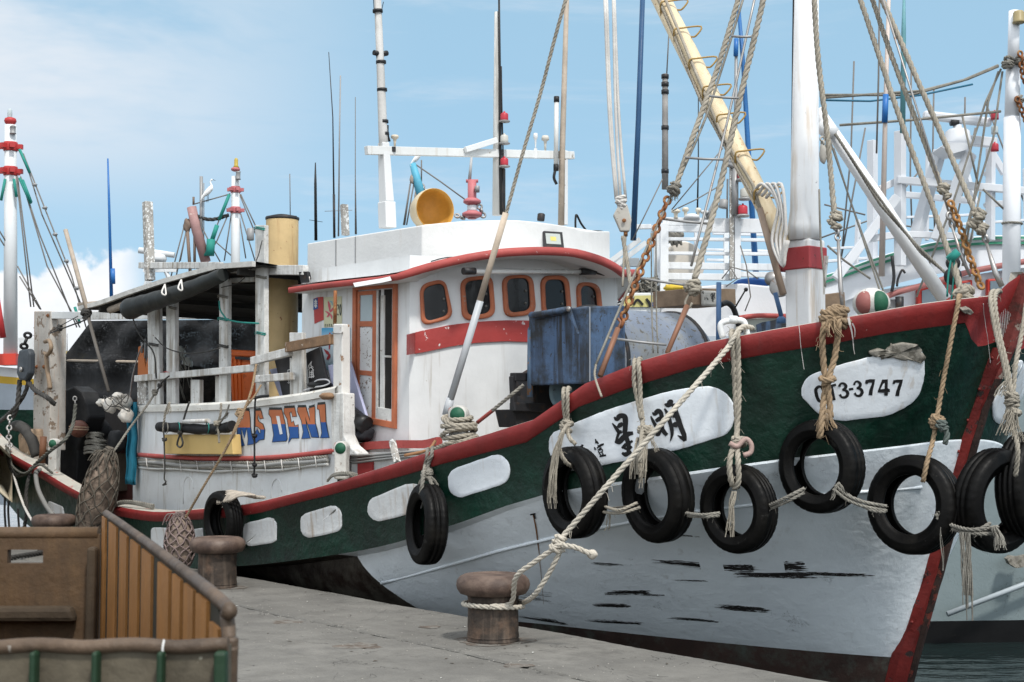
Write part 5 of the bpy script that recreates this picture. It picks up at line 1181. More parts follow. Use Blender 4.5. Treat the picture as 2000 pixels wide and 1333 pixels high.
def build_bow_ropes():
    g = 'ropes that hang the tyres from the gunwale'
    def hang(name, paths, r, mat, lab, knots=(), fray=(), st=3, fz=10):
        mb = MB()
        for P in paths:
            mb.rope(smooth([W(*p) for p in P], 6), r, st, fuzz=fz)
        for (x, y, D, rr, sd, tn) in knots: knot(mb, W(x, y, D), rr, sd, tn)
        for pts, n_, sp_, rr, sd in fray: frayed(mb, [W(*p) for p in pts], n_, sp_, rr, sd)
        mb.build(name, mat, None, lab, cat='rope', group=g, recalc=False)
    over = lambda px, yt: [(px + 3, yt - 7, gd(px, .16)), (px, yt - 9, gd(px, .04)), (px - 1, yt + 4, gd(px, -.055))]
    T = TY
    # tyre 1
    hang('hanging_rope', [over(845, 884) + [(838, 905, gd(838)), (836, 925, gd(838, -.06)), (845, 950, T[1][2] - .02), (850, 975, T[1][2] - .05)], over(835, 888) + [(830, 910, gd(830)), (826, 940, T[1][2] - .1), (822, 965, T[1][2] - .1)]],
         .018, ROPEG, 'grey rope holding the tyre between the two white hull panels', [(835, 925, gd(835, -.07), .017, 2, 4)], [([(830, 928, gd(835, -.1)), (822, 945, gd(835, -.12)), (818, 958, gd(835, -.1))], 14, .03, .003, 3), ([(840, 930, gd(835, -.1)), (850, 945, gd(835, -.12)), (852, 960, gd(835, -.1))], 10, .03, .003, 4)])
    # tyre 2
    hang('hanging_rope', [over(1102, 770) + [(1102, 800, gd(1102)), (1106, 830, gd(1104, -.06)), (1112, 855, T[2][2] - .12), (1124, 868, T[2][2] - .14)], over(1109, 768) + [(1108, 800, gd(1108)), (1108, 828, gd(1104, -.06)), (1098, 850, T[2][2] - .2), (1093, 880, T[2][2] - .22), (1106, 905, T[2][2] - .2), (1118, 912, T[2][2] - .1)]],
         .017, ROPE, 'pale rope with a long frayed tail beside the leftmost hull name character', [(1107, 832, gd(1104, -.08), .018, 5, 4)], [([(1098, 845, T[2][2] - .25), (1085, 890, T[2][2] - .28), (1078, 950, T[2][2] - .3), (1080, 1005, T[2][2] - .3)], 26, .035, .0032, 6)])
    # tyre 3
    hang('hanging_rope', [over(1240, 713) + [(1238, 745, gd(1240)), (1243, 775, gd(1240)), (1252, 820, gd(1250, -.08))], over(1248, 711) + [(1250, 750, gd(1245)), (1252, 790, gd(1250)), (1256, 825, gd(1250, -.08)), (1252, 870, T[3][2] - .25), (1248, 905, T[3][2] - .26)]],
         .019, ROPE, 'tan rope knotted in front of the large hull characters above a tyre', [(1262, 838, gd(1256, -.1), .021, 7, 5)],
         [([(1248, 855, gd(1256, -.14)), (1240, 900, gd(1250, -.3)), (1236, 945, gd(1250, -.3))], 24, .035, .0034, 8), ([(1262, 850, gd(1256, -.14)), (1256, 910, gd(1250, -.3)), (1254, 965, gd(1250, -.3))], 24, .03, .0034, 9), ([(1270, 850, gd(1256, -.14)), (1282, 880, gd(1256, -.2)), (1290, 890, gd(1256, -.2))], 10, .03, .003, 19)])
    # tyre 4: thick double rope
    hang('hanging_rope', [over(1430, 656) + [(1433, 700, gd(1432)), (1436, 780, gd(1436)), (1439, 850, gd(1440, -.08)), (1426, 900, T[4][2] - .24), (1430, 945, T[4][2] - .22), (1442, 950, T[4][2] - .1)], over(1441, 654) + [(1441, 700, gd(1438)), (1443, 780, gd(1440)), (1440, 850, gd(1440, -.08)), (1442, 900, T[4][2] - .25), (1442, 940, T[4][2] - .24), (1434, 955, T[4][2] - .2)]],
         .021, ROPE, 'thick rope with pink cloth at its knot above the tyre nearest the bent pipe', [(1442, 866, gd(1440, -.1), .020, 11, 3)], [([(1434, 960, T[4][2] - .25), (1428, 1000, T[4][2] - .26), (1424, 1062, T[4][2] - .26)], 24, .028, .0036, 12)])
    mb = MB(); P = [W(x, y, gd(1445, -.17)) for x, y in ((1425, 866), (1440, 872), (1456, 858), (1467, 868), (1466, 884), (1452, 890))]; mb.tube(smooth(P, 5), [.018]*26, 8)
    mb.build('cloth_strip', plain('pink_cloth', (.38, .27, .24), .9, bump=.6, bs=90), None, 'pinkish cloth strip tied round the thick rope knot', cat='cloth')
    # tyre 5
    hang('hanging_rope', [over(1612, 632) + [(1607, 660, gd(1610)), (1610, 720, gd(1612)), (1614, 745, gd(1612, -.06)), (1608, 790, gd(1608, -.08)), (1604, 830, T[5][2] - .18), (1600, 856, T[5][2] - .16)], over(1640, 628) + [(1637, 660, gd(1636)), (1631, 700, gd(1630)), (1618, 745, gd(1616, -.09)), (1620, 790, gd(1616, -.08)), (1622, 815, gd(1616, -.08))]],
         .0235, ROPET, 'brown rope doubled over the gunwale in front of the registration number', [(1616, 740, gd(1614, -.08), .02, 14, 2)],
         [([(1612, 800, gd(1612, -.1)), (1618, 825, gd(1612, -.12)), (1630, 845, gd(1612, -.12))], 26, .05, .004, 15), ([(1608, 800, gd(1612, -.1)), (1602, 830, gd(1612, -.12)), (1598, 850, gd(1612, -.12))], 14, .03, .004, 16)])
    mb = MB()
    for k, (x, y) in enumerate(((1618, 618), (1632, 612), (1645, 624), (1626, 630), (1640, 606))): knot(mb, W(x, y, gd(1630, .0)), .021, 20 + k, 3, .055)
    frayed(mb, [W(1622, 625, gd(1630, -.1)), W(1625, 645, gd(1630, -.12)), W(1634, 662, gd(1630, -.12))], 24, .06, .004, 31)
    mb.build('rope_bundle', ROPET, None, 'tangled brown rope bundle sitting on the red gunwale beside the big mast', cat='rope', recalc=False)
    # tyre 6
    hang('hanging_rope', [over(1872, 588) + [(1864, 630, gd(1864)), (1853, 690, gd(1852)), (1838, 770, gd(1838)), (1830, 815, gd(1834, -.08)), (1822, 860, gd(1820, -.1)), (1810, 905, T[6][2] - .2), (1803, 942, T[6][2] - .18)]], .0175, ROPET, 'single brown rope leading down to the big tyre at the stem',
         [(1830, 822, gd(1834, -.1), .018, 41, 4)], [])
    mb = MB(); knot(mb, W(1838, 830, gd(1836, -.14)), .016, 43, 4, .03); mb.rope(smooth([W(1845, 835, gd(1838, -.14)), W(1850, 850, gd(1838, -.15)), W(1845, 868, gd(1838, -.15))], 5), .02); mb.build('rope_end', plain('green_grey_rope', (.10, .12, .11), .9, bump=.4), None, 'grey green rope stub knotted into the brown rope by the stem', cat='rope', recalc=False)
    # tyres at the stem
    hang('hanging_rope', [[(1952, 574, 10.2), (1940, 570, 9.95), (1936, 590, 9.75), (1945, 650, 9.65), (1960, 710, 9.6), (1972, 770, 9.55), (1975, 800, 9.55)], [(1958, 573, 10.2), (1948, 570, 9.95), (1943, 590, 9.75), (1952, 650, 9.65), (1966, 710, 9.6), (1976, 770, 9.53)], [(2004, 590, 9.8), (1998, 640, 9.7), (1985, 710, 9.6), (1978, 780, 9.55)], [(1976, 780, 9.5), (1980, 830, 9.5), (1988, 880, 9.45), (1984, 930, 9.5)]],
         .0175, ROPE, 'grey ropes gathered to a thick knot over the stem of the boat', [(1974, 780, 9.52, .018, 51, 5), (1978, 810, 9.52, .018, 52, 4)], [([(1965, 745, 9.45), (1955, 765, 9.45), (1950, 778, 9.45)], 14, .05, .003, 53), ([(1974, 800, 9.48), (1966, 830, 9.48), (1958, 856, 9.48)], 30, .06, .0035, 54), ([(1980, 800, 9.48), (1984, 840, 9.48), (1994, 870, 9.48)], 20, .05, .0035, 55)])
    # lashings between neighbouring tyres
    g2 = 'lashings that tie neighbouring tyres together'
    def lash(paths, r, mat, lab, fr=(), off=-.22):
        mb = MB()
        for P in paths: mb.rope(smooth([W(*p) for p in P], 6), r, fuzz=14)
        for pts, n_, sp_, rr, sd in fr: frayed(mb, [W(*p) for p in pts], n_, sp_, rr, sd)
        mb.build('tyre_lashing', mat, None, lab, cat='rope', group=g2, recalc=False)
    d = lambda i: T[i][2] - .24
    lash([[(1146, 983, d(2)), (1180, 990, d(2)), (1210, 996, d(3)), (1245, 982, d(3))], [(1146, 992, d(2)), (1178, 1000, d(2)), (1215, 1002, d(3)), (1250, 992, d(3))]], .0115, ROPE, 'frayed pale lashing between the two tyres under the name panel', [([(1150, 985, d(2) - .02), (1190, 992, d(2) - .02), (1248, 986, d(3) - .02)], 16, .03, .003, 61), ([(1190, 1000, d(2)), (1188, 1025, d(2)), (1184, 1040, d(2))], 7, .02, .0025, 62)])
    lash([[(1311, 988, d(3)), (1335, 1000, d(3)), (1370, 1006, d(4)), (1406, 1003, d(4))], [(1313, 996, d(3)), (1340, 1007, d(3)), (1375, 1010, d(4)), (1405, 1008, d(4))]], .012, ROPEG, 'dark grey lashing sagging between the frayed knot tyre and the cloth knot tyre')
    lash([[(1477, 992, d(4)), (1500, 988, d(4)), (1535, 972, d(5)), (1572, 954, d(5))], [(1480, 999, d(4)), (1505, 994, d(4)), (1540, 978, d(5)), (1570, 962, d(5))]], .013, ROPEG, 'grey lashing rising to the highest hung tyre')
    lash([[(1632, 948, d(5)), (1655, 968, d(5)), (1690, 982, d(6)), (1732, 990, d(6))], [(1628, 955, d(5)), (1655, 976, d(5)), (1692, 990, d(6)), (1732, 998, d(6))], [(1636, 944, d(5)), (1665, 975, d(5)), (1700, 996, d(6)), (1728, 1000, d(6))]], .0125, ROPEG, 'bunched grey lashing from the highest tyre down to the big stem tyre', [([(1636, 945, d(5)), (1628, 965, d(5)), (1622, 980, d(5))], 8, .02, .0025, 66)])
    lash([[(1828, 1004, d(6)), (1850, 1022, d(6)), (1895, 1036, 9.4), (1950, 1030, 9.4)], [(1830, 1012, d(6)), (1855, 1032, d(6)), (1900, 1042, 9.4), (1948, 1042, 9.4)], [(1834, 998, d(6)), (1868, 1030, d(6)), (1910, 1034, 9.4), (1935, 1022, 9.4)]], .0145, ROPEG, 'heavy lashing round the stem with long white strands hanging from it',
         [([(1890, 1040, 9.36), (1892, 1120, 9.36), (1896, 1236, 9.36)], 18, .022, .0045, 71), ([(1878, 1040, 9.36), (1882, 1110, 9.36), (1886, 1200, 9.36)], 9, .012, .0045, 72), ([(1838, 1030, 9.3), (1841, 1090, 9.3), (1845, 1130, 9.3)], 4, .01, .003, 73), ([(1940, 1030, 9.36), (1952, 1055, 9.36), (1955, 1080, 9.36)], 26, .045, .004, 74)])
    # the mooring line
    mb = MB(); r = .0205
    mb.rope([W(x, y, D) for x, y, D in ((1424, 676, gd(1424, -.08)), (1300, 820, 9.66), (1180, 955, 9.62), (1088, 1062, 9.7))], r, fuzz=20)
    mb.rope(smooth([W(1470, 642, gd(1465, .22)), W(1450, 640, gd(1450, .06)), W(1436, 656, gd(1440, -.05)), W(1424, 676, gd(1424, -.08))], 6), r)
    knot(mb, W(1090, 1066, 9.7), .019, 3, 5, .042)
    mb.rope(smooth([W(1086, 1068, 9.68), W(1040, 1100, 9.74), W(1008, 1128, 9.82), BOL + Vector((.13, -.17, .285)), BOL + Vector((-.02, -.215, .262))], 6), r * .92)
    mb.rope(smooth([W(1098, 1070, 9.68), W(1075, 1115, 9.72), W(1045, 1160, 9.8), BOL + Vector((.215, -.04, .27)), BOL + Vector((.19, .10, .262))], 6), r * .92)
    P = [BOL + Vector((.207*math.cos(t_), .207*math.sin(t_), .250 - .012*math.sin(t_ + 1))) for t_ in [2*math.pi*i/28 for i in range(29)]]; mb.rope(P, r * .9)
    mb.rope(smooth([W(1098, 1066, 9.66), W(1120, 1068, 9.6), W(1145, 1078, 9.58), W(1157, 1084, 9.6)], 6), r * .95); mb.blob(W(1157, 1083, 9.6), (.035, .03, .033), amp=.1)
    mb.build('mooring_line', paint('mooring_rope', (0.50, 0.46, 0.39), .9, var=.1, vs=6, fine=.2, bump=.5, bs=200), None, 'thick pale mooring line from the gunwale, knotted and looped round the near bollard', cat='rope', recalc=False)
build_bow_ropes()

# ================================================================== BITTS AND FAIRLEADS
def build_bitts():
    wm = paint('bitt_white', (.50, .49, .46), .75, var=.15, vs=5, chips=((.28, .22, .18), .40, 14), bump=.6); gm = plain('bitt_green', (.012, .085, .045), .6, bump=.4, chips=((.2, .3, .25), .34, 14)); rm = plain('bitt_red', (.25, .085, .075), .6, bump=.4, chips=((.5, .45, .4), .36, 14))
    def bitt(px0, px1, yt, yb, l, name='mooring_bitt'):
        c = (px0 + px1)/2; b = L(c, yb, l); t = L(c, yt, l); h = t.z - b.z; w = (px1 - px0)/FPX*b.y * .74
        mb = MB(); m = 14; G = []
        prof = []
        for k in range(m): an = math.pi*k/(m-1); prof.append((math.cos(an)*w/2, h - w*.45 + math.sin(an)*w*.45))
        F = Vector((-.22, -.975, 0)); Sd = Vector((-.975, .22, 0)); out = [(w*.46, -.02), (w*.44, h*.45)] + prof + [(-w*.44, h*.45), (-w*.46, -.02)]
        mb.prism([b + F*w*.45 + Sd*x + Vector((0, 0, z)) for x, z in out], -F*w*.9)
        o = mb.build(name, wm, BOAT, bevel=.018, seg=3)
        mb = MB(); mb.lathe(b + F*(w*.45) - Sd*w*.04 + Vector((0, 0, h - w*.5)), F, [(w*.40, 0), (w*.40, .004), (0, .0045)], 20); mb.build('green_disc', gm, o)
        mb = MB(); mb.lathe(b + Sd*w*.455 + Vector((0, 0, h - w*.5)), Sd, [(w*.40, 0), (w*.40, .004), (0, .0045)], 20); mb.build('red_disc', rm, o)
        # the forward face is red too where the light shows it
        return o
    bitt(649, 686, 862, 932, 1.98); bitt(871, 921, 792, 858, 1.98); bitt(92, 119, 857, 925, 1.98)
    # bow windlass head: horizontal white drum with a red and a green end patch
    mb = MB(); c = L(1702, 590, .9); ax = -NV*.7 - EA*(-.5); ax = Vector((-.25, -1, 0)).normalized()
    mb.blob(c - ax*.13, (.135, .125, .112), n=28, m=16, amp=0); o = mb.build('windlass_head', wm, BOAT)
    u = Vector((-ax.y, ax.x, 0))
    for s_, mt, nm in ((1, gm, 'green_disc'), (-1, rm, 'red_disc')):
        ax2 = Vector((-.72, -.69, 0)) if s_ < 0 else Vector((.42, -.90, 0))
        mb = MB(); mb.blob(c - ax*.13 + ax2*.085, (.068, .068, .085), amp=0); mb.build(nm, mt, o)
    # bent white pipe fairlead
    mb = MB(); D = gd(1430, .1); mb.tube(smooth([W(1412, 660, D), W(1407, 640, D), W(1412, 630, D), W(1434, 626, D), W(1452, 628, D), W(1457, 642, D), W(1460, 655, D)], 5), .022, 10)
    mb.build('fairlead', WHTC, BOAT); mb = MB(); mb.lathe(W(1432, 625, D), Vector((1, .1, 0)), [(.028, -.03), (.03, 0), (.028, .03)], 12); mb.build('fairlead_collar', WHTC, BOAT)
    # worn rope coils round the middle bitt
    mb = MB(); b = L(896, 852, 1.98); 
    for k in range(6):
        zz = .0 + k*.030; rr = .125 + .022*math.sin(k*2.3); tl = .035*math.sin(k*1.9) + .015
        mb.rope([b + Vector((rr*math.cos(t_) , rr*math.sin(t_), zz + tl*math.cos(t_ + k))) for t_ in [2*math.pi*i/20 for i in range(21)]], .021)
    mb.rope(smooth([b + Vector((.12, -.05, 0)), W(880, 865, gd(880, -.0) ), W(862, 872, gd(862, -.0)), W(845, 880, gd(845, .04))], 5), .02); mb.rope(smooth([b + Vector((.16, -.05, 0)), W(905, 862, gd(900, .06)), W(875, 868, gd(870, .04)), W(838, 886, gd(838, .02))], 5), .018)
    mb.build('coiled_rope', ROPE, None, 'pale rope wound round the white bitt with red and green discs beside the wheelhouse', cat='rope', recalc=False)
    # inner red rail by the wheelhouse foot, a wooden prop and pipes
    mb = MB(); rr = [L(x, y, 1.48) for x, y in ((684, 888), (700, 876), (725, 871), (780, 868), (830, 868), (858, 862))]
    P = smooth(rr, 4); 
    for i in range(len(P)-1): mb.beam(P[i], P[i+1] + (P[i+1]-P[i])*.05, .07, .075)
    mb.build('inner_rail', PINK, BOAT)
    mb = MB(); mb.prism([L(x, y, 1.55) for x, y in ((686, 885), (850, 880), (850, 930), (686, 940))], NV*.03); mb.build('inner_bulwark', paint('inner_white', (.55, .56, .56), .7, streak=((.2, .15, .1), .8, .5), bump=.3), BOAT)
    mb = MB(); mb.prism([L(x, y, 1.575) for x, y in ((698, 889), (727, 889), (727, 930), (698, 935))], NV*.02); mb.build('red_panel', plain('inner_red', (.33, .03, .03), .6), BOAT)
    mb = MB(); mb.beam(L(766, 862, 1.66), L(776, 904, 1.75), .05, .05, up=EA); mb.build('wooden_prop', WOODG, BOAT, bevel=.004)
    for k in range(3): mb = MB(); mb.tube(smooth([L(686, 893 + 6*k, 1.58), L(760, 886 + 5*k, 1.58), L(858, 878 + 5*k, 1.58)], 4), .012, 6); mb.build('pipe', MATS['grey_pipe'], BOAT)
    ropeW('hose', [(850, 862, 12.6), (842, 874, 12.5), (828, 882, 12.5), (790, 890, 12.6)], plain('brown_hose', (.30, .15, .07), .6), .014, 'brown hose curving over the inner red rail by the wheelhouse', 'hose', strands=1)
    # red painted stay from the coil to the winch
    ropeW('winch_stay', [(932, 826, 12.3), (965, 800, 12.2)], plain('stay_red', (.30, .06, .05), .6), .018, '', strands=1, parent=BOAT)
    mb = MB(); mb.rope([W(962, 802, 12.2), W(1000, 770, 12.1), W(1022, 752, 12.1)], .016); mb.build('winch_rope', ROPEG, BOAT, recalc=False)
build_bitts()

# ================================================================== TANK, WINCH AND FOREDECK
def build_foredeck():
    tk = paint('tank_blue', (0.085, 0.15, 0.27), 0.6, var=0.2, vs=3, col2=(0.025, 0.032, 0.04), c2=(0.42, 0.62, 3.0), chips=((0.03, 0.028, 0.025), 0.40, 26.0), streak=((0.02, 0.02, 0.02), 0.95, 0.55), bump=0.3)
    tk2 = paint('tank_greyblue', (0.20, 0.235, 0.30), 0.55, var=0.12, vs=3, col2=(0.20, 0.20, 0.18), c2=(0.46, 0.66, 3.0), chips=((0.10, 0.09, 0.07), 0.43, 20.0), bump=0.25, spec=.5)
    aT = toB(L(1150, 620, 1.25))[0]; AA = lambda x, y, o=0: A(x, y, aT + o)
    # hopper box
    mb = MB(); f = [AA(1150, 599), AA(1222, 597), AA(1222, 745), AA(1150, 750)]; mb.prism(f, EA*.76)
    tank = mb.build('drum_tank', tk, BOAT, bevel=.015)
    mb = MB(); mb.tube([L(1036, 617, 1.30), L(1112, 604, 1.30)], .026, 10); mb.prism([L(x, y, 1.29) for x, y in ((1036, 612), (1112, 600), (1112, 606), (1127, 652), (1108, 612), (1042, 624))], NV*.03); mb.build('tank_flange', tk, tank)
    mb = MB(); mb.lathe(L(1112, 604, 1.33), -NV, [(.022, 0), (.022, .015), (0, .016)], 10); mb.build('flange_bolt', STL, tank)
    mb = MB(); mb.beam(AA(1152, 600, -.008), AA(1152, 745, -.008), .008, .006, up=EA); mb.build('weld_seam', plain('seam_grey', (.3, .32, .35), .5), tank)
    # drum: horizontal cylinder across the boat
    p0 = AA(1222, 660); p1 = AA(1412, 662); zt = AA(1300, 598).z; zc = zt - .50; b0 = Vector((p0.x, p0.y, zc)) + EA*.50; ln = (p1 - p0).length; ax = NV
    mb = MB(); mb.lathe(b0, ax, [(.0, 0), (.50, 0.0), (.50, .01), (.495, ln*.5), (.50, ln - .18), (.49, ln - .12), (.45, ln - .05), (.36, ln), (.0, ln + .02)], 48); mb.build('drum_shell', tk2, tank)
    mb = MB()
    for h in (.012, ln - .20): mb.lathe(b0 + ax*h, ax, [(.502, 0), (.516, .004), (.516, .035), (.502, .04)], 48, caps=False)
    mb.build('drum_band', BLKM, tank)
    # post, hose, box on the drum
    mb = MB(); mb.tube([A(1403, 700, aT - .1), A(1404, 552, aT - .1)], .023, 10); mb.build('blue_post', plain('post_blue', (.06, .13, .26), .5, chips=((.2, .2, .22), .34, 30)), BOAT)
    mb = MB(); mb.tube(smooth([A(x, y, aT - .05) for x, y in ((1408, 596), (1420, 592), (1432, 602), (1440, 625), (1446, 650))], 5), .026, 10); mb.build('hose', BLK, BOAT)
    mb = MB(); c0, c1 = A(1313, 583, aT + .5), A(1398, 584, aT + .5); mb.beam(c0, c1, .5, .155); bx = mb.build('wooden_box', paint('box_wood', (.20, .145, .10), .85, var=.2, vs=5, bump=.5), None, 'brown wooden box lying on top of the blue drum', bevel=.006, cat='box')
    mb = MB(); mb.beam(A(1371, 583, aT + .22), A(1399, 584, aT + .22), .05, .145); mb.build('cloth_cover', paint('dirty_cloth', (.42, .41, .38), .9, chips=((.03, .03, .03), .45, 10), bump=.8), bx, bevel=.02)
    # winch frame, dark
    aw = toB(L(1030, 780, 1.2))[0]; AW_ = lambda x, y, o=0: A(x, y, aw + o)
    wn = MB(); 
    for p0, p1, w_ in (((1001, 737), (1042, 737), .075), ((1001, 735), (1004, 800), .05), ((1000, 795), (1060, 797), .075), ((1040, 735), (1043, 800), .05), ((1001, 765), (1014, 768), .05)): wn.beam(AW_(*p0), AW_(*p1), w_, w_*1.0, up=EA)
    wn.prism([AW_(x, y, .02) for x, y in ((1002, 800), (1062, 800), (1050, 835), (1010, 835))], EA*.25); wn.prism([AW_(x, y, .1) for x, y in ((1044, 738), (1095, 705), (1100, 820), (1044, 815))], EA*.3)
    wr = wn.build('deck_winch', BLKM, BOAT, bevel=.008)
    mb = MB(); mb.tube([AW_(1035, 776, -.08), AW_(1036, 645, -.08)], .026, 10); mb.tube([AW_(1036, 645, -.08), AW_(1048, 644, -.05)], .03, 10); mb.build('winch_lever', paint('worn_blue_pipe', (.10, .16, .24), .6, chips=((.25, .13, .06), .46, 8)), wr)
    mb = MB(); mb.tube([AW_(1090, 722, -.1), AW_(1142, 718, -.1)], .030, 10); mb.tube([AW_(1142, 718, -.1), AW_(1155, 722, -.1)], .045, 10); mb.build('winch_shaft', BLKM, wr)
    # horn shaped drum end
    c = AW_(1093, 764, -.35); ax = Vector((-.80, -.60, .0)).normalized(); mb = MB()
    mb.lathe(c, -ax, [(.135, -.0), (.150, .005), (.148, .02), (.105, .07), (.085, .14), (.09, .20), (.125, .27), (.13, .30), (0, .31)], 36, caps=False)
    mb.lathe(c, -ax, [(.150, .002), (.135, .0), (.120, .03), (.085, .09), (.06, .11), (.045, .06), (.0, .055)], 36, caps=False); mb.build('winch_drum_end', paint('drum_bluegrey', (.10, .15, .17), .55, var=.2, vs=5, chips=((.03, .03, .03), .42, 9), bump=.4), wr)
    # wheel behind gunwale, small dark box
    # ---- big mast
    D = 11.72; m_ = MB(); b = L(1574, 650, 0); up_ = L(1576, -60, 0); z0 = 1.2
    bb = Vector((b.x, b.y, z0)); zq = L(1575, 470, 0).z; zs = L(1575, 440, 0).z
    m_.beam(bb, Vector((b.x, b.y, zq)), .255, .22, up=NV); mst = m_.build('mainmast', paint('mast_white', (.66, .67, .68), .5, var=.04, vs=3, chips=((.28, .28, .28), .325, 9), streak=((.40, .30, .2), .6, .47), bump=.2), BOAT, bevel=.02, seg=3)
    mm = MATS['mast_white']
    m_ = MB(); m_.tube([Vector((b.x, b.y, zq)), Vector((b.x, b.y, zs)), Vector((b.x, b.y, zs + .12)), Vector((up_.x, up_.y, up_.z))], [.138, .136, .118, .098], 32); m_.build('mast_upper', mm, mst)
    m_ = MB(); zr = L(1575, 508, 0).z; m_.beam(Vector((b.x, b.y, zr - .085)), Vector((b.x, b.y, zr + .10)), .275, .24, up=NV)
    m_.beam(Vector((b.x, b.y, zr - .085)) + EA*.17 - NV*.02, Vector((b.x, b.y, zr + .10)) + EA*.17 - NV*.02, .10, .10, up=NV); bnd = m_.build('mast_band', plain('band_red2', (.30, .04, .045), .45, chips=((.1, .03, .02), .36, 20), bump=.25), mst, bevel=.01)
    m_ = MB()
    for i in range(4): m_.lathe(Vector((b.x, b.y, zr - .07 + .045*i)) + EA*.20 - NV*.07, -NV, [(.014, 0), (.014, .012), (0, .013)], 8)
    m_.build('bolt', MATS['band_red2'], bnd)
    m_ = MB(); m_.tube([L(1549, 620, .08) , L(1549, 440, .08), L(1547, 300, .06), L(1549, 100, .06), L(1551, -60, .06)], .009, 6); m_.build('mast_cable', BLK, mst)
    m_ = MB(); m_.beam(L(1597, 652, -.08), L(1612, 500, -.08), .02, .05, up=EA); m_.build('side_batten', WHTD, mst)
    # ---- cream derrick with rungs, stepped on the mast and raised aft
    p0 = L(1531, 478, .12); p1 = L(1282, -20, .12); cr = paint('derrick_cream', (.66, .55, .37), .5, var=.08, vs=3, chips=((.30, .15, .06), .385, 12), streak=((.4, .27, .13), .6, .46), bump=.3)
    m_ = MB(); m_.tube([p0, p0.lerp(p1, .12), p0.lerp(p1, .5), p1], [.060, .078, .090, .086], 24); dk = m_.build('derrick', cr, BOAT)
    t_ = (p1 - p0).normalized(); sd_ = t_.cross(Vector((0, -1, 0))).normalized(); vw = Vector((0, -1, 0)); vw = (vw - t_*vw.dot(t_)).normalized()
    for px, py in ((1497, 390), (1462, 320), (1430, 250), (1394, 195), (1366, 140), (1342, 78), (1308, 22)):
        f_ = ((py + 12) - 478)/(-20 - 478); c = p0.lerp(p1, f_)
        s1 = sd_ if sd_.x > 0 else -sd_
        c_l = c - s1*.075 + vw*.03; c_r = c + s1*.075 + vw*.03; o_ = Vector((.05, 0, .075)) + vw*.06
        m_ = MB(); m_.tube(smooth([c_l, c_l + vw*.07 + Vector((.0,0,.07)), c_l + o_ + Vector((.02,0,.02)), c_r + o_ + Vector((.05,0,-.02)), c_r + vw*.06 + Vector((.05,0,-.03)), c_r], 4), .0085, 6); m_.build('rung', plain('rung_ochre', (.36, .23, .07), .6), dk)
    m_ = MB(); m_.tube([L(1292, -20, .22), L(1408, 260, .22), L(1470, 360, .2), L(1487, 412, .2)], .014, 6); m_.rope([L(1275, -30, .22), L(1375, 212, .22), L(1486, 412, .2)], .0145); dr = m_.build('derrick_rope', ROPE, dk, recalc=False)
    m_ = MB(); m_.tube([L(1484, 408, .2), L(1530, 575, .2)], .030, 8); m_.build('sleeve', plain('brown_sleeve', (.28, .21, .16), .7), dk)
    # pale ropes wound at the derrick foot
    m_ = MB()
    for k in range(4): m_.tube(smooth([L(1472 + 8*k, 375 + 4*k, .2 + .01*k), L(1490 + 12*k, 360, .26), L(1520 + 5*k, 400 + 14*k, .26), L(1508 + 8*k, 470, .26), L(1530, 520 - 4*k, .3), L(1534 + 2*k, 470, .3)], 5), .014, 7)
    m_.build('rope_loops', ROPEW, None, 'pale ropes looped round the foot of the cream derrick', cat='rope', recalc=False)
build_foredeck()

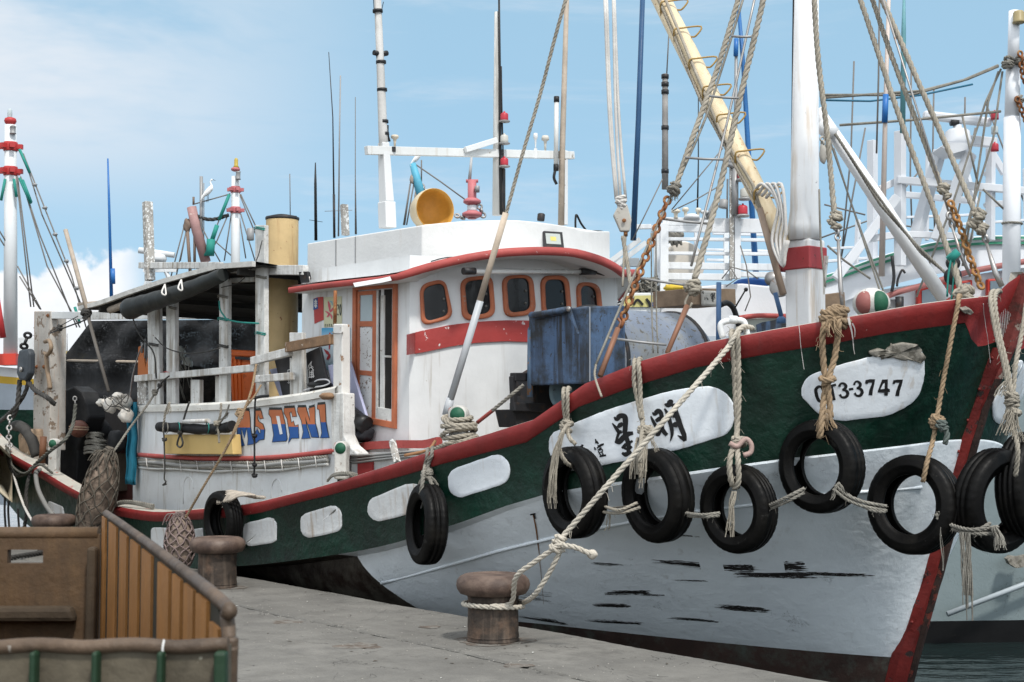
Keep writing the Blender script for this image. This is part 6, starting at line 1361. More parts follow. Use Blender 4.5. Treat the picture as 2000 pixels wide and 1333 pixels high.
# ================================================================== STANDING RIGGING
def build_rigging():
    def rp(nm, pts, r, mat, st=3): 
        m_ = MB(); P = smooth([W(*p) for p in pts], 4)
        m_.rope(P, r, st) if st > 1 else m_.tube(P, r, 6)
        return m_.build(nm, mat, BOAT, recalc=False)
    # port shrouds with iron rungs
    rp('shroud', [(1452, -30, 11.5), (1395, 150, 11.3), (1352, 275, 11.1), (1318, 370, 11.0)], .0235, ROPE); rp('shroud_wire', [(1460, -30, 11.5), (1405, 150, 11.3), (1360, 275, 11.1), (1240, 535, 10.8), (1163, 715, 10.55)], .010, ROPEG, 1)
    m_ = MB(); knot(m_, W(1316, 372, 10.97), .02, 3, 4, .04); frayed(m_, [W(1318, 380, 10.95), W(1315, 395, 10.95)], 10, .04, .003, 5); m_.build('shroud_splice', ROPEG, BOAT, recalc=False)
    m_ = MB(); m_.chain([W(1306, 385, 10.98), W(1262, 500, 10.85), W(1228, 590, 10.75), W(1212, 640, 10.7)], .0125, .085); m_.build('shroud_chain', RUST, BOAT, recalc=False)
    m_ = MB(); m_.tube([W(1207, 642, 10.68), W(1172, 735, 10.5)], .021, 8); m_.tube([W(1207, 642, 10.68), W(1213, 630, 10.7), W(1206, 622, 10.7)], .012, 6); m_.build('chain_plate', plain('copper_rust', (.22, .11, .07), .6, .3), BOAT)
    rp('shroud', [(1497, -30, 11.3), (1435, 240, 11.1), (1392, 420, 10.9), (1358, 545, 10.75)], .0255, ROPE); rp('shroud_wire', [(1480, -30, 11.3), (1420, 240, 11.1), (1350, 520, 10.8)], .010, STL, 1)
    m_ = MB(); knot(m_, W(1352, 556, 10.72), .026, 8, 4, .045); m_.tube(smooth([W(1346, 575, 10.7), W(1338, 592, 10.7), W(1345, 602, 10.7), W(1352, 592, 10.7)], 4), .009, 6); m_.build('shroud_splice', ROPE, BOAT, recalc=False)
    m_ = MB(); m_.tube([W(1342, 598, 10.7), W(1303, 690, 10.5)], [.022, .018], 8); m_.build('turnbuckle', MATS['copper_rust'], BOAT)
    for x0, y0, x1, y1 in ((1428, 71, 1468, 72), (1385, 188, 1443, 192), (1338, 308, 1413, 312), (1288, 427, 1382, 437), (1237, 541, 1345, 558), (1187, 660, 1302, 674)):
        m_ = MB(); m_.tube([W(x0, y0, 11.0), W((x0+x1)/2, (y0+y1)/2 + 1, 11.0), W(x1, y1, 10.95)], .010, 6); m_.build('shroud_rung', GRYM, BOAT)
    rp('tail_cord', [(1175, 775, 10.3), (1162, 735, 10.5), (1164, 712, 10.55)], .009, ROPE)
    # lines forward of the mast
    rp('forestay', [(1590, -30, 11.2), (1598, 120, 11.15), (1618, 280, 11.1), (1630, 420, 11.0)], .0235, ROPE)
    m_ = MB(); knot(m_, W(1632, 428, 11.0), .024, 12, 5, .035); m_.build('stay_splice', ROPE, BOAT, recalc=False)
    m_ = MB(); m_.chain([W(1634, 440, 11.0), W(1637, 470, 10.95)], .010, .07); m_.tube([W(1637, 468, 10.95), W(1642, 560, 10.9), W(1645, 600, 10.85)], [.012, .02, .012], 8); m_.build('turnbuckle', STL, BOAT, recalc=False)
    for pts, r_ in (([(1672, -30, 10.9), (1740, 180, 10.7), (1820, 400, 10.5), (1885, 590, 10.25)], .0215), ([(1694, -30, 10.9), (1760, 160, 10.7), (1838, 360, 10.5)], .0205), ([(1708, -30, 10.8), (1790, 150, 10.6), (1880, 360, 10.4), (1905, 415, 10.3)], .022)): rp('forestay', pts, r_, ROPE)
    m_ = MB(); knot(m_, W(1842, 372, 10.5), .022, 21, 5, .03); knot(m_, W(1908, 424, 10.3), .024, 22, 5, .035); knot(m_, W(1918, 445, 10.3), .022, 23, 3, .03); m_.build('stay_splice', ROPE, BOAT, recalc=False)
    m_ = MB(); m_.chain([W(1855, 392, 10.45), W(1878, 450, 10.4), W(1893, 500, 10.35), W(1918, 565, 10.25)], .0115, .075); m_.build('forestay_chain', paint('rusty_orange', (.34, .17, .06), .8, var=.3, vs=14, bump=.6), BOAT, recalc=False)
    m_ = MB(); m_.tube([W(1715, -30, 10.7), W(1790, 210, 10.6), W(1853, 415, 10.45)], .0085, 6); m_.tube([W(1858, 440, 10.4), W(1880, 505, 10.4), W(1895, 540, 10.35)], [.008, .016, .01], 8); m_.chain([W(1853, 415, 10.45), W(1862, 445, 10.45)], .012, .08); m_.tube([W(1925, 470, 10.3), W(1945, 535, 10.2), W(1957, 560, 10.2)], [.01, .022, .022], 8); m_.chain([W(1916, 442, 10.3), W(1928, 475, 10.3)], .012, .085); m_.build('turnbuckle', STL, BOAT, recalc=False)
    m_ = MB(); m_.rope(smooth([W(1860, 497, 10.35), W(1864, 520, 10.3), W(1876, 560, 10.25), W(1885, 588, 10.2), W(1900, 600, 10.1)], 4), .026); knot(m_, W(1882, 580, 10.2), .025, 31, 5, .05); m_.build('stay_lashing', ROPE, BOAT, recalc=False)
    m_ = MB(); m_.tube([W(1857, 495, 10.3), W(1867, 505, 10.3)], .05, 10); m_.tube(smooth([W(1858, 505, 10.28), W(1852, 540, 10.28), W(1850, 580, 10.28)], 4), .008, 5); m_.tube(smooth([W(1864, 508, 10.28), W(1862, 550, 10.28), W(1858, 590, 10.28)], 4), .006, 5); m_.build('teal_tie', TEAL, None, 'teal rope tied round the forestay with its ends hanging down', cat='rope')
    for pts in ([(1612, 250, 11.3), (1650, 360, 11.2), (1690, 480, 11.1), (1728, 598, 10.9)], [(1628, 290, 11.3), (1660, 390, 11.2), (1700, 500, 11.1), (1738, 602, 10.9)], [(1600, 370, 11.3), (1603, 470, 11.3), (1612, 560, 11.2)]): rp('guy_line', pts, .008, ROPEG, 1)
    # block and tackle hanging aft of the mast
    m_ = MB()
    for x0, x1 in ((1180, 1203), (1184, 1206), (1197, 1212), (1199, 1222)): m_.tube(smooth([W(x0, -30, 12.2), W((x0+x1)/2 - 2, 220, 12.2), W(x1, 390, 12.2)], 4), .013, 7)
    tk_ = m_.build('tackle_line', ROPEW, BOAT)
    m_ = MB(); knot(m_, W(1213, 388, 12.15), .018, 2, 5, .035); knot(m_, W(1216, 402, 12.15), .018, 6, 4, .03); m_.build('tackle_knot', ROPEW, tk_, recalc=False)
    m_ = MB(); c = W(1217, 428, 12.15); m_.prism([W(x, y, 12.12) for x, y in ((1198, 420), (1206, 405), (1226, 402), (1234, 430), (1230, 452), (1212, 452))], Vector((0, .07, 0))); bk = m_.build('tackle_block', paint('block_grey', (.42, .40, .36), .6, chips=((.2, .15, .1), .36, 20)), BOAT, bevel=.01)
    m_ = MB(); m_.blob(W(1219, 431, 12.1), (.018, .012, .018), n=8, m=6, amp=0); m_.tube([W(1222, 450, 12.15), W(1222, 462, 12.15)], .018, 8); m_.build('block_pin', RUST, bk)
    rp('tackle_tail', [(1216, 462, 12.15), (1222, 500, 12.1), (1232, 555, 12.0), (1236, 585, 11.9)], .020, ROPE); rp('tackle_tail', [(1222, 460, 12.15), (1219, 500, 12.1), (1216, 560, 12.0)], .010, ROPE, 1)
    for x in (1272, 1281): rp('thin_cord', [(x, 455, 11.4), (x + 1, 600, 11.3), (x + 4, 690, 11.2)], .006, ROPEG, 1)
    # rope with wooden and plastic sleeve down to the middle bitt
    m_ = MB(); m_.rope([W(1113, -30, 11.9), W(1060, 165, 12.0), W(986, 425, 12.1)], .0165); sl_ = m_.build('side_stay', ROPE, BOAT, recalc=False)
    m_ = MB(); m_.tube([W(988, 416, 12.1), W(936, 592, 12.2)], .027, 12); m_.build('wooden_sleeve', paint('sleeve_wood', (.46, .38, .30), .7, var=.15, vs=5, bump=.4), sl_)
    m_ = MB(); m_.tube([W(938, 588, 12.2), W(877, 790, 12.3)], .031, 14); m_.tube([W(880, 778, 12.3), W(872, 812, 12.3)], [.035, .040], 14); m_.build('plastic_pipe', plain('pvc_grey', (.40, .42, .44), .45), sl_)
    m_ = MB(); m_.tube([W(873, 808, 12.3), W(876, 835, 12.2)], .018, 6); m_.build('stay_tail', ROPE, sl_)
build_rigging()
# ================================================================== LOOSE THINGS ABOUT THE BOAT
def build_clutter():
    # orange tub
    def tub(x0, x1, yt, yb, l, name, mat, lab, cat):
        a, b, c, d = L(x0, yt, l), L(x1, yt + 3, l), L(x1 - 4, yb, l), L(x0 + 6, yb, l); dp = NV*.34
        r = thing(name, lab, cat); m_ = MB(); m_.box8([d, c, c + dp, d + dp, a, b, b + dp, a + dp]); m_.build('body', mat, r, bevel=.02)
        m_ = MB(); u = Vector((0,0,1)); m_.box8([a - NV*.03 - u*.07, b - NV*.03 - u*.07, b + dp*1.05 - u*.07, a + dp*1.05 - u*.07, a - NV*.03, b - NV*.03, b + dp*1.05, a + dp*1.05]); m_.build('rim', mat, r, bevel=.012)
        m_ = MB(); m_.box8([p for p in (a.lerp(d, .12) - NV*.05 + (b-a)*.35, a.lerp(d, .12) - NV*.05 + (b-a)*.95, a.lerp(d, .12) - NV*.02 + (b-a)*.95, a.lerp(d, .12) - NV*.02 + (b-a)*.35, a.lerp(d, .17) - NV*.05 + (b-a)*.35, a.lerp(d, .17) - NV*.05 + (b-a)*.95, a.lerp(d, .17) - NV*.02 + (b-a)*.95, a.lerp(d, .17) - NV*.02 + (b-a)*.35)]); m_.build('handle', BLKM, r)
        m_ = MB()
        for f_ in (.15, .3, .45): p_ = a.lerp(b, f_) - NV*.012; q_ = d.lerp(c, f_) - NV*.006; m_.beam(p_ + (q_-p_)*.15, q_, .012, .012)
        m_.build('rib', mat, r)
    tub(446, 502, 683, 790, 1.15, 'fish_tub', plain('tub_orange', (.62, .12, .02), .45, chips=((.4, .07, .01), .40, 6), bump=.1), 'orange plastic tub standing behind the white rail beside the yellow funnel', 'tub')
    # torn orange board
    m_ = MB(); m_.prism([L(x, y, 1.35) for x, y in ((268, 790), (270, 678), (275, 676), (280, 690), (284, 720), (290, 692), (298, 690), (303, 735), (306, 790))], NV*.02); m_.build('orange_board', plain('board_orange', (.50, .16, .05), .7, chips=((.7, .5, .4), .33, 12), bump=.3), None, 'broken orange board with jagged top standing at the stern end of the rail', cat='board')
    m_ = MB()
    for x0, y0, x1, y1 in ((277, 668, 277, 690), (284, 662, 283, 700), (290, 672, 290, 692)): m_.tube([L(x0, y0, 1.45), L(x1, y1, 1.45)], .012, 6)
    m_.tube(smooth([L(252, 790, 1.5), L(258, 740, 1.5), L(268, 700, 1.5), L(280, 670, 1.5)], 4), .009, 5); m_.tube(smooth([L(292, 650, 1.5), L(310, 680, 1.5), L(324, 730, 1.5), L(330, 785, 1.5)], 4), .012, 5); m_.build('rods', GRYM, None, 'bundle of thin grey rods leaning behind the broken orange board', cat='rods')
    # teal blue cloth
    m_ = MB(); G = []
    for j in range(15):
        v = j/14; y = 784 + v*162; G.append([L(250 + 3*v*0 + u*17 - 5*v*(1 if u < .3 else .2) + 1.0*math.sin(j*1.3), y + (2 if u > .5 else 0), 1.66 + .035*math.sin(u*9 + j*.25)) for u in (0, .2, .4, .6, .8, 1.0)])
    m_.grid(G); o = m_.build('blue_cloth', plain('cloth_blue', (.015, .16, .24), .8, bump=.4), None, 'bright blue cloth hanging down the end of the white aft wall', cat='cloth', recalc=False); s = o.modifiers.new('thick', 'SOLIDIFY'); s.thickness = .012
    # bundle of white floats
    g = 'white floats lashed in a bundle at the stern'; fm = paint('float_white', (.60, .57, .52), .5, var=.08, vs=6, stain=((.4, .33, .25), .6, 6), bump=.3)
    for i, (x, y, rx, rz, lab) in enumerate(((240, 785, .125, .10, 'largest white float of the bundle, at its upper right'), (216, 792, .085, .10, 'middle white float of the tied bundle at the stern'), (199, 787, .07, .05, 'leftmost white float with a pointed end in the stern bundle'), (246, 812, .09, .09, 'lowest white float of the bundle, hanging beside the blue cloth'), (231, 773, .075, .04, 'topmost small white float of the stern bundle'))):
        m_ = MB(); m_.blob(L(x, y, 1.75 + .02*i), (rx, rx*.8, rz), amp=.10, seed=i); m_.build('float', fm, None, lab, cat='float', group=g)
    m_ = MB(); rnd = random.Random(4)
    for k in range(9):
        x0, y0 = rnd.uniform(195, 235), rnd.uniform(770, 800); m_.tube(smooth([L(x0, y0, 1.90), L(x0 + rnd.uniform(5, 22), y0 + rnd.uniform(5, 20), 1.93), L(x0 + rnd.uniform(10, 35), y0 + rnd.uniform(-14, 30), 1.88)], 4), .006, 4)
    m_.build('float_line', ROPED, None, 'thin dark line wound round the bundle of white floats', cat='rope')
    # dark upright hood shape at the stern, tarpaulin over the winch
    dkm = paint('black_sheet', (0.008, 0.008, 0.009), .7, var=.3, bump=.6, bs=6)
    m_ = MB(); m_.prism([L(x, y, 1.45) for x, y in ((82, 900), (84, 840), (90, 812), (110, 780), (128, 760), (143, 755), (158, 766), (168, 790), (173, 815), (160, 850), (150, 880), (146, 950), (130, 960), (110, 945), (84, 925))], NV*.25); o = m_.build('black_hood', dkm, None, 'tall black rounded sheet standing beside the peeling stern post', cat='cover', bevel=.03)
    m_ = MB(); m_.chain([L(146, 775, 1.50), L(147, 792, 1.50)], .011, .08); m_.build('shackle', STL, None, 'bright steel shackle hanging on the tall black sheet', cat='shackle', recalc=False)
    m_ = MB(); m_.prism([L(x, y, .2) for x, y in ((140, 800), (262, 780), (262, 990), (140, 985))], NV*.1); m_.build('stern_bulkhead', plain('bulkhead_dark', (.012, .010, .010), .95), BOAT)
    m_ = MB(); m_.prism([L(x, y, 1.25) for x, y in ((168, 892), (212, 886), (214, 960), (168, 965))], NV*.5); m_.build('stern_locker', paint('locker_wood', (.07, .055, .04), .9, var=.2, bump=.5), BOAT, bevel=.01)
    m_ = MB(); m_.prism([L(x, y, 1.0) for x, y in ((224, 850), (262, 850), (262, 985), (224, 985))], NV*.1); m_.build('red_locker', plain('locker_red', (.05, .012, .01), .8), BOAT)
    # rope heap and brown ball float, dark sacks
    m_ = MB(); rnd = random.Random(9)
    for k in range(10):
        y = 888 - k*4; m_.rope(smooth([L(158 + rnd.uniform(-3, 3), y, 1.28), L(175, y - rnd.uniform(2, 8), 1.40), L(193, y - rnd.uniform(1, 6), 1.38), L(206 + rnd.uniform(-6, 3), y + rnd.uniform(-2, 3), 1.28)], 5), .019)
    m_.build('rope_heap', ROPEG, None, 'grey rope heap lying on the dark locker at the stern', cat='rope', recalc=False)
    m_ = MB(); c = L(154, 838, 1.55); m_.blob(c, (.125, .125, .115), amp=.01); bf = m_.build('ball_float', paint('float_brown', (.12, .045, .03), .4, var=.2, bump=.2), None, 'dark brown ball float with two pale bands at the stern', cat='float')
    m_ = MB(); m_.lathe(c, (0.05, .0, 1), [(.127, -.012), (.130, -.006), (.127, 0)], 28, caps=False); m_.lathe(c, (.05, 0, 1), [(.124, .02), (.127, .026), (.124, .032)], 28, caps=False); m_.build('band', plain('float_band', (.38, .27, .18), .6), bf)
    for x, y, rx, rz, lab in ((196, 840, .15, .16, 'dark grey sack behind the brown ball float'), (228, 862, .13, .15, 'black sack below the bundle of white floats'), (190, 866, .12, .08, 'small black sack just above the grey rope heap')):
        m_ = MB(); m_.blob(L(x, y, 1.15), (rx, .13, rz), amp=.14, seed=int(x)); m_.build('sack', paint('sack_dark', (.022, .023, .025), .8, var=.3, bump=.8, bs=10), None, lab, cat='sack', group='dark sacks at the stern')
    # yellow box and black roll on the wall
    m_ = MB(); m_.prism([L(x, y, 1.86) for x, y in ((318, 849), (452, 849), (455, 888), (322, 887))], NV*.11); m_.build('yellow_box', plain('box_yellow', (.60, .42, .16), .6, chips=((.3, .2, .08), .34, 12), bump=.2), None, 'shallow yellow box fixed on the white aft wall under a black roll', cat='box', bevel=.008)
    m_ = MB(); P = smooth([L(311, 834, 1.88), L(350, 836, 1.88), (L(400, 839, 1.88)), L(440, 836, 1.88), L(454, 832, 1.88)], 5); m_.tube(P, [.055 + .005*math.sin(i*1.7) for i in range(len(P))], 14); rl_ = m_.build('black_roll', dkm, None, 'rolled black sheet tied above the yellow box on the aft wall', cat='roll')
    m_ = MB(); m_.tube([L(358, 824, 1.93), L(408, 822, 1.93)], .022, 8); m_.build('white_tube', WHTD, None, 'short pale ribbed tube lying on the black roll', cat='tube')
    for i, (x, mt) in enumerate(((348, TEAL), (405, TEAL), (325, ROPEG))): m_ = MB(); m_.tube([L(x + 3*math.sin(t_), 836 - 11*math.cos(t_), 1.89 + .065*math.sin(t_)) for t_ in [6.283*k/12 for k in range(12)]], .006, 4, closed=True); m_.build('lashing', mt, rl_)
    def cord(name, pts, r, mat, lab, l=1.93, st=1, cat='cord', kn=None, fr=None):
        m_ = MB(); P = smooth([L(x, y, l) for x, y in pts], 5); (m_.rope(P, r) if st > 1 else m_.tube(P, r, 6))
        for q in (kn or []): knot(m_, L(q[0], q[1], l + .01), q[2], int(q[0]), q[3])
        if fr: frayed(m_, [L(x, y, l + .02) for x, y in fr], 14, .03, .0028, 3)
        m_.build(name, mat, None, lab, cat=cat, recalc=False)
    cord('hanging_line', [(328, 790), (322, 810), (320, 840), (321, 880), (322, 915), (321, 935), (324, 942), (318, 948), (325, 946)], .009, ROPED, 'black cord with a hooked end hanging in front of the yellow box', kn=[(321, 858, .010, 3)])
    cord('hanging_rope', [(331, 787), (323, 805), (320, 825), (319, 845)], .014, ROPE, 'short pink and grey rope hanging over the aft wall beside the hooked cord', st=3, fr=[(330, 790), (331, 800), (330, 812)])
    cord('hanging_line', [(370, 785), (362, 808), (355, 835), (351, 850), (346, 868), (352, 874), (357, 866), (353, 850)], .011, ROPED, 'dark cord ending in a loop over the middle of the yellow box', kn=[(352, 845, .010, 3)])
    cord('hanging_rope', [(432, 788), (430, 810), (425, 830), (427, 850), (428, 866)], .014, ROPE, 'pale rope with a dark tail at the right end of the black roll', st=3, kn=[(424, 825, .013, 4)])
    cord('tail_rope', [(448, 790), (440, 812), (428, 830), (422, 842)], .010, ROPEG, 'thin frayed rope beside the knot at the right end of the roll', st=3, fr=[(446, 806), (440, 815), (432, 822)])
    cord('black_line', [(500, 776), (498, 790), (497, 850), (497, 905), (496, 932)], .010, BLK, 'black cord hanging down across the painted name between M and S', kn=[(497, 850, .010, 3), (497, 907, .009, 3), (497, 928, .010, 3)])
    cord('black_line', [(497, 778), (510, 775), (524, 774)], .016, BLK, 'black cord wound on the cap rail under the tall white post', l=1.80)
    # stern lines leading to the fender
    g = 'tan lines running down from the rail to the net fenders'
    m_ = MB(); m_.rope(smooth([L(500, 712, 1.85), L(492, 760, 1.95), L(478, 800, 2.05), L(455, 850, 2.15), L(425, 905, 2.22), L(392, 960, 2.3), L(362, 1012, 2.36)], 5), .0135, fuzz=12); m_.rope(smooth([L(510, 752, 1.85), L(496, 775, 1.95), L(472, 806, 2.06), L(462, 830, 2.12), L(445, 870, 2.2)], 5), .011)
    knot(m_, L(468, 808, 2.06), .014, 3, 5, .035); m_.build('fender_line', ROPET, None, 'tan rope from the rail past the painted name down to the small net fender', cat='rope', group=g, recalc=False)
    m_ = MB(); m_.rope(smooth([L(300, 772, 1.8), L(285, 795, 1.9), L(255, 835, 2.05), L(232, 868, 2.2), L(216, 890, 2.3)], 5), .014); knot(m_, L(303, 765, 1.8), .012, 5, 5, .03); m_.build('fender_line', ROPEG, None, 'grey rope from the rail down to the large net fender', cat='rope', group=g, recalc=False)
    # net wrapped fenders
    def fender(x0, y0, x1, y1, l, R, nm, lab, col, hu, seed):
        p0, p1 = L(x0, y0, l), L(x1, y1, l); ax = (p1 - p0); ln = ax.length; ax.normalize(); u = ax.orthogonal().normalized(); v = ax.cross(u); r = thing(nm, lab, 'fender', 'net wrapped fenders hung over the side'); m_ = MB(); n, m = 22, 18; rnd = random.Random(seed)
        def rad(t_): return R * (math.sin(math.pi * min(1, max(0, t_*.94 + .03))) ** .38) * (1 - .18*(1-t_))
        ph = rnd.uniform(0, 6)
        G = [[p0 + ax*ln*(i/m) + (u*math.cos(6.283*k/n) + v*math.sin(6.283*k/n))*rad(i/m)*(1 + .07*math.sin(k*1.7 + i*.9 + ph) + .05*math.sin(i*2.1 + k*.6)) for k in range(n+1)] for i in range(m+1)]
        m_.grid(G); m_.build('float_core', paint(nm + '_core', col, .7, var=.25, vs=7, col2=tuple(c*.45 for c in col), c2=(.45, .6, 9.0), chips=((.04, .035, .03), .42, 10), bump=.8, bs=22), r, recalc=False)
        m_ = MB(); K_ = 9
        for s_ in (1, -1):
            for k in range(K_):
                P = []
                for i in range(26):
                    t_ = i/25; a_ = 6.283*k/K_ + s_*t_*3.4 + .1*math.sin(i + k); P.append(p0 + ax*ln*t_ + (u*math.cos(a_) + v*math.sin(a_))*(rad(t_)*1.06 + .008))
                m_.tube(P, .0085, 5)
        frayed(m_, [p0, p0 + Vector((0,0,.02)) - NV*.05, p0 - Vector((0,0,.12)) - NV*.1], 30, R*.8, .005, seed); knot(m_, p0, .018, seed, 5, .05)
        m_.build('netting', hu, r, recalc=False)
    fender(212, 884, 172, 1052, 2.36, .205, 'net_fender', 'large net wrapped float fender hanging over the stern bulwark', (.30, .23, .18), paint('net_brown', (.12, .105, .085), .9, var=.2), 3)
    fender(352, 1008, 350, 1112, 2.36, .155, 'net_fender', 'small pale net wrapped fender hanging beside the second bollard', (.46, .37, .33), paint('net_pinkgrey', (.20, .15, .14), .9, var=.3), 8)
    # rope coils on the gunwale near the large fender
    m_ = MB()
    for k in range(4): m_.rope(smooth([L(208, 1010 + k*2, 2.3), L(216, 990 + k*2, 2.22 - .02*k), L(235, 980 + k*1.5, 2.12), L(262, 980 + 1.5*k, 2.08), L(300, 988 + 1.5*k, 2.02)], 5), .017)
    m_.build('coiled_rope', ROPEG, None, 'grey ropes lying on the stern gunwale to the right of the large net fender', cat='rope', recalc=False)
    # stern ropes and hoses hanging over the quarter
    g = 'ropes hanging over the stern quarter'
    OLDR = paint('old_rope', (.105, .105, .09), .9, var=.25, vs=6, bump=.5)
    def sr(pts, r, mt, st, lab):
        m_ = MB(); P = smooth([L(*p) for p in pts], 5); (m_.rope(P, r) if st > 1 else m_.tube(P, r, 8)); m_.build('stern_rope', mt, None, lab, cat='rope', group=g, recalc=False)
    sr([(147, 790, 1.85), (142, 830, 1.9), (128, 858, 2.05), (100, 880, 2.15), (72, 905, 2.2), (52, 925, 2.25), (30, 928, 2.25), (18, 905, 2.2), (14, 870, 2.1)], .024, OLDR, 3, 'thick grey rope curving from the black sheet down over the stern corner')
    sr([(16, 878, 2.15), (24, 910, 2.25), (45, 925, 2.28), (64, 915, 2.25), (80, 908, 2.2), (103, 925, 2.1)], .016, OLDR, 3, 'thin grey rope looping along the stern gunwale corner')
    sr([(78, 918, 2.12), (70, 925, 2.2), (74, 955, 2.25), (88, 985, 2.28), (106, 1010, 2.3)], .030, paint('ribbed_hose', (.20, .20, .19), .7), 1, 'pale grey hose hanging over the stern green planking')
    sr([(60, 915, 2.15), (55, 935, 2.25), (50, 965, 2.3), (52, 1000, 2.3), (46, 1040, 2.3)], .024, ROPED, 3, 'dark rope hanging straight down at the stern corner')
    sr([(26, 925, 2.25), (34, 955, 2.3), (48, 990, 2.32), (66, 1022, 2.34)], .017, ROPEW, 3, 'pale rope slanting down to the third bollard')
    for i, x in enumerate((10, 17, 36)): sr([(x, 960 + 18*i, 2.25), (x - 1, 1000, 2.25), (x + 2, 1044, 2.25)], .015, ROPED, 1, 'thin dark line hanging under the stern, %s' % ('nearest the picture edge', 'second from the picture edge', 'nearest the green planking')[i])
    sr([(0, 824, 1.9), (20, 805, 1.95), (44, 775, 2.0), (55, 745, 1.95), (54, 720, 1.9)], .030, ROPED, 3, 'dark rope from the pulley running down to the left')
    sr([(48, 735, 1.98), (66, 760, 2.0), (92, 775, 2.0), (108, 790, 1.9)], .034, ROPED, 3, 'dark rope crossing in front of the peeling stern post')
    sr([(38, 742, 2.0), (34, 790, 2.05), (26, 815, 2.05)], .034, ROPED, 3, 'dark tarry rope under the black pulley ending at the chain')
    sr([(30, 832, 1.95), (44, 835, 1.95), (60, 855, 1.95), (72, 890, 1.9)], .075, ROPED, 1, 'thick bundle of old black rope beside the foot of the stern post')
    m_ = MB(); m_.chain([L(20, 812, 2.05), L(17, 850, 2.1), L(20, 882, 2.15)], .014, .10); m_.build('stern_chain', STL, None, 'galvanised chain hanging at the stern corner', cat='chain', recalc=False)
    # pulley block
    m_ = MB(); m_.prism([L(x, y, 2.05) for x, y in ((36, 684), (52, 681), (56, 690), (55, 730), (48, 744), (36, 743), (31, 730), (33, 700))], NV*.1); pb = m_.build('pulley_block', plain('pulley_dark', (.035, .042, .05), .5, bump=.2), None, 'black pulley block hanging beside the peeling stern post', cat='pulley', bevel=.03)
    m_ = MB(); m_.lathe(L(42, 722, 2.06), -NV, [(.035, 0), (.035, .02), (.018, .025), (0, .026)], 14); m_.build('axle', STL, pb)
    m_ = MB(); m_.chain([L(45, 682, 2.0), L(56, 650, 1.98)], .02, .11); m_.build('pulley_chain', BLKM, pb, recalc=False)
    # timber heads at the stern corner
    m_ = MB(); m_.prism([L(x, y, 1.95) for x, y in ((36, 890), (34, 850), (44, 838), (62, 838), (66, 890))], NV*.2); m_.build('stern_block', paint('worn_timber', (.34, .24, .16), .8, var=.25, vs=6, chips=((.6, .52, .42), .40, 8), bump=.8), BOAT, bevel=.03)
    m_ = MB(); m_.tube([L(82, 905, 2.0), L(85, 853, 2.0)], .045, 10); m_.build('timber_peg', paint('peg_brown', (.14, .06, .03), .7, var=.2, bump=.5), BOAT)
    m_ = MB(); m_.tube(smooth([L(88, 668, 1.9), L(96, 666, 1.95), L(100, 680, 1.98), L(94, 692, 1.95), L(86, 690, 1.9)], 4), .028, 8); m_.tube(smooth([L(90, 690, 1.93), L(92, 720, 1.93), L(96, 745, 1.93), L(98, 760, 1.93)], 4), .030, 8); m_.build('worn_roller', paint('roller_brown', (.24, .17, .11), .6, var=.2, bump=.5), BOAT)
    m_ = MB(); m_.prism([L(x, y, 1.6) for x, y in ((95, 718), (100, 698), (110, 693), (112, 700), (102, 722))], NV*.05); m_.build('pink_bracket', plain('bracket_pink', (.40, .10, .10), .6), BOAT, bevel=.005)
    for (x0, y0, x1, y1, r_, mt, nm) in ((98, 651, 168, 625, .010, BLKM, 'stay_wire'), (98, 648, 152, 618, .006, BLKM, 'stay_wire'), (128, 450, 170, 605, .030, MATS['bamboo'], 'bamboo_pole'), (170, 612, 212, 765, .022, plain('dark_pole', (.10, .09, .08), .7), 'slanting_pole')):
        m_ = MB(); m_.tube([L(x0, y0, 1.9), L(x1, y1, 1.9)], r_, 8); m_.build(nm, mt, BOAT)
    m_ = MB(); knot(m_, L(116, 642, 1.9), .016, 3, 4, .03); knot(m_, L(168, 612, 1.92), .016, 9, 6, .06); m_.build('wire_lashing', ROPED, BOAT, recalc=False)
    # lashings on the canopy posts
    for x, y, w, mt in ((300, 672, 24, ROPED), (336, 600, 16, ROPEG), (436, 622, 20, TEAL), (436, 675, 20, ROPED), (509, 650, 20, TEAL), (509, 540, 22, ROPEG), (436, 578, 20, ROPEG), (330, 728, 20, PINK), (418, 728, 20, PINK), (564, 694, 14, BLK), (508, 445, 20, TEAL)):
        m_ = MB()
        for k in range(2): m_.tube([L(x + w*.56*math.cos(t_), y + 3*k + 1.5*math.sin(t_*2), 1.66 - .05 + .075*math.sin(t_)) for t_ in [6.283*i/14 for i in range(14)]], .007, 4, closed=True)
        m_.build('post_lashing', mt, BOAT)
    cord('teal_line', [(428, 588), (430, 605), (438, 618), (446, 625), (470, 630), (505, 632)], .009, TEAL, 'teal cord strung from the canopy post to the tall white post', l=1.78)
    cord('dark_line', [(303, 660), (325, 680), (360, 690), (400, 688), (430, 680)], .007, ROPED, 'thin dark cord sagging between two canopy posts', l=1.78)
    cord('dark_line', [(255, 600), (262, 630), (275, 658), (300, 690), (305, 740)], .009, ROPED, 'dark cord hanging from the tarpaulin roll past the first canopy post', l=1.74)
    cord('grey_line', [(432, 562), (470, 550), (500, 510), (512, 470)], .005, ROPED, 'thin wire from the canopy corner up to the tall white post', l=1.74)
    cord('torn_cords', [(330, 735), (318, 745), (312, 756), (305, 765)], .010, ROPED, 'bunch of torn dark cords tied on the lower rail', l=1.78, kn=[(312, 752, .009, 5)])
    # glass floats in netting behind the rail
    m_ = MB(); 
    for x, y in ((352, 690), (366, 712)): m_.blob(L(x, y, 1.1), (.07, .07, .09), amp=.03)
    fl = m_.build('netted_floats', plain('float_pale', (.45, .46, .42), .3), None, 'pale floats in dark netting seen between the canopy posts', cat='floats')
    m_ = MB(); rnd = random.Random(12)
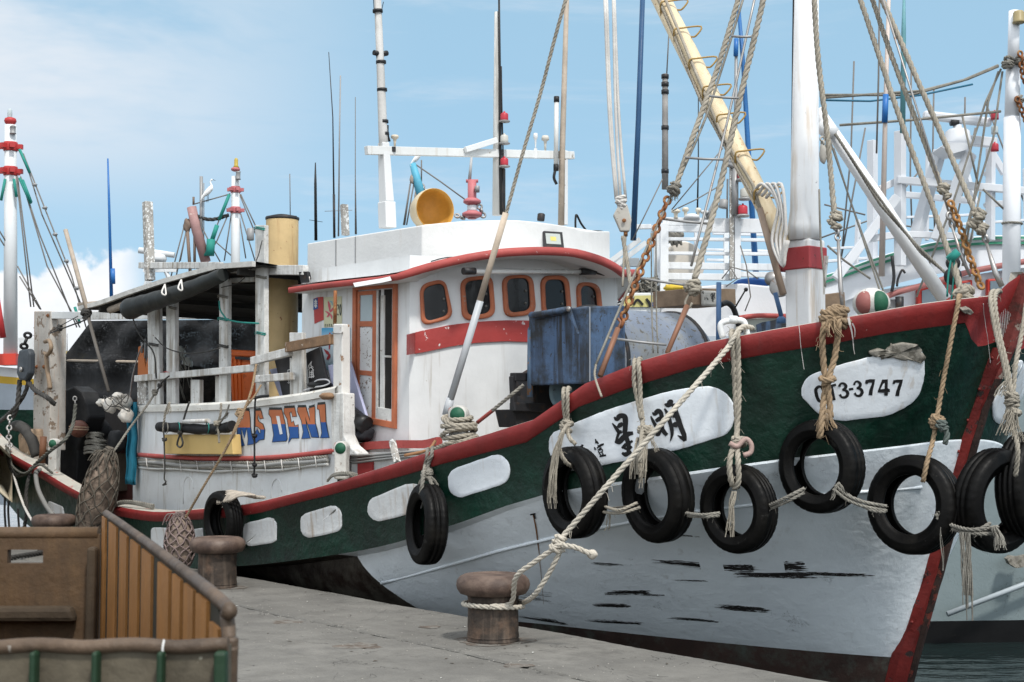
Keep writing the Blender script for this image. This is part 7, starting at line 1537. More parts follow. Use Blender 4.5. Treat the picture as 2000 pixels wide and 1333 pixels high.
    for k in range(16): x, y = rnd.uniform(345, 372), rnd.uniform(672, 730); m_.tube(smooth([L(x, y, 1.22), L(x + rnd.uniform(-12, 14), y + rnd.uniform(10, 20), 1.24), L(x + rnd.uniform(-8, 16), y + rnd.uniform(20, 60), 1.2)], 4), .006, 4)
    m_.build('netting', ROPEG, fl)
    m_ = MB(); m_.blob(L(380, 755, 1.0), (.34, .2, .24), amp=.2, seed=4, n=24, m=16); m_.build('net_pile', paint('net_dark', (.030, .026, .022), .95, var=.4, vs=12, bump=1.0, bs=60), None, 'dark heap of fishing net behind the short rail posts', cat='net')
    # boards and gear leaning by the cabin
    def board(nm, pts, l, mt, lab, th=.03): m_ = MB(); m_.prism([L(x, y, l) for x, y in pts], NV*th); return m_.build(nm, mt, None, lab, cat='board', bevel=.004)
    bk = plain('box_black', (.016, .015, .017), .45, chips=((.08, .03, .03), .36, 8), bump=.1)
    board('lilac_board', [(640, 714), (682, 706), (716, 818), (706, 832), (690, 820), (655, 800)], 1.50, plain('lilac', (.42, .44, .60), .5, bump=.05), 'pale lilac board leaning on the cabin wall below the blue poster')
    board('lilac_board', [(526, 722), (546, 718), (572, 775), (548, 780)], 1.50, MATS['lilac'], 'small pale lilac board leaning in front of the yellow funnel')
    b1 = board('black_board', [(597, 690), (624, 678), (642, 760), (640, 778), (606, 778)], 1.56, bk, 'black box board with white brush characters beside the white post')
    b2 = board('black_board', [(534, 694), (563, 684), (572, 776), (552, 776)], 1.55, bk, 'black box board with white writing between the funnel and the rail post')
    sf = lambda l: (lambda px, py, off: L(px, py, l + off))
    wt = plain('print_white', (.6, .6, .6), .6, bump=0)
    glyph('board_print', [stroke([(609, 706), (603, 715), (605, 722)], [.6, 2, .8]), stroke([(609, 706), (607, 714), (612, 718)], [.6, 1.6, 1]), stroke([(601, 724), (607, 718), (613, 724)], [.8, 1.8, .8]), stroke([(603, 729), (612, 727)], 1.4), stroke([(604, 724), (605, 737)], 1.4), stroke([(611, 722), (612, 738)], 1.6), stroke([(603, 733), (612, 731)], 1.2), stroke([(608, 724), (609, 739)], 1.3), stroke([(602, 738), (614, 735)], 1.8)], wt, sf(1.562), b1, 0)
    glyph('board_print', [stroke([(561, 724), (567, 722)], 1.6), stroke([(562, 724), (562, 735)], 1.4), stroke([(567, 722), (568, 735)], 1.6), stroke([(560, 730), (568, 729)], 1.2), stroke([(564, 738), (564, 750)], 1.3), stroke([(568, 737), (568, 750)], 1.4), stroke([(561, 743), (570, 742)], 1.3), stroke([(561, 748), (570, 747)], 1.3)], wt, sf(1.552), b2, 0)
    m_ = MB(); m_.tube(smooth([L(x, y, 1.68) for x, y in ((594, 763), (612, 757), (632, 754), (644, 748), (638, 742), (620, 743), (608, 752))], 5), .008, 6); m_.build('slipper_trim', plain('trim_white', (.55, .55, .57), .5), None, 'white trim of a dark slipper lying on the cap rail', cat='slipper')
    m_ = MB(); m_.blob(L(625, 752, 1.62), (.13, .07, .04), amp=.03); m_.build('slipper', BLK, None, 'dark slipper lying on the cap rail before the black box', cat='slipper')
    m_ = MB(); m_.blob(L(688, 812, 1.50), (.11, .10, .10), amp=.1, seed=2); m_.tube(smooth([L(668, 786, 1.6), L(680, 805, 1.58), L(705, 825, 1.55)], 5), [.07, .075, .08, .085, .085, .085, .085, .085, .085, .08, .08], 12); m_.tube([L(699, 822, 1.56), L(716, 832, 1.53)], [.088, .09], 12); m_.build('rubber_boot', plain('boot_black', (.012, .012, .013), .35, bump=.1), None, 'black rubber boot lying by the door sill', cat='boot')
    m_ = MB(); m_.blob(L(694, 848, 1.55), (.17, .12, .09), amp=.16, seed=5, n=20); m_.build('black_jacket', paint('jacket_black', (.015, .016, .02), .85, bump=1, bs=14), None, 'crumpled black jacket lying under the rubber boot', cat='jacket')
    # white rope and rags on top of the first tyre
    m_ = MB(); 
    for k in range(7): m_.tube(smooth([L(425 + 4*k, 985 - k, 2.3), L(430 + 6*k, 966 + .6*k, 2.25), L(452 + 7*k, 960 + 1.2*k, 2.15), L(470 + 5*k, 966 + k, 2.1), L(500 + 3*k, 972, 2.08)], 4), .016 + .004*math.sin(k*3), 7)
    m_.build('rag_bundle', paint('rag', (.42, .37, .31), .95, var=.2, vs=9, bump=1.0, bs=70), None, 'dirty cream rags twisted along the gunwale above the worn tyre', cat='rags')
    m_ = MB()
    for k in range(3): m_.rope(smooth([L(640, 940 - k, 2.05), L(652, 926 + 2*k, 2.1), L(680, 924 + 2*k, 2.12), L(698, 928 + k, 2.02)], 4), .012)
    m_.build('thin_rope', ROPEG, None, 'thin grey rope tied round the foot of the bitt by the aft wall', cat='rope', recalc=False)
build_clutter()
# ================================================================== OTHER BOATS AND GEAR BEHIND
def bpart(par, nm, mat, fn, bevel=0, recalc=True):
    m_ = MB(); fn(m_); return m_.build(nm, mat, par, bevel=bevel, recalc=recalc)
def collar_mast(par, x, yt, yb, D, w, collars, lamp, red, body, teals):
    s = D / FPX
    b0 = W(x, yb, D); t0 = W(x, yt, D); f = lambda y: W(x, y, D)
    bpart(par, 'mast', body, lambda m: m.tube([b0, t0], [w*s*.5, w*s*.42], 20))
    for yc, wc, h in collars:
        c = f(yc); bpart(par, 'collar', red, lambda m: (m.lathe(c - Vector((0,0,h*s/2)), (0,0,1), [(wc*s*.34, 0), (wc*s*.36, h*s*.1), (wc*s*.36, h*s*.9), (wc*s*.34, h*s)], 20),
            [m.beam(c + Vector((math.cos(a_), math.sin(a_), 0))*wc*s*.3, c + Vector((math.cos(a_), math.sin(a_), 0))*wc*s*.62, h*s*.5) for a_ in (0.1, 1.2, 2.2, 3.2, 4.2, 5.2)]))
def build_background():
    white = paint('far_white', (.62, .64, .65), .55, var=.05, bump=.1, boat=False); red = plain('far_red', (.42, .035, .035), .5); redp = plain('far_pink', (.45, .14, .15), .5)
    clr = plain('far_lamp_glass', (.42, .47, .48), .2); grn = plain('far_teal', (.02, .22, .18), .7); wire = plain('far_wire', (.16, .15, .14), .7); wood = MATS['grey_wood']
    def wires(par, D, lst, r, mat=wire, nm='stay'):
        for p in lst:
            m_ = MB(); m_.tube([W(x, y, D + (q[0] if q else 0)) for x, y, *q in p], r, 5); m_.build(nm, mat, par)
    # ---------------- left boat
    D = 27.0; s = D/FPX
    b = thing('fishing_boat', 'distant white boat with a yellow stripe and red mast collars at the left edge', 'fishing boat')
    def hull(m):
        G = []
        for x, yt in ((-260, 690), (-60, 712), (60, 722), (140, 730), (240, 735), (330, 735)):
            G.append([W(x, yt, D + abs(x-60)*.004), W(x, yt + 20, D + abs(x-60)*.004 - .05)])
        m.grid(G, 0, False)
    def band(y0, y1, off):
        def f_(m):
            G = []
            for x, yt in ((-260, 690), (-60, 712), (60, 722), (140, 730), (240, 735), (330, 735)): G.append([W(x, yt + y0, D + abs(x-60)*.004 - off), W(x + (8 if y1 > 60 else 0), yt + y1, D + abs(x-60)*.004 + (0 if y1 < 60 else 1.0))])
            m.grid(G, 0, False)
        return f_
    bpart(b, 'upper_bulwark', white, band(0, 20, 0), recalc=False); bpart(b, 'yellow_stripe', plain('far_yellow', (.55, .35, .04), .5), band(18, 32, .04), recalc=False); bpart(b, 'hull', paint('far_hull_grey', (.42, .47, .53), .5, var=.08, boat=False), band(32, 270, 0), recalc=False)
    bpart(b, 'deck', plain('far_deck', (.4, .38, .34), .8), lambda m: m.add([W(-260, 690, D), W(330, 735, D), W(330, 731, D+6), W(-260, 690, D+6)], [(0,1,2,3)]), recalc=False)
    bpart(b, 'deckhouse', white, lambda m: m.prism([W(x, y, D+1.5) for x, y in ((36, 660), (66, 660), (66, 728), (36, 728))], (0, 2, 0)))
    collar_mast(b, 20.5, 245, 700, D, 27, [(287, 38, 18), (335, 38, 18)], None, red, white, None)
    bpart(b, 'mast_foot', plain('far_red_bright', (.55, .05, .03), .5), lambda m: m.beam(W(20, 714, D), W(20, 692, D), .32, .32, up=(0, -1, 0)))
    bpart(b, 'mast_cap', red, lambda m: m.lathe(W(20, 244, D), (0,0,1), [(.07, 0), (.10, .03), (.115, .07), (.10, .12), (.05, .14)], 18))
    bpart(b, 'mast_lamp', clr, lambda m: m.lathe(W(19, 231, D), (0,0,1), [(.055, 0), (.04, .03), (.045, .05), (.042, .15), (.02, .18), (0, .185)], 14)); bpart(b, 'side_lamp', GRYM, lambda m: m.lathe(W(25, 262, D - .1), (0,0,1), [(.06, 0), (.06, .02), (.05, .03), (.05, .13), (.06, .14), (.02, .17)], 14))
    bpart(b, 'red_derrick', red, lambda m: m.tube([W(-8, 575, D - .5), W(6, 660, D - .5)], .06, 10))
    wires(b, D - .1, [((45, 300), (140, 540), (168, 640)), ((46, 302), (82, 420), (165, 610)), ((32, 345), (60, 600)), ((34, 345), (66, 600)), ((40, 345), (78, 460), (150, 640)), ((42, 350), (92, 520), (156, 640)), ((-10, 450), (8, 480)), ((34, 520), (80, 605)), ((38, 540), (78, 604)), ((-20, 420), (10, 470)), ((66, 655), (125, 720)), ((66, 640), (110, 690))], .014)
    for p0, p1 in (((38, 292), (58, 338)), ((38, 348), (60, 398)), ((44, 352), (61, 396)), ((27, 350), (32, 385)), ((10, 350), (2, 392)), ((146, 600), (156, 632)), ((96, 665), (105, 690))):
        bpart(b, 'teal_wrapping', grn, lambda m: m.tube([W(*p0, D - .15), W(*p1, D - .15)], .028, 6))
    for x, y in ((68, 361), (88, 406), (108, 458), (130, 510), (150, 563)): bpart(b, 'rope_clamp', GRYM, lambda m: m.blob(W(x, y, D - .2), (.05, .04, .035), amp=.3, n=8, m=6))
    # ---------------- low clutter beyond the stern: yellow and blue decked boat
    D = 34.0; b = thing('fishing_boat', 'far low boat with a yellow cabin side seen under the stern beam', 'fishing boat')
    bpart(b, 'cabin_side', plain('far_yellow2', (.5, .38, .12), .6), lambda m: m.prism([W(x, y, D) for x, y in ((96, 685), (140, 686), (140, 704), (96, 702))], (0, 2, 0))); bpart(b, 'hull', MATS['far_hull_grey'], lambda m: m.prism([W(x, y, D) for x, y in ((70, 720), (330, 722), (320, 1000), (90, 1000))], (0, 2.5, 0)))
    bpart(b, 'blue_drum', plain('far_blue', (.02, .16, .35), .5), lambda m: m.tube([W(106, 712, D - .3), W(140, 712, D - .3)], .09, 10))
    bpart(b, 'rail', white, lambda m: m.tube([W(66, 708, D - .3), W(126, 716, D - .3)], .05, 6)); bpart(b, 'pole', MATS['bamboo'], lambda m: m.tube([W(102, 640, D), W(103, 690, D)], .05, 8)); bpart(b, 'aerial', GRYM, lambda m: (m.tube([W(96, 672, D), W(122, 672, D)], .03, 6), m.tube([W(112, 645, D), W(112, 690, D)], .012, 5), m.tube([W(131, 652, D), W(131, 690, D)], .012, 5)))
    # ---------------- boat behind the canopy: second red collared mast
    D = 25.0; b = thing('fishing_boat', 'white boat behind the canopy with two red collars on its mast and a radar bar', 'fishing boat')
    collar_mast(b, 460, 345, 640, D, 19, [(371, 26, 13), (411, 28, 13)], None, redp, white, None)
    bpart(b, 'mast_cap', redp, lambda m: m.lathe(W(460, 335, D), (0,0,1), [(.05, 0), (.08, .02), (.08, .05), (.05, .07)], 16)); bpart(b, 'mast_lamp', plain('lamp_amber', (.45, .33, .05), .3), lambda m: (m.lathe(W(461, 328, D), (0,0,1), [(.06, 0), (.035, .04), (.035, .14), (.02, .17), (0, .175)], 12))); bpart(b, 'side_lamp', GRYM, lambda m: m.lathe(W(465, 351, D - .1), (0,0,1), [(.05, 0), (.04, .02), (.04, .12), (.05, .14)], 12))
    wires(b, D, [((449, 378), (424, 440), (400, 510)), ((452, 417), (438, 510)), ((467, 378), (500, 460)), ((470, 380), (503, 450)), ((466, 418), (480, 505)), ((470, 418), (498, 510)), ((446, 418), (424, 470), (402, 508)), ((376, 400), (447, 380)), ((360, 440), (334, 540)), ((364, 450), (344, 540)), ((366, 440), (352, 510)), ((380, 415), (412, 480), (430, 512)), ((385, 430), (405, 505)), ((418, 470), (452, 500)), ((395, 345), (395, 400))], .012)
    for p0, p1, r_ in (((448, 380), (428, 430), .03), ((424, 440), (414, 470), .04), ((412, 468), (410, 500), .075), ((416, 470), (400, 500), .025)): bpart(b, 'teal_wrapping', grn, lambda m: m.tube([W(*p0, D - .1), W(*p1, D - .1)], r_, 7))
    bpart(b, 'brown_rope', ROPED, lambda m: m.rope(smooth([W(382, 420, D), W(398, 427, D), (W(420, 428, D)), W(447, 420, D)], 5), .035), recalc=False)
    bpart(b, 'derrick_head', paint('far_rust_pink', (.34, .20, .19), .7, var=.2, chips=((.6, .5, .45), .34, 8), boat=False), lambda m: m.tube([W(374, 405, D), W(384, 450, D), W(402, 512, D)], [.085, .09, .09], 12))
    bpart(b, 'block', paint('far_brown', (.18, .13, .10), .8), lambda m: (m.blob(W(366, 440, D), (.07, .05, .12), amp=.2), m.tube([W(366, 452, D), W(372, 540, D)], .03, 6), m.tube([W(380, 440, D), W(380, 520, D)], .025, 6), m.tube([W(378, 385, D), W(378, 400, D)], .02, 6)))
    bpart(b, 'radar_bar', white, lambda m: m.tube([W(271, 489, D), W(341, 499, D)], [.055, .05], 10)); bpart(b, 'radar_base', white, lambda m: m.lathe(W(308, 512, D), (0,0,1), [(.14, 0), (.16, .05), (.14, .12), (.05, .15), (.05, .2)], 18))
    bpart(b, 'radar_leg', white, lambda m: (m.beam(W(300, 515, D), W(286, 560, D), .09), m.beam(W(318, 515, D), W(332, 550, D), .06), m.beam(W(280, 528, D), W(345, 528, D), .07)))
    bpart(b, 'deckhouse', white, lambda m: m.prism([W(x, y, D) for x, y in ((276, 560), (340, 545), (500, 545), (500, 600), (276, 600))], (0, 2, 0)), bevel=.02)
    bpart(b, 'floodlight', GRYM, lambda m: m.lathe(W(489, 470, D - 2), (0,0,1), [(.05, 0), (.06, .01), (.06, .19), (.04, .2)], 14))
    bpart(b, 'grey_aerial', GRYM, lambda m: (m.tube([W(393, 345, D), W(393, 480, D)], .03, 6), m.tube([W(398, 358, D), W(398, 480, D)], .01, 5)))
    # ---------------- aerials standing up behind the wheelhouse
    g = 'thin aerials standing behind the boats'
    def aerial(pts, r, mat, lab, extra=None):
        m_ = MB(); m_.tube([W(x, y, D_) for x, y, D_ in pts], r, 6)
        if extra: extra(m_)
        m_.build('aerial', mat, None, lab, cat='aerial', group=g)
    bd = plain('aerial_blue', (.02, .13, .38), .4)
    aerial([(210.5, 310, 22), (213, 400, 22), (218, 600, 22)], [.012, .020, .030], bd, 'slim blue aerial standing alone against the cumulus cloud', lambda m: m.tube([W(220, 525, 21.9), W(221, 555, 21.9)], .035, 8))
    aerial([(642, 102, 20), (650, 230, 20), (653, 465, 20)], [.005, .008, .016], BLKM, 'tallest whip aerial left of the wheelhouse mast', lambda m: m.tube([W(652, 380, 20), W(653, 465, 20)], .018, 6))
    aerial([(665, 148, 20), (663, 270, 20), (661, 462, 20)], [.010, .010, .012], GRYM, 'grey whip aerial with a small cross bar behind the roof box', lambda m: m.tube([W(634, 413, 20), W(688, 411, 20)], .004, 4))
    aerial([(694, 190, 20), (694, 350, 20), (695, 458, 20)], [.005, .007, .016], wire, 'fine dark whip aerial nearest the wooden stub')
    aerial([(616, 318, 21), (616, 360, 21), (617, 470, 21)], [.008, .020, .024], BLK, 'black telescopic aerial left of the others', lambda m: m.tube([W(604, 430, 21), W(630, 434, 21)], .004, 4))
    aerial([(566, 340, 21), (567, 430, 21)], .007, wire, 'short thin aerial above the yellow funnel')
    aerial([(1256, -30, 17), (1247, 230, 17), (1237, 470, 17)], [.030, .032, .036], paint('aerial_navy', (.02, .07, .16), .5, boat=False), 'long dark blue pole rising to the right of the hanging tackle')
    aerial([(1307, 55, 17), (1302, 150, 17)], .008, wire, 'fine aerial on top of the grey wooden pole')
    m_ = MB(); m_.tube([W(1299, 145, 17), W(1299, 370, 17)], [.034, .040], 10); pl_ = m_.build('wooden_pole', paint('old_pole', (.24, .23, .22), .8, var=.3, vs=3, bump=.5, boat=False), None, 'old grey wooden pole bound with black tape behind the shrouds', cat='pole')
    m_ = MB()
    for y in (150, 165, 180, 250, 335): m_.tube([W(1299, y - 4, 17), W(1299, y + 4, 17)], .046, 8)
    m_.build('tape', BLKM, pl_)
    aerial([(1438, 78, 18), (1437, 230, 18), (1434, 480, 18)], [.020, .024, .026], GRYM, 'grey blue topped pole behind the right hand shroud', lambda m: None)
    m_ = MB(); m_.tube([W(1438, 76, 17.98), W(1437, 110, 17.98)], .03, 8); m_.build('pole_sleeve', bd, None, 'bright blue sleeve on the tip of the grey pole behind the shroud', cat='sleeve')
    aerial([(1443, 20, 18), (1452, 130, 18), (1462, 300, 18), (1478, 560, 18)], [.024, .028, .034, .040], paint('aerial_blue2', (.02, .12, .32), .45, boat=False), 'leaning blue pole passing behind the foot of the derrick')
    aerial([(1364, 165, 17.5), (1364, 320, 17.5), (1362, 420, 17.5)], [.006, .008, .012], BLK, 'thin black whip above the white slatted rack')
    aerial([(1718, -30, 15), (1716, 150, 15), (1712, 300, 15)], .010, wire, 'thin black aerial on the right hand boat nearest the mast')
    aerial([(1737, -30, 15), (1730, 190, 15), (1722, 540, 15)], [.020, .024, .034], paint('aerial_pinkwhite', (.55, .47, .42), .6, boat=False), 'pale tapered pole with a blue band on the right hand boat', None)
    m_ = MB(); m_.tube([W(1730, 185, 14.97), W(1728, 240, 14.97)], .032, 8); m_.build('pole_band', bd, None, 'blue band round the pale tapered pole', cat='band')
    aerial([(1766, -30, 15), (1765, 60, 15), (1763, 260, 15)], [.010, .025, .030], paint('aerial_teal', (.12, .30, .33), .5, boat=False), 'teal grey aerial beside the right hand white post')
    wires(None, 17, [], .01)
    # ---------------- blue topped boom, pink mast head and egrets seen over the wheelhouse roof
    D = 24; b = thing('fishing_boat', 'boat hidden behind the wheelhouse showing only a blue boom head and a pink mast head', 'fishing boat')
    bpart(b, 'boom_head', plain('boom_blue', (.10, .38, .52), .5, chips=((.6, .65, .66), .36, 9)), lambda m: m.tube([W(806, 320, D), W(814, 350, D), W(826, 395, D)], [.055, .07, .09], 12))
    bpart(b, 'boom_block', plain('block_tan', (.36, .30, .25), .6), lambda m: (m.blob(W(806, 350, D), (.05, .04, .08)), m.blob(W(815, 384, D), (.05, .04, .12), amp=.05)))
    wires(b, D, [((812, 322), (860, 355), (908, 390)), ((802, 355), (790, 440)), ((808, 360), (794, 440)), ((801, 360), (788, 440)), ((823, 313), (823, 355))], .013)
    bpart(b, 'chain', STL, lambda m: (m.chain([W(820, 360, D), W(835, 378, D)], .02, .12), m.chain([W(888, 420, D), W(908, 428, D)], .02, .12), m.chain([W(935, 400, D), W(945, 425, D)], .02, .12)), recalc=False)
    bpart(b, 'mast_head', redp, lambda m: (m.tube([W(922, 428, D), W(922, 352, D)], .075, 14), m.tube([W(910, 354, D), W(934, 354, D)], .03, 8), m.lathe(W(922, 400, D), (0,0,1), [(.10, 0), (.15, .03), (.15, .07), (.09, .11)], 16), m.lathe(W(922, 426, D), (0,0,1), [(.10, 0), (.17, .03), (.17, .08), (.09, .12)], 16)))
    bpart(b, 'mast_white', white, lambda m: m.tube([W(922, 415, D), W(922, 402, D)], .085, 14)); bpart(b, 'mast_spike', paint('spike_grey', (.4, .4, .4), .6), lambda m: m.tube([W(917, 352, D), W(921, 308, D)], [.03, .02], 8)); bpart(b, 'lamp', GRYM, lambda m: m.lathe(W(932, 376, D - .1), (0,0,1), [(.04, 0), (.045, .1), (.03, .11)], 12))
    bpart(b, 'deckhouse', white, lambda m: m.prism([W(x, y, D) for x, y in ((700, 520), (1150, 520), (1150, 800), (700, 800))], (0, 2, 0)))
    # egrets
    def egret(x, y, D, sc, lab, flip=1, up=1):
        r = thing('egret', lab, 'bird'); s_ = sc; c = W(x, y, D); bw = plain('egret_white', (.80, .80, .79), .8)
        def pt(dx, dz): return c + Vector((dx*s_*flip, 0, dz*s_))
        m_ = MB(); P = smooth([pt(-.16, -.20), pt(-.10, -.10), pt(0, 0), pt(.08, .10), pt(.095, .17), pt(.07, .235), pt(.085, .29), pt(.12, .305)], 4); n = len(P)
        rad = [interp([(0, .008), (.15, .035), (.3, .068), (.42, .062), (.52, .035), (.62, .02), (.8, .016), (.92, .024), (1, .014)], i/(n-1))*s_ for i in range(n)]
        m_.tube(P, rad, 10); m_.build('body', bw, r)
        if up:
            m_ = MB(); m_.tube([pt(.12, .305), pt(.20, .28)], [.009*s_, .002*s_], 6); m_.build('beak', BLK, r)
            for dx in (-.0, .03): m_ = MB(); m_.tube([pt(-.01 + dx, -.04), pt(.0 + dx, -.13), pt(-.015 + dx, -.24)], .006*s_, 5); m_.build('leg', BLK, r)
    egret(405, 376, 24.9, .74, 'white egret standing on a wire, neck raised and beak to the right')
    egret(812, 311, 24, .62, 'white egret preening on the blue boom head with its head tucked down', 1, 0)
    # ---------------- boat in the middle distance with a white slatted rack
    D = 17.2; b = thing('fishing_boat', 'white boat behind the tank carrying a slatted rack, lamps and a rope filled tray', 'fishing boat')
    wp = paint('rack_white', (.70, .72, .74), .6, var=.06, chips=((.25, .25, .25), .33, 14), streak=((.4, .4, .4), .5, .45), boat=False, bump=.3)
    def slat(x0, y0, x1, y1, h, D_=D, w=.06): bpart(b, 'slat', wp, lambda m: m.beam(W(x0, y0, D_), W(x1, y1, D_), w, h*D/FPX), bevel=.004)
    for x0, y0, x1, y1, h in ((1294, 433, 1520, 437, 16), (1272, 447, 1545, 450, 12), (1232, 444, 1272, 443, 9), (1292, 467, 1543, 470, 6), (1291, 495, 1540, 497, 6), (1290, 519, 1545, 523, 13), (1285, 540, 1430, 542, 13), (1430, 536, 1540, 538, 10)): slat(x0, y0, x1, y1, h)
    for x0, y0, x1, y1, h in ((1392, 456, 1540, 460, 6), (1380, 488, 1540, 492, 5), (1380, 508, 1425, 509, 5)): slat(x0, y0, x1, y1, h, D + 1.6)
    for x0, x1, y0, y1, D_ in ((1289, 1305, 437, 580, D - .05), (1277, 1288, 440, 560, D + .4), (1434, 1446, 400, 545, D - .08), (1356, 1362, 440, 500, D + .9), (1413, 1423, 455, 540, D + 1.6), (1543, 1556, 430, 560, D)):
        bpart(b, 'rack_post', wp, lambda m: m.beam(W((x0+x1)/2, y1, D_), W((x0+x1)/2, y0, D_), (x1-x0)*D/FPX, .08, up=(0,-1,0)), bevel=.004)
    bpart(b, 'grey_post', WOODG, lambda m: m.beam(W(1429, 545, D - .1), W(1429, 285, D - .1), .05, .06, up=(0,-1,0)))
    bpart(b, 'mast_cluster', GRYM, lambda m: (m.tube([W(1436, 420, D - .15), W(1436, 330, D - .15)], .04, 8), m.blob(W(1433, 320, D - .15), (.07, .05, .05), amp=.3), m.tube([W(1420, 430, D), W(1421, 350, D)], .012, 6)))
    for x, y, col in ((1450, 350, REDC), (1455, 387, plain('lamp_clear2', (.42, .41, .37), .4)), (1451, 420, REDC)): bpart(b, 'signal_lamp', col, lambda m: lampbody(m, W(x, y, D - .2), .058, .11)); bpart(b, 'lamp_base', GRYM, lambda m: m.lathe(W(x, y + 1, D - .2), (0,0,1), [(.075, -.02), (.078, 0), (.06, .01)], 14))
    bpart(b, 'floodlight', GRYM, lambda m: (m.lathe(W(1412, 407, D - .1), (0.2, 0, 1), [(.055, 0), (.06, .01), (.05, .10), (.03, .11)], 14), m.tube([W(1380, 430, D), W(1398, 395, D)], .035, 8)))
    for x, yb, yt, r_, cm_ in ((1320, 428, 410, .055, 1), (1339, 428, 406, .04, 1), (1364, 428, 407, .035, 1), (1376, 428, 412, .05, 0)):
        c = W(x, yb, D - .02); h = (W(x, yt, D).z - c.z); bpart(b, 'antenna_dome', plain('dome_cream', (.62, .57, .47), .4) if cm_ else white, lambda m: m.lathe(c, (0,0,1), [(r_*.5, 0), (r_*.4, h*.3), (r_*.5, h*.6), (r_, h*.7), (r_, h*.92), (r_*.6, h), (0, h)], 16))
    bpart(b, 'dome', white, lambda m: m.lathe(W(1351, 428, D - .03), (0,0,1), [(.10, 0), (.09, .04), (.05, .06), (0, .065)], 16))
    bpart(b, 'round_drum', paint('drum_beige', (.52, .48, .42), .8, boat=False), lambda m: m.lathe(W(1335, 515, D + 1.0), (0.1, -1, 0), [(.27, -.1), (.28, 0), (.265, .01), (.0, .012)], 36))
    bpart(b, 'drum_side', white, lambda m: m.lathe(W(1330, 515, D + 1.15), (0.1, -1, 0), [(.29, -.2), (.30, .0), (.0, .002)], 36))
    bpart(b, 'hanging_net', ROPEG, lambda m: [m.blob(W(1312 + 7*k, 462 + 4*(k % 2), D + .8), (.05, .05, .09), amp=.4, seed=k) for k in range(3)])
    # superstructure: white roof edges
    def roofp(m): m.prism([W(x, y, D) for x, y in ((1290, 575), (1340, 562), (1400, 556), (1450, 554), (1500, 559), (1560, 570), (1570, 660), (1290, 660))], (0, 2.4, 0))
    bpart(b, 'wheelhouse_roof', paint('mid_white', (.66, .67, .69), .5, var=.04, boat=False), roofp, bevel=.02)
    bpart(b, 'tray_front', white, lambda m: m.prism([W(x, y, D - .2) for x, y in ((1150, 573), (1290, 572), (1290, 640), (1150, 640))], (0, 1.6, 0)), bevel=.01)
    bpart(b, 'eave', PINK, lambda m: m.tube(smooth([W(1440, 622, D - .15), W(1480, 617, D - .15), W(1535, 618, D - .15)], 4), .03, 8)); bpart(b, 'under_eave', paint('shade_greygreen', (.35, .38, .34), .7), lambda m: m.prism([W(x, y, D - .1) for x, y in ((1440, 624), (1540, 620), (1540, 645), (1440, 645))], (0, .3, 0)))
    bpart(b, 'stair_rail', white, lambda m: (m.beam(W(1180, 520, D), W(1250, 468, D), .05, .06), m.beam(W(1195, 525, D), W(1262, 474, D), .05, .06), m.beam(W(1190, 513, D + .3), W(1248, 513, D + .3), .1, .1)))
    ylb = thing_lab = plain('panel_yellow', (.55, .50, .20), .6); bpart(b, 'name_board', ylb, lambda m: m.prism([W(x, y, D - .22) for x, y in ((1220, 578), (1283, 577), (1283, 600), (1218, 600))], (0, .01, 0)))
    pz = lambda D_: (lambda px, py, off: W(px, py, D_))
    glyph('board_letters', [stroke([(1184, 590), (1188, 583), (1190, 592)], [1, 4, 2]), stroke([(1183, 596), (1192, 594)], 3), stroke([(1206, 583), (1210, 590)], [2, 4]), stroke([(1203, 593), (1214, 589)], [2, 4]), stroke([(1205, 598), (1212, 596)], 4), stroke([(1237, 596), (1245, 586), (1256, 596)], [4, 5, 5]), stroke([(1262, 584), (1268, 592), (1270, 600)], [5, 6, 5])], INK, pz(D - .235), b)
    glyph('board_mark', [stroke([(1274, 599), (1276, 592), (1278, 599)], [3, 4, 3])], plain('mark_blue', (.02, .05, .25), .5), pz(D - .235), b)
    # rope heap in the tray
    m_ = MB(); rnd = random.Random(77)
    for k in range(70):
        x, y = rnd.uniform(1184, 1284), rnd.uniform(545, 574); m_.tube(smooth([W(x, y, D + rnd.uniform(-.1, .25)), W(x + rnd.uniform(-12, 12), y + rnd.uniform(-10, 8), D + rnd.uniform(-.1, .2)), W(x + rnd.uniform(-20, 20), y + rnd.uniform(-12, 12), D)], 3), .012, 5)
    m_.build('net_ropes', ROPEG, b); bpart(b, 'net_mass', BLKM, lambda m: m.blob(W(1236, 568, D + .5), (.34, .3, .12), amp=.15, n=20))
    m_ = MB(); m_.blob(W(1322, 563, D - .3), (.16, .10, .05), amp=.05); m_.tube([W(1300, 562, D - .35), W(1350, 566, D - .35)], [.04, .03], 8); m_.build('yellow_float', plain('float_yellow', (.60, .42, .04), .5), None, 'yellow float lying on the roof edge below the slatted rack', cat='float')
    m_ = MB(); m_.blob(W(1472, 553, D + .4), (.24, .1, .06), amp=.1); m_.build('blue_tarp', plain('tarp_blue', (.02, .10, .35), .6), None, 'bright blue tarpaulin on the roof behind the rack', cat='tarpaulin')
    m_ = MB(); m_.tube([W(1434, 604, 12.0), W(1456, 567, 12.0)], .007, 6); m_.blob(W(1457, 566, 12.0), (.018,)*3, amp=0); m_.build('control_lever', BLK, BOAT)
    bpart(b, 'searchlight', STL, lambda m: (m.lathe(W(1523, 560, D - .6), (-.6, -1, .1), [(.10, -.12), (.13, 0), (.11, .01), (.0, .0)], 20), m.lathe(W(1508, 545, D - .5), (-.3, -1, 0), [(.07, -.1), (.09, 0), (.0, .0)], 18)))
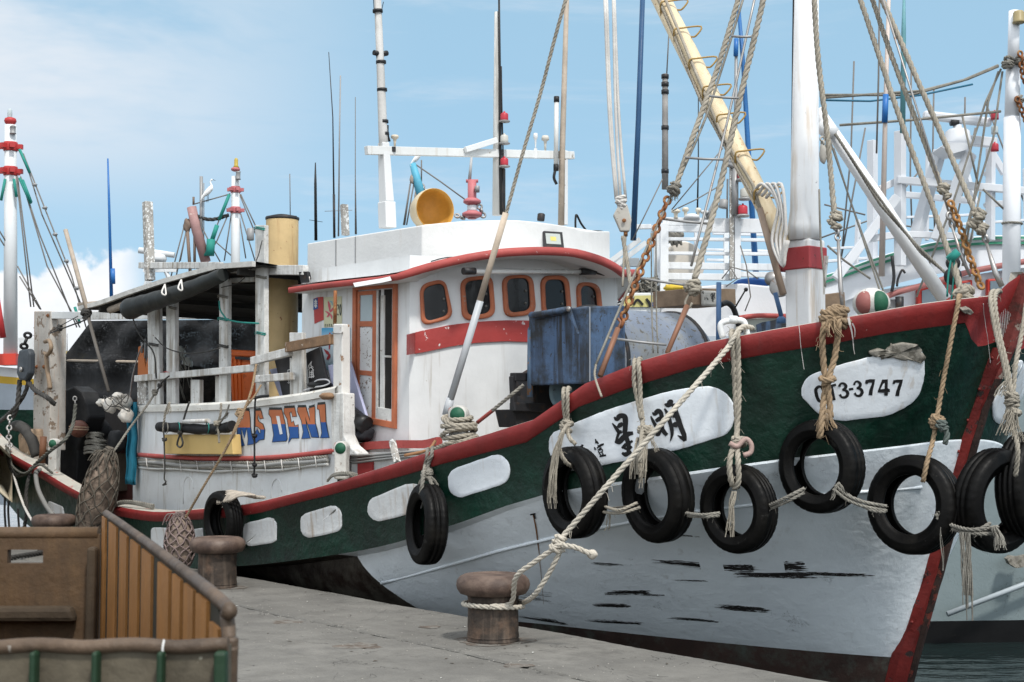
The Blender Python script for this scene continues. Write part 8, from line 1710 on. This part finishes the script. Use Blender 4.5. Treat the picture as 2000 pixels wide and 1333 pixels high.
    for pts in (((1410, 545), (1428, 522), (1460, 530), (1480, 545)), ((1446, 480), (1458, 520), (1466, 580), (1455, 608)), ((1418, 560), (1440, 545), (1425, 520)), ((1235, 470), (1260, 420), (1294, 350)), ((1312, 410), (1370, 340), (1412, 290)), ((1314, 412), (1360, 390), (1408, 362))):
        wires(b, D - .3, [pts], .008)
    bpart(b, 'hull', MATS['far_hull_grey'], lambda m: m.prism([W(x, y, D) for x, y in ((1100, 650), (1600, 650), (1600, 1200), (1100, 1200))], (0, 3, 0)))
    m_ = MB(); m_.tube([W(1514, 572, 12.1), W(1526, 618, 12.1)], .020, 8); m_.lathe(W(1526, 632, 12.1), (0,0,1), [(.04, 0), (.04, .04), (.02, .06)], 10); m_.build('blue_handle', MATS['post_blue'], BOAT)
    m_ = MB(); m_.prism([W(x, y, 12.4) for x, y in ((1488, 630), (1530, 622), (1560, 626), (1560, 645), (1490, 648))], (0, .3, 0)); m_.build('blue_bin', MATS['tank_blue'], BOAT)
    # ---------------- right hand boat, moored outboard
    D = 17.0; b = thing('fishing_boat', 'large white boat outboard of the bow with green roof stripes and red window frames', 'fishing boat')
    wr = paint('right_white', (.62, .64, .67), .5, var=.04, chips=((.3, .3, .3), .27, 12), boat=False, bump=.2)
    roof = [(1590, 545), (1640, 530), (1700, 508), (1760, 490), (1820, 475), (1880, 466), (1940, 462), (2040, 462)]
    def wing(y0, y1, off, dd):
        def f_(m):
            P = resample2(roof, 24); m.grid([[W(x, y + y0, D - off), W(x, y + (y0+y1)/2, D - off - dd*.5), W(x, y + y1, D - off - dd)] for x, y in P], 0, True)
        return f_
    bpart(b, 'roof_wing', wr, lambda m: (m.grid([[W(x, y, D), W(x, y + 62 - (x - 1590)*.0, D - .05)] for x, y in resample2(roof, 24)], 0, True), m.grid([[W(x, y, D), W(x, y - 2, D + 2.5)] for x, y in resample2(roof, 24)])), recalc=False)
    for y0, y1 in ((0, 5), (10, 15)): bpart(b, 'green_stripe', plain('stripe_green', (.012, .16, .09), .5), wing(y0, y1, .03, .03), recalc=False)
    bpart(b, 'eave_edge', plain('eave_brown_red', (.32, .12, .11), .6), lambda m: m.tube(smooth([W(x, y, D - .25) for x, y in ((1700, 600), (1740, 576), (1820, 553), (1900, 530), (2020, 508))], 5), .035, 8))
    bpart(b, 'wheelhouse', wr, lambda m: m.prism([W(x, y, D + .1) for x, y in ((1590, 590), (1730, 565), (2040, 515), (2040, 760), (1590, 760))], (0, 2.5, 0)))
    for q in (((1792, 564), (1855, 549), (1857, 615), (1792, 615)), ((1864, 551), (1900, 546), (1902, 600), (1864, 600)), ((1929, 545), (1968, 543), (1968, 590), (1929, 590))):
        fr_ = bpart(b, 'window_frame', plain('frame_red', (.42, .03, .02), .5), lambda m: m.prism([W(x, y, D - .02) for x, y in q], (0, .1, 0)), bevel=.02)
        cx = sum(p[0] for p in q)/4; cy = sum(p[1] for p in q)/4; m_ = MB(); m_.prism([W(cx + (x-cx)*.72, cy + (y-cy)*.8, D - .035) for x, y in q], (0, .05, 0)); m_.build('window_pane', plain('pane_bluegrey', (.10, .14, .17), .1, spec=.6, bump=0), fr_)
    # gallows: white posts and beams
    def bm(p0, p1, w, D_=D - .3, nm='gallows_beam'): bpart(b, nm, wr, lambda m: m.beam(W(*p0, D_), W(*p1, D_), w*D/FPX, w*D/FPX*1.0), bevel=.006)
    for p0, p1, w, dd in (((1704, 560), (1704, 275), 16, .5), ((1758, 520), (1758, 257), 17, -.3), ((1752, 352), (1990, 372), 14, -.35), ((1760, 380), (1900, 393), 12, .3), ((1718, 370), (1756, 352), 13, -.2), ((1632, 545), (1752, 385), 17, -.45), ((1680, 470), (1755, 458), 13, -.35), ((1758, 458), (1900, 462), 12, -.35),
                          ((1782, 485), (1836, 295), 19, -.1), ((1830, 470), (1895, 300), 19, -.5), ((1905, 400), (1880, 320), 12, .4), ((1893, 275), (1945, 280), 18, -.2), ((1934, 470), (1935, 290), 14, -.3), ((1962, 340), (1938, 300), 12, 0), ((1960, 370), (2030, 376), 14, -.3), ((1925, 400), (1958, 398), 11, 0)):
        bm(p0, p1, w, D + dd)
    for y in (333, 365, 395, 420): bpart(b, 'step', wr, lambda m: m.prism([W(x, yy, D - .3) for x, yy in ((1928, y), (1944, y), (1930, y + 8))], (0, .15, 0)))
    # radar scanner
    bpart(b, 'radar_base', wr, lambda m: (m.lathe(W(1871, 294, D - .4), (0,0,1), [(.05, -.10), (.12, -.06), (.13, 0), (.135, .02), (.165, .07), (.165, .10), (.15, .12), (.14, .22), (.10, .25), (.05, .26), (.05, .30)], 28), m.prism([W(x, y, D - .6) for x, y in ((1838, 287), (1850, 278), (1892, 280), (1890, 292), (1862, 300))], (0, .4, 0))))
    bpart(b, 'radar_bar', wr, lambda m: m.beam(W(1803, 225, D - .4), W(1936, 240, D - .4), .10, .105), bevel=.03)
    bpart(b, 'radar_motor', BLKM, lambda m: m.tube([W(1856, 240, D - .42), W(1872, 240, D - .42)], .04, 8))
    for y in (234, 296): bpart(b, 'signal_lamp', REDC, lambda m: lampbody(m, W(1943, y, D - .5), .045, .09))
    bpart(b, 'clear_lamp', clr, lambda m: lampbody(m, W(1943, 262, D - .5), .04, .09))
    # stepped mast at far right
    c = W(1975, 600, D - 1.0); t_ = W(1981, 22, D - 1.0); mt_ = paint('right_mast', (.72, .74, .77), .5, var=.04, chips=((.12, .12, .12), .315, 6), boat=False, bump=.2)
    bpart(b, 'mast', mt_, lambda m: (m.tube([c, W(1977, 230, D - 1.0)], [.100, .094], 22), m.tube([W(1977, 232, D - 1.0), W(1979, 128, D - 1.0)], [.084, .080], 20), m.tube([W(1979, 130, D - 1.0), t_], [.064, .062], 18)))
    bpart(b, 'mast_lamp', plain('lamp_tan', (.35, .28, .14), .4), lambda m: m.lathe(W(1990, 46, D - 1.1), (0,0,1), [(.06, 0), (.075, .01), (.062, .03), (.062, .12), (.05, .14)], 16))
    bpart(b, 'mast_rope', ROPEG, lambda m: (m.rope([W(1977 + 19*math.cos(a_), 437 + 2*math.sin(a_), D - 1 + .12*math.sin(a_)) for a_ in [6.283*i/16 for i in range(17)]], .014), knot(m, W(1968, 124, D - 1.1), .02, 4, 5, .06), knot(m, W(1992, 118, D - 1.1), .018, 5, 4, .05), knot(m, W(1992, 195, D - 1.1), .016, 6, 4, .04)), recalc=False)
    bpart(b, 'mast_chain', RUST, lambda m: (m.chain([W(1992, 100, D - 1.15), W(1998, 150, D - 1.15), W(2010, 175, D - 1.1)], .014, .09), m.chain([W(1985, 190, D - 1.15), W(2006, 240, D - 1.1)], .014, .09)), recalc=False)
    wires(b, D - 1.0, [((1950, 130), (1890, 155), (1800, 178), (1602, 192)), ((1950, 128), (1880, 158), (1780, 186), (1602, 186)), ((1640, 245), (1780, 235), (1955, 218))], .016, ROPEG)
    wires(b, D - 1.0, [((1955, 135), (1925, 200), (1860, 400), (1790, 580)), ((1950, 140), (1930, 200), (1905, 370), (1880, 520)), ((1958, 140), (1940, 270), (1900, 400), (1868, 520)), ((1920, 370), (1962, 410)), ((1880, 228), (1910, 360)), ((1915, 375), (1890, 500)), ((1616, 480), (1650, 510), (1700, 545))], .013, ROPEG)
    wires(b, D - 1.0, [((1900, 165), (1800, 186), (1700, 198), (1602, 196))], .012, plain('cable_blue', (.02, .12, .2), .6))
    wires(b, D + 5, [((1640, 540), (1662, 300), (1668, 120)), ((1690, 250), (1640, 520)), ((1824, 170), (1822, 300), (1826, 470)), ((1780, 120), (1778, 340), (1782, 480)), ((1905, 250), (1850, 520)), ((1925, 200), (2010, 420)), ((1590, 470), (1700, 430), (1850, 455)), ((1610, 400), (1690, 420)), ((1646, 510), (1800, 330)), ((1885, 190), (1884, 262)), ((1990, 250), (1993, 420), (1990, 520))], .014)
    for p0, p1, w, dd in (((1672, 540), (1676, 430), 10, 4), ((1600, 512), (1756, 500), 7, 4), ((1620, 486), (1700, 482), 6, 4), ((1810, 470), (1812, 300), 8, 4), ((1850, 440), (2010, 430), 6, 4), ((1770, 425), (1900, 420), 6, 4), ((2006, 540), (2002, 330), 9, 4)): bm(p0, p1, w, D + dd)
    # white boom in front of it
    m_ = MB(); m_.tube([W(1596, 215, 12.6), W(1720, 398, 12.6), W(1845, 586, 12.6)], [.055, .068, .062], 20); bo = m_.build('boom', paint('boom_white', (.74, .75, .76), .5, var=.04, chips=((.35, .18, .09), .32, 12), boat=False, bump=.15), BOAT)
    m_ = MB(); m_.rope([W(1630, 260, 12.45), W(1720, 400, 12.45), W(1790, 480, 12.4), W(1870, 555, 12.3)], .014); m_.rope([W(1630, 262, 12.4), W(1730, 405, 12.4), W(1800, 495, 12.4), W(1880, 560, 12.3)], .012); m_.build('boom_rope', ROPEG, bo, recalc=False)
    m_ = MB(); m_.tube([W(1600, 240, 12.5), W(1628, 265, 12.5)], .075, 12); m_.build('boom_collar', MATS['boom_white'], bo); m_ = MB(); m_.blob(W(1608, 300, 12.45), (.035, .03, .09), amp=.1); m_.chain([W(1606, 268, 12.45), W(1607, 284, 12.45)], .01, .06); m_.build('boom_block', MATS['block_grey'], bo, recalc=False)
    bpart(b, 'lamp_housing', BLKM, lambda m: (m.lathe(W(1862, 515, 11.6), (0, -1, -.3), [(.05, -.05), (.06, 0), (.05, .02), (0, .02)], 16), m.lathe(W(1861, 540, 11.6), (0, -1, -.3), [(.06, -.05), (.075, 0), (.05, .02), (0, .02)], 16)))
    bpart(b, 'cable', BLKM, lambda m: (m.tube(smooth([W(1742, 500, D - .3), W(1746, 540, D - .3), W(1742, 570, D - .3)], 4), .02, 6), m.tube(smooth([W(1752, 560, D - .3), W(1754, 545, D - .3), W(1762, 528, D - .3), W(1768, 534, D - .3)], 4), .014, 6), m.tube([W(1757, 580, D - .3), W(1757, 610, D - .3)], .05, 8)))
    bpart(b, 'junction_box', GRYM, lambda m: m.prism([W(x, y, D - .2) for x, y in ((1738, 585), (1752, 585), (1752, 602), (1738, 602))], (0, .1, 0)), bevel=.01)
    # hull of that boat
    teal = paint('outboard_hull', (.22, .27, .28), .35, var=.08, vs=.8, crack=((.05, .05, .05), .006, 9.0, .46), chips=((.16, .14, .12), .25, 5), bump=.4, boat=False)
    Dh = 15.5
    zt = W(1900, 700, Dh).z; zb_ = W(1900, 1216, Dh).z; zw = -.85
    def P_(x, z, o=0): return Vector((x*Dh/FPX + 0, Dh + o, z))
    def hg(z0, z1, o0, o1): 
        def f_(m): m.grid([[P_((px - 1000), z0 + (z1-z0)*k/6, (o0 + (o1-o0)*k/6) + .0009*(px - 1650)*.6) for k in range(7)] for px in range(1560, 2700, 60)], 0, True)
        return f_
    bpart(b, 'hull', teal, hg(zb_, zt, 0.0, -.35), recalc=False); bpart(b, 'boot_top', plain('boot_black2', (.010, .010, .011), .5), hg(-1.3, zb_ , .25, 0.0), recalc=False)
    bpart(b, 'hull_rail', plain('rail_pale', (.40, .45, .48), .4), lambda m: m.tube([W(1850, 1200, Dh - .08), W(2000, 1142, Dh + .0), W(2200, 1065, Dh + .1)], .03, 8))
    bpart(b, 'deck', white, lambda m: m.add([W(1600, 700, Dh), W(2100, 700, Dh), W(2100, 690, D + 1), W(1600, 690, D + 1)], [(0,1,2,3)]), recalc=False)
    bpart(b, 'bare_patch', MATS['bare_filler'], lambda m: m.prism([W(x, y, Dh - .12) for x, y in ((1967, 1092), (1975, 1086), (1990, 1088), (2005, 1085), (2005, 1108), (1985, 1110), (1972, 1102))], (0, .1, 0)))
    # small clutter on the foredeck seen over the gunwale
    m_ = MB(); m_.prism([W(x, y, 12.0) for x, y in ((1602, 576), (1650, 570), (1652, 612), (1602, 616))], (0, .3, 0)); m_.build('timber_block', MATS['box_wood'], None, 'brown timber block on the foredeck between mast and windlass head', cat='timber', bevel=.01)
    m_ = MB(); m_.tube(smooth([W(1683, 606, 10.6), W(1688, 592, 10.55), W(1706, 586, 10.5), W(1722, 594, 10.5), W(1728, 606, 10.5)], 5), .030, 10); m_.build('foredeck_hose', plain('hose_cream', (.36, .33, .27), .6), None, 'cream hose arching over the gunwale below the windlass head', cat='hose')
build_background()
# ================================================================== WOODEN BIN IN FRONT
def build_bin():
    wood = paint('bin_brown', (.115, .068, .033), .7, var=.25, vs=5, wood=((6, 6, .7), (.085, .050, .026)), stain=((.05, .035, .022), .8, 4), chips=((.34, .30, .24), .30, 26), bump=.5, bs=40, boat=False)
    rimm = paint('bin_rim', (.095, .064, .042), .6, var=.3, vs=9, col2=(.055, .036, .024), c2=(.48, .68, 7), chips=((.62, .58, .52), .30, 12), bump=.6, bs=50, boat=False)
    slat = paint('bin_slat_ochre', (.43, .19, .050), .6, var=.16, vs=7, wood=((4, 4, .5), (.33, .15, .045)), streak=((.14, .07, .03), .7, .45), bump=.35, bs=60, boat=False)
    dark = plain('bin_gap_dark', (.035, .030, .018), .8); grn = plain('bin_green', (.010, .032, .014), .6, chips=((.35, .3, .22), .36, 20), bump=.3)
    Df, Db = 1.7, 3.66
    r = thing('fish_bin', 'open topped brown wooden bin with green ribs and an ochre slatted inner side', 'bin')
    TFr, TBr = W(452, 1186, Df + .03), W(206, 1004, Db); zt = (TFr.z + TBr.z)/2; TFr.z = TBr.z = zt
    d = (TBr - TFr).normalized(); n = Vector((-d.y, d.x, 0));  n = n if n.x < 0 else -n   # n points left, inwards
    FR = W(440, 1262, Df); zf = FR.z; BK = W(190, 1044, Db); zb = BK.z
    base = .02
    # right wall: slatted; top slopes down in a corner at the front
    wall = [(0, zf - .02), (.0, zt - .07), (.05, zt - .012), (.13, zt)]
    Lw = (TBr - TFr).length
    P = lambda s, z, o=0: Vector((TFr.x, TFr.y, 0)) + d*s + n*o + Vector((0, 0, z))
    m_ = MB(); m_.prism([P(0, base, -.010), P(Lw, base, -.010), P(Lw, zt - .004, -.010), P(.10, zt - .004, -.010), P(.045, zt - .022, -.010), P(.012, zt - .06, -.010)], n*.014); rw = m_.build('side_wall', dark, r)
    def s_of(px, py=1200):       # where a sight line meets the inner face of the wall
        dd = ray(px, py); nn = n; t = ((Vector((TFr.x, TFr.y, 0)) + n*.006) - CAM).dot(nn)/dd.dot(nn); q = CAM + dd*t; return (q - Vector((TFr.x, TFr.y, 0))).dot(d)
    bd_ = [(208, 7), (230, 7), (251, 7), (274, 7), (303, 13), (335, 7), (358, 7), (383, 6), (410, 6), (433, 5)]; prev = Lw
    for c_, w_ in bd_ + [(452, 0)]:
        s0 = max(.012, s_of(c_ - w_/2)) if w_ else .012; s1 = prev
        tp = zt - (.008 if s0 > .1 else .03)
        if s1 - s0 > .015:
            m_ = MB(); m_.box8([P(s0, base, .004), P(s1, base, .004), P(s1, base, .009), P(s0, base, .009), P(s0, tp, .004), P(s1, tp, .004), P(s1, tp, .009), P(s0, tp, .009)]); m_.build('slat', slat, rw)
        prev = s_of(c_ + w_/2)
    m_ = MB(); prof = smooth([P(.012, base + .3, 0), P(.004, zf - .12, 0), P(.0, zf + .0, 0), P(.006, zt - .055, 0), P(.035, zt - .014, 0), P(.10, zt + .0, 0), P(Lw*.5, zt + .003, 0), P(Lw - .02, zt, 0)], 8); m_.tube(prof, [.0090 + .0003*math.sin(i*1.1) for i in range(len(prof))], 14); m_.build('rim', rimm, r)
    # back wall with handle hole
    uL = W(-260, 1046, Db + .0); uR = W(196, 1043, Db + .0); uL.z = uR.z = zb; e = (uR - uL).normalized(); th = Vector((-e.y, e.x, 0))*.028
    def BW(px, z): f = (px + 260)/(196 + 260); q = uL.lerp(uR, f); return Vector((q.x, q.y, z))
    hz0, hz1 = W(50, 1074, Db).z, W(50, 1101, Db).z
    m_ = MB()
    for x0, x1, z0, z1 in ((-260, 196, base, hz1), (-260, 15, hz1, hz0), (85, 196, hz1, hz0), (-260, 196, hz0, zb)):
        m_.box8([BW(x0, z0), BW(x1, z0), BW(x1, z0) + th, BW(x0, z0) + th, BW(x0, z1), BW(x1, z1), BW(x1, z1) + th, BW(x0, z1) + th])
    bk = m_.build('back_wall', wood, r)
    m_ = MB(); m_.tube([BW(-260, zb) + th*.5, BW(190, zb) + th*.5], .018, 10); m_.build('back_rim', wood, bk)
    z0, z1 = W(50, 1182, Db).z, W(50, 1212, Db).z
    m_ = MB(); m_.prism([BW(-260, z0) - th*.1, BW(150, z0) - th*.1, BW(160, z1) - th*.1, BW(-260, z1) - th*.1], -th*1.4); m_.build('cross_batten', paint('batten_dark', (.060, .042, .026), .8, var=.25, vs=5, bump=.5, boat=False), bk, bevel=.012)
    m_ = MB(); m_.prism([BW(178, zb - .03) - th*.2, BW(196, zb - .03) - th*.2, BW(196, base) - th*.2, BW(172, base) - th*.2], -th*1.2); m_.build('corner_batten', MATS['batten_dark'], bk, bevel=.008)
    # left wall and floor, out of the picture, so that the bin is a real box
    LF = W(-330, 1275, Df); LF.z = 0; lb = BW(-260, 0); lb.z = 0
    m_ = MB(); m_.prism([Vector((LF.x, LF.y, base)), Vector((lb.x, lb.y, base)), Vector((lb.x, lb.y, zb)), Vector((LF.x, LF.y, zf))], (-.03, 0, 0)); m_.build('side_wall', wood, r)
    f0, f1 = W(-330, 1272, Df), W(446, 1260, Df); f0.z = f1.z = zf
    m_ = MB(); m_.add([Vector((LF.x, LF.y, .35)), Vector((f1.x, f1.y, .35)), Vector((TBr.x, TBr.y, .35)), Vector((lb.x, lb.y, .35))], [(0,1,2,3)]); m_.build('floor', wood, r)
    # front wall: rolled rim, sunk board, green ribs
    fd = (f1 - f0).normalized(); fn = Vector((fd.y, -fd.x, 0)); fn = fn if fn.y < 0 else -fn
    m_ = MB(); Q = [f0.lerp(f1, i/30) + Vector((0, 0, .0015*math.sin(i*.9))) for i in range(31)]; m_.tube(Q, [.0085 + .0002*math.sin(i*1.9) for i in range(31)], 16); m_.build('front_rim', rimm, r)
    m_ = MB(); m_.box8([f0 + Vector((0,0,base-zf)), f1 + Vector((0,0,base-zf)), f1 + Vector((0,0,base-zf)) - fn*.02, f0 + Vector((0,0,base-zf)) - fn*.02, f0, f1, f1 - fn*.02, f0 - fn*.02]); fw = m_.build('front_wall', paint('bin_front', (.10, .085, .06), .8, var=.3, vs=9, chips=((.3, .28, .22), .34, 24), bump=.6, boat=False), r)
    for px in (-60, 74, 194, 320, 436):
        m_ = MB(); p = W(px, 1262, Df); q = f0 + fd*((p - f0).dot(fd)); q.z = zf - .004; b_ = Vector((q.x, q.y, base))
        w_ = .0048 if px != 436 else .009
        m_.prism([q - fd*w_*.8, q + fd*w_*.8, b_ + fd*w_, b_ - fd*w_], fn*.022); m_.build('rib', grn, fw, bevel=.004)
    # bird droppings and paint drips on the rim
    dr = plain('drip_white', (.60, .60, .58), .7, bump=.2); m_ = MB(); rnd = random.Random(31)
    for px, ln in ((322, .026),):
        p = W(px, 1256, Df); q = f0 + fd*((p - f0).dot(fd)); q.z = zf + .0105; m_.tube(smooth([q + fn*.004 + Vector((0,0,-.003)), q + fn*.0105 - Vector((0,0,.012)), q + fn*.0105 - Vector((0,0,.016 + ln*.5)), q + fn*.010 - Vector((0,0,.016 + ln))], 3), .0010 if ln < .02 else .0013, 6)
    pieces(m_, 'paint_drip', dr, fw)
build_bin()
# a grey rope on the quay seen through the handle hole
m_ = MB(); a_ = Zp(18, 1096, 0); b_ = Zp(120, 1078, 0); m_.rope([a_ + Vector((-2, .3, .03)), a_ + Vector((0,0,.03)), b_ + Vector((0,0,.03)), b_ + Vector((1.5,.6,.03))], .03); m_.build('quay_rope', ROPED, None, 'dark rope lying on the quay seen through the handle hole of the bin', cat='rope', recalc=False)
finalize()
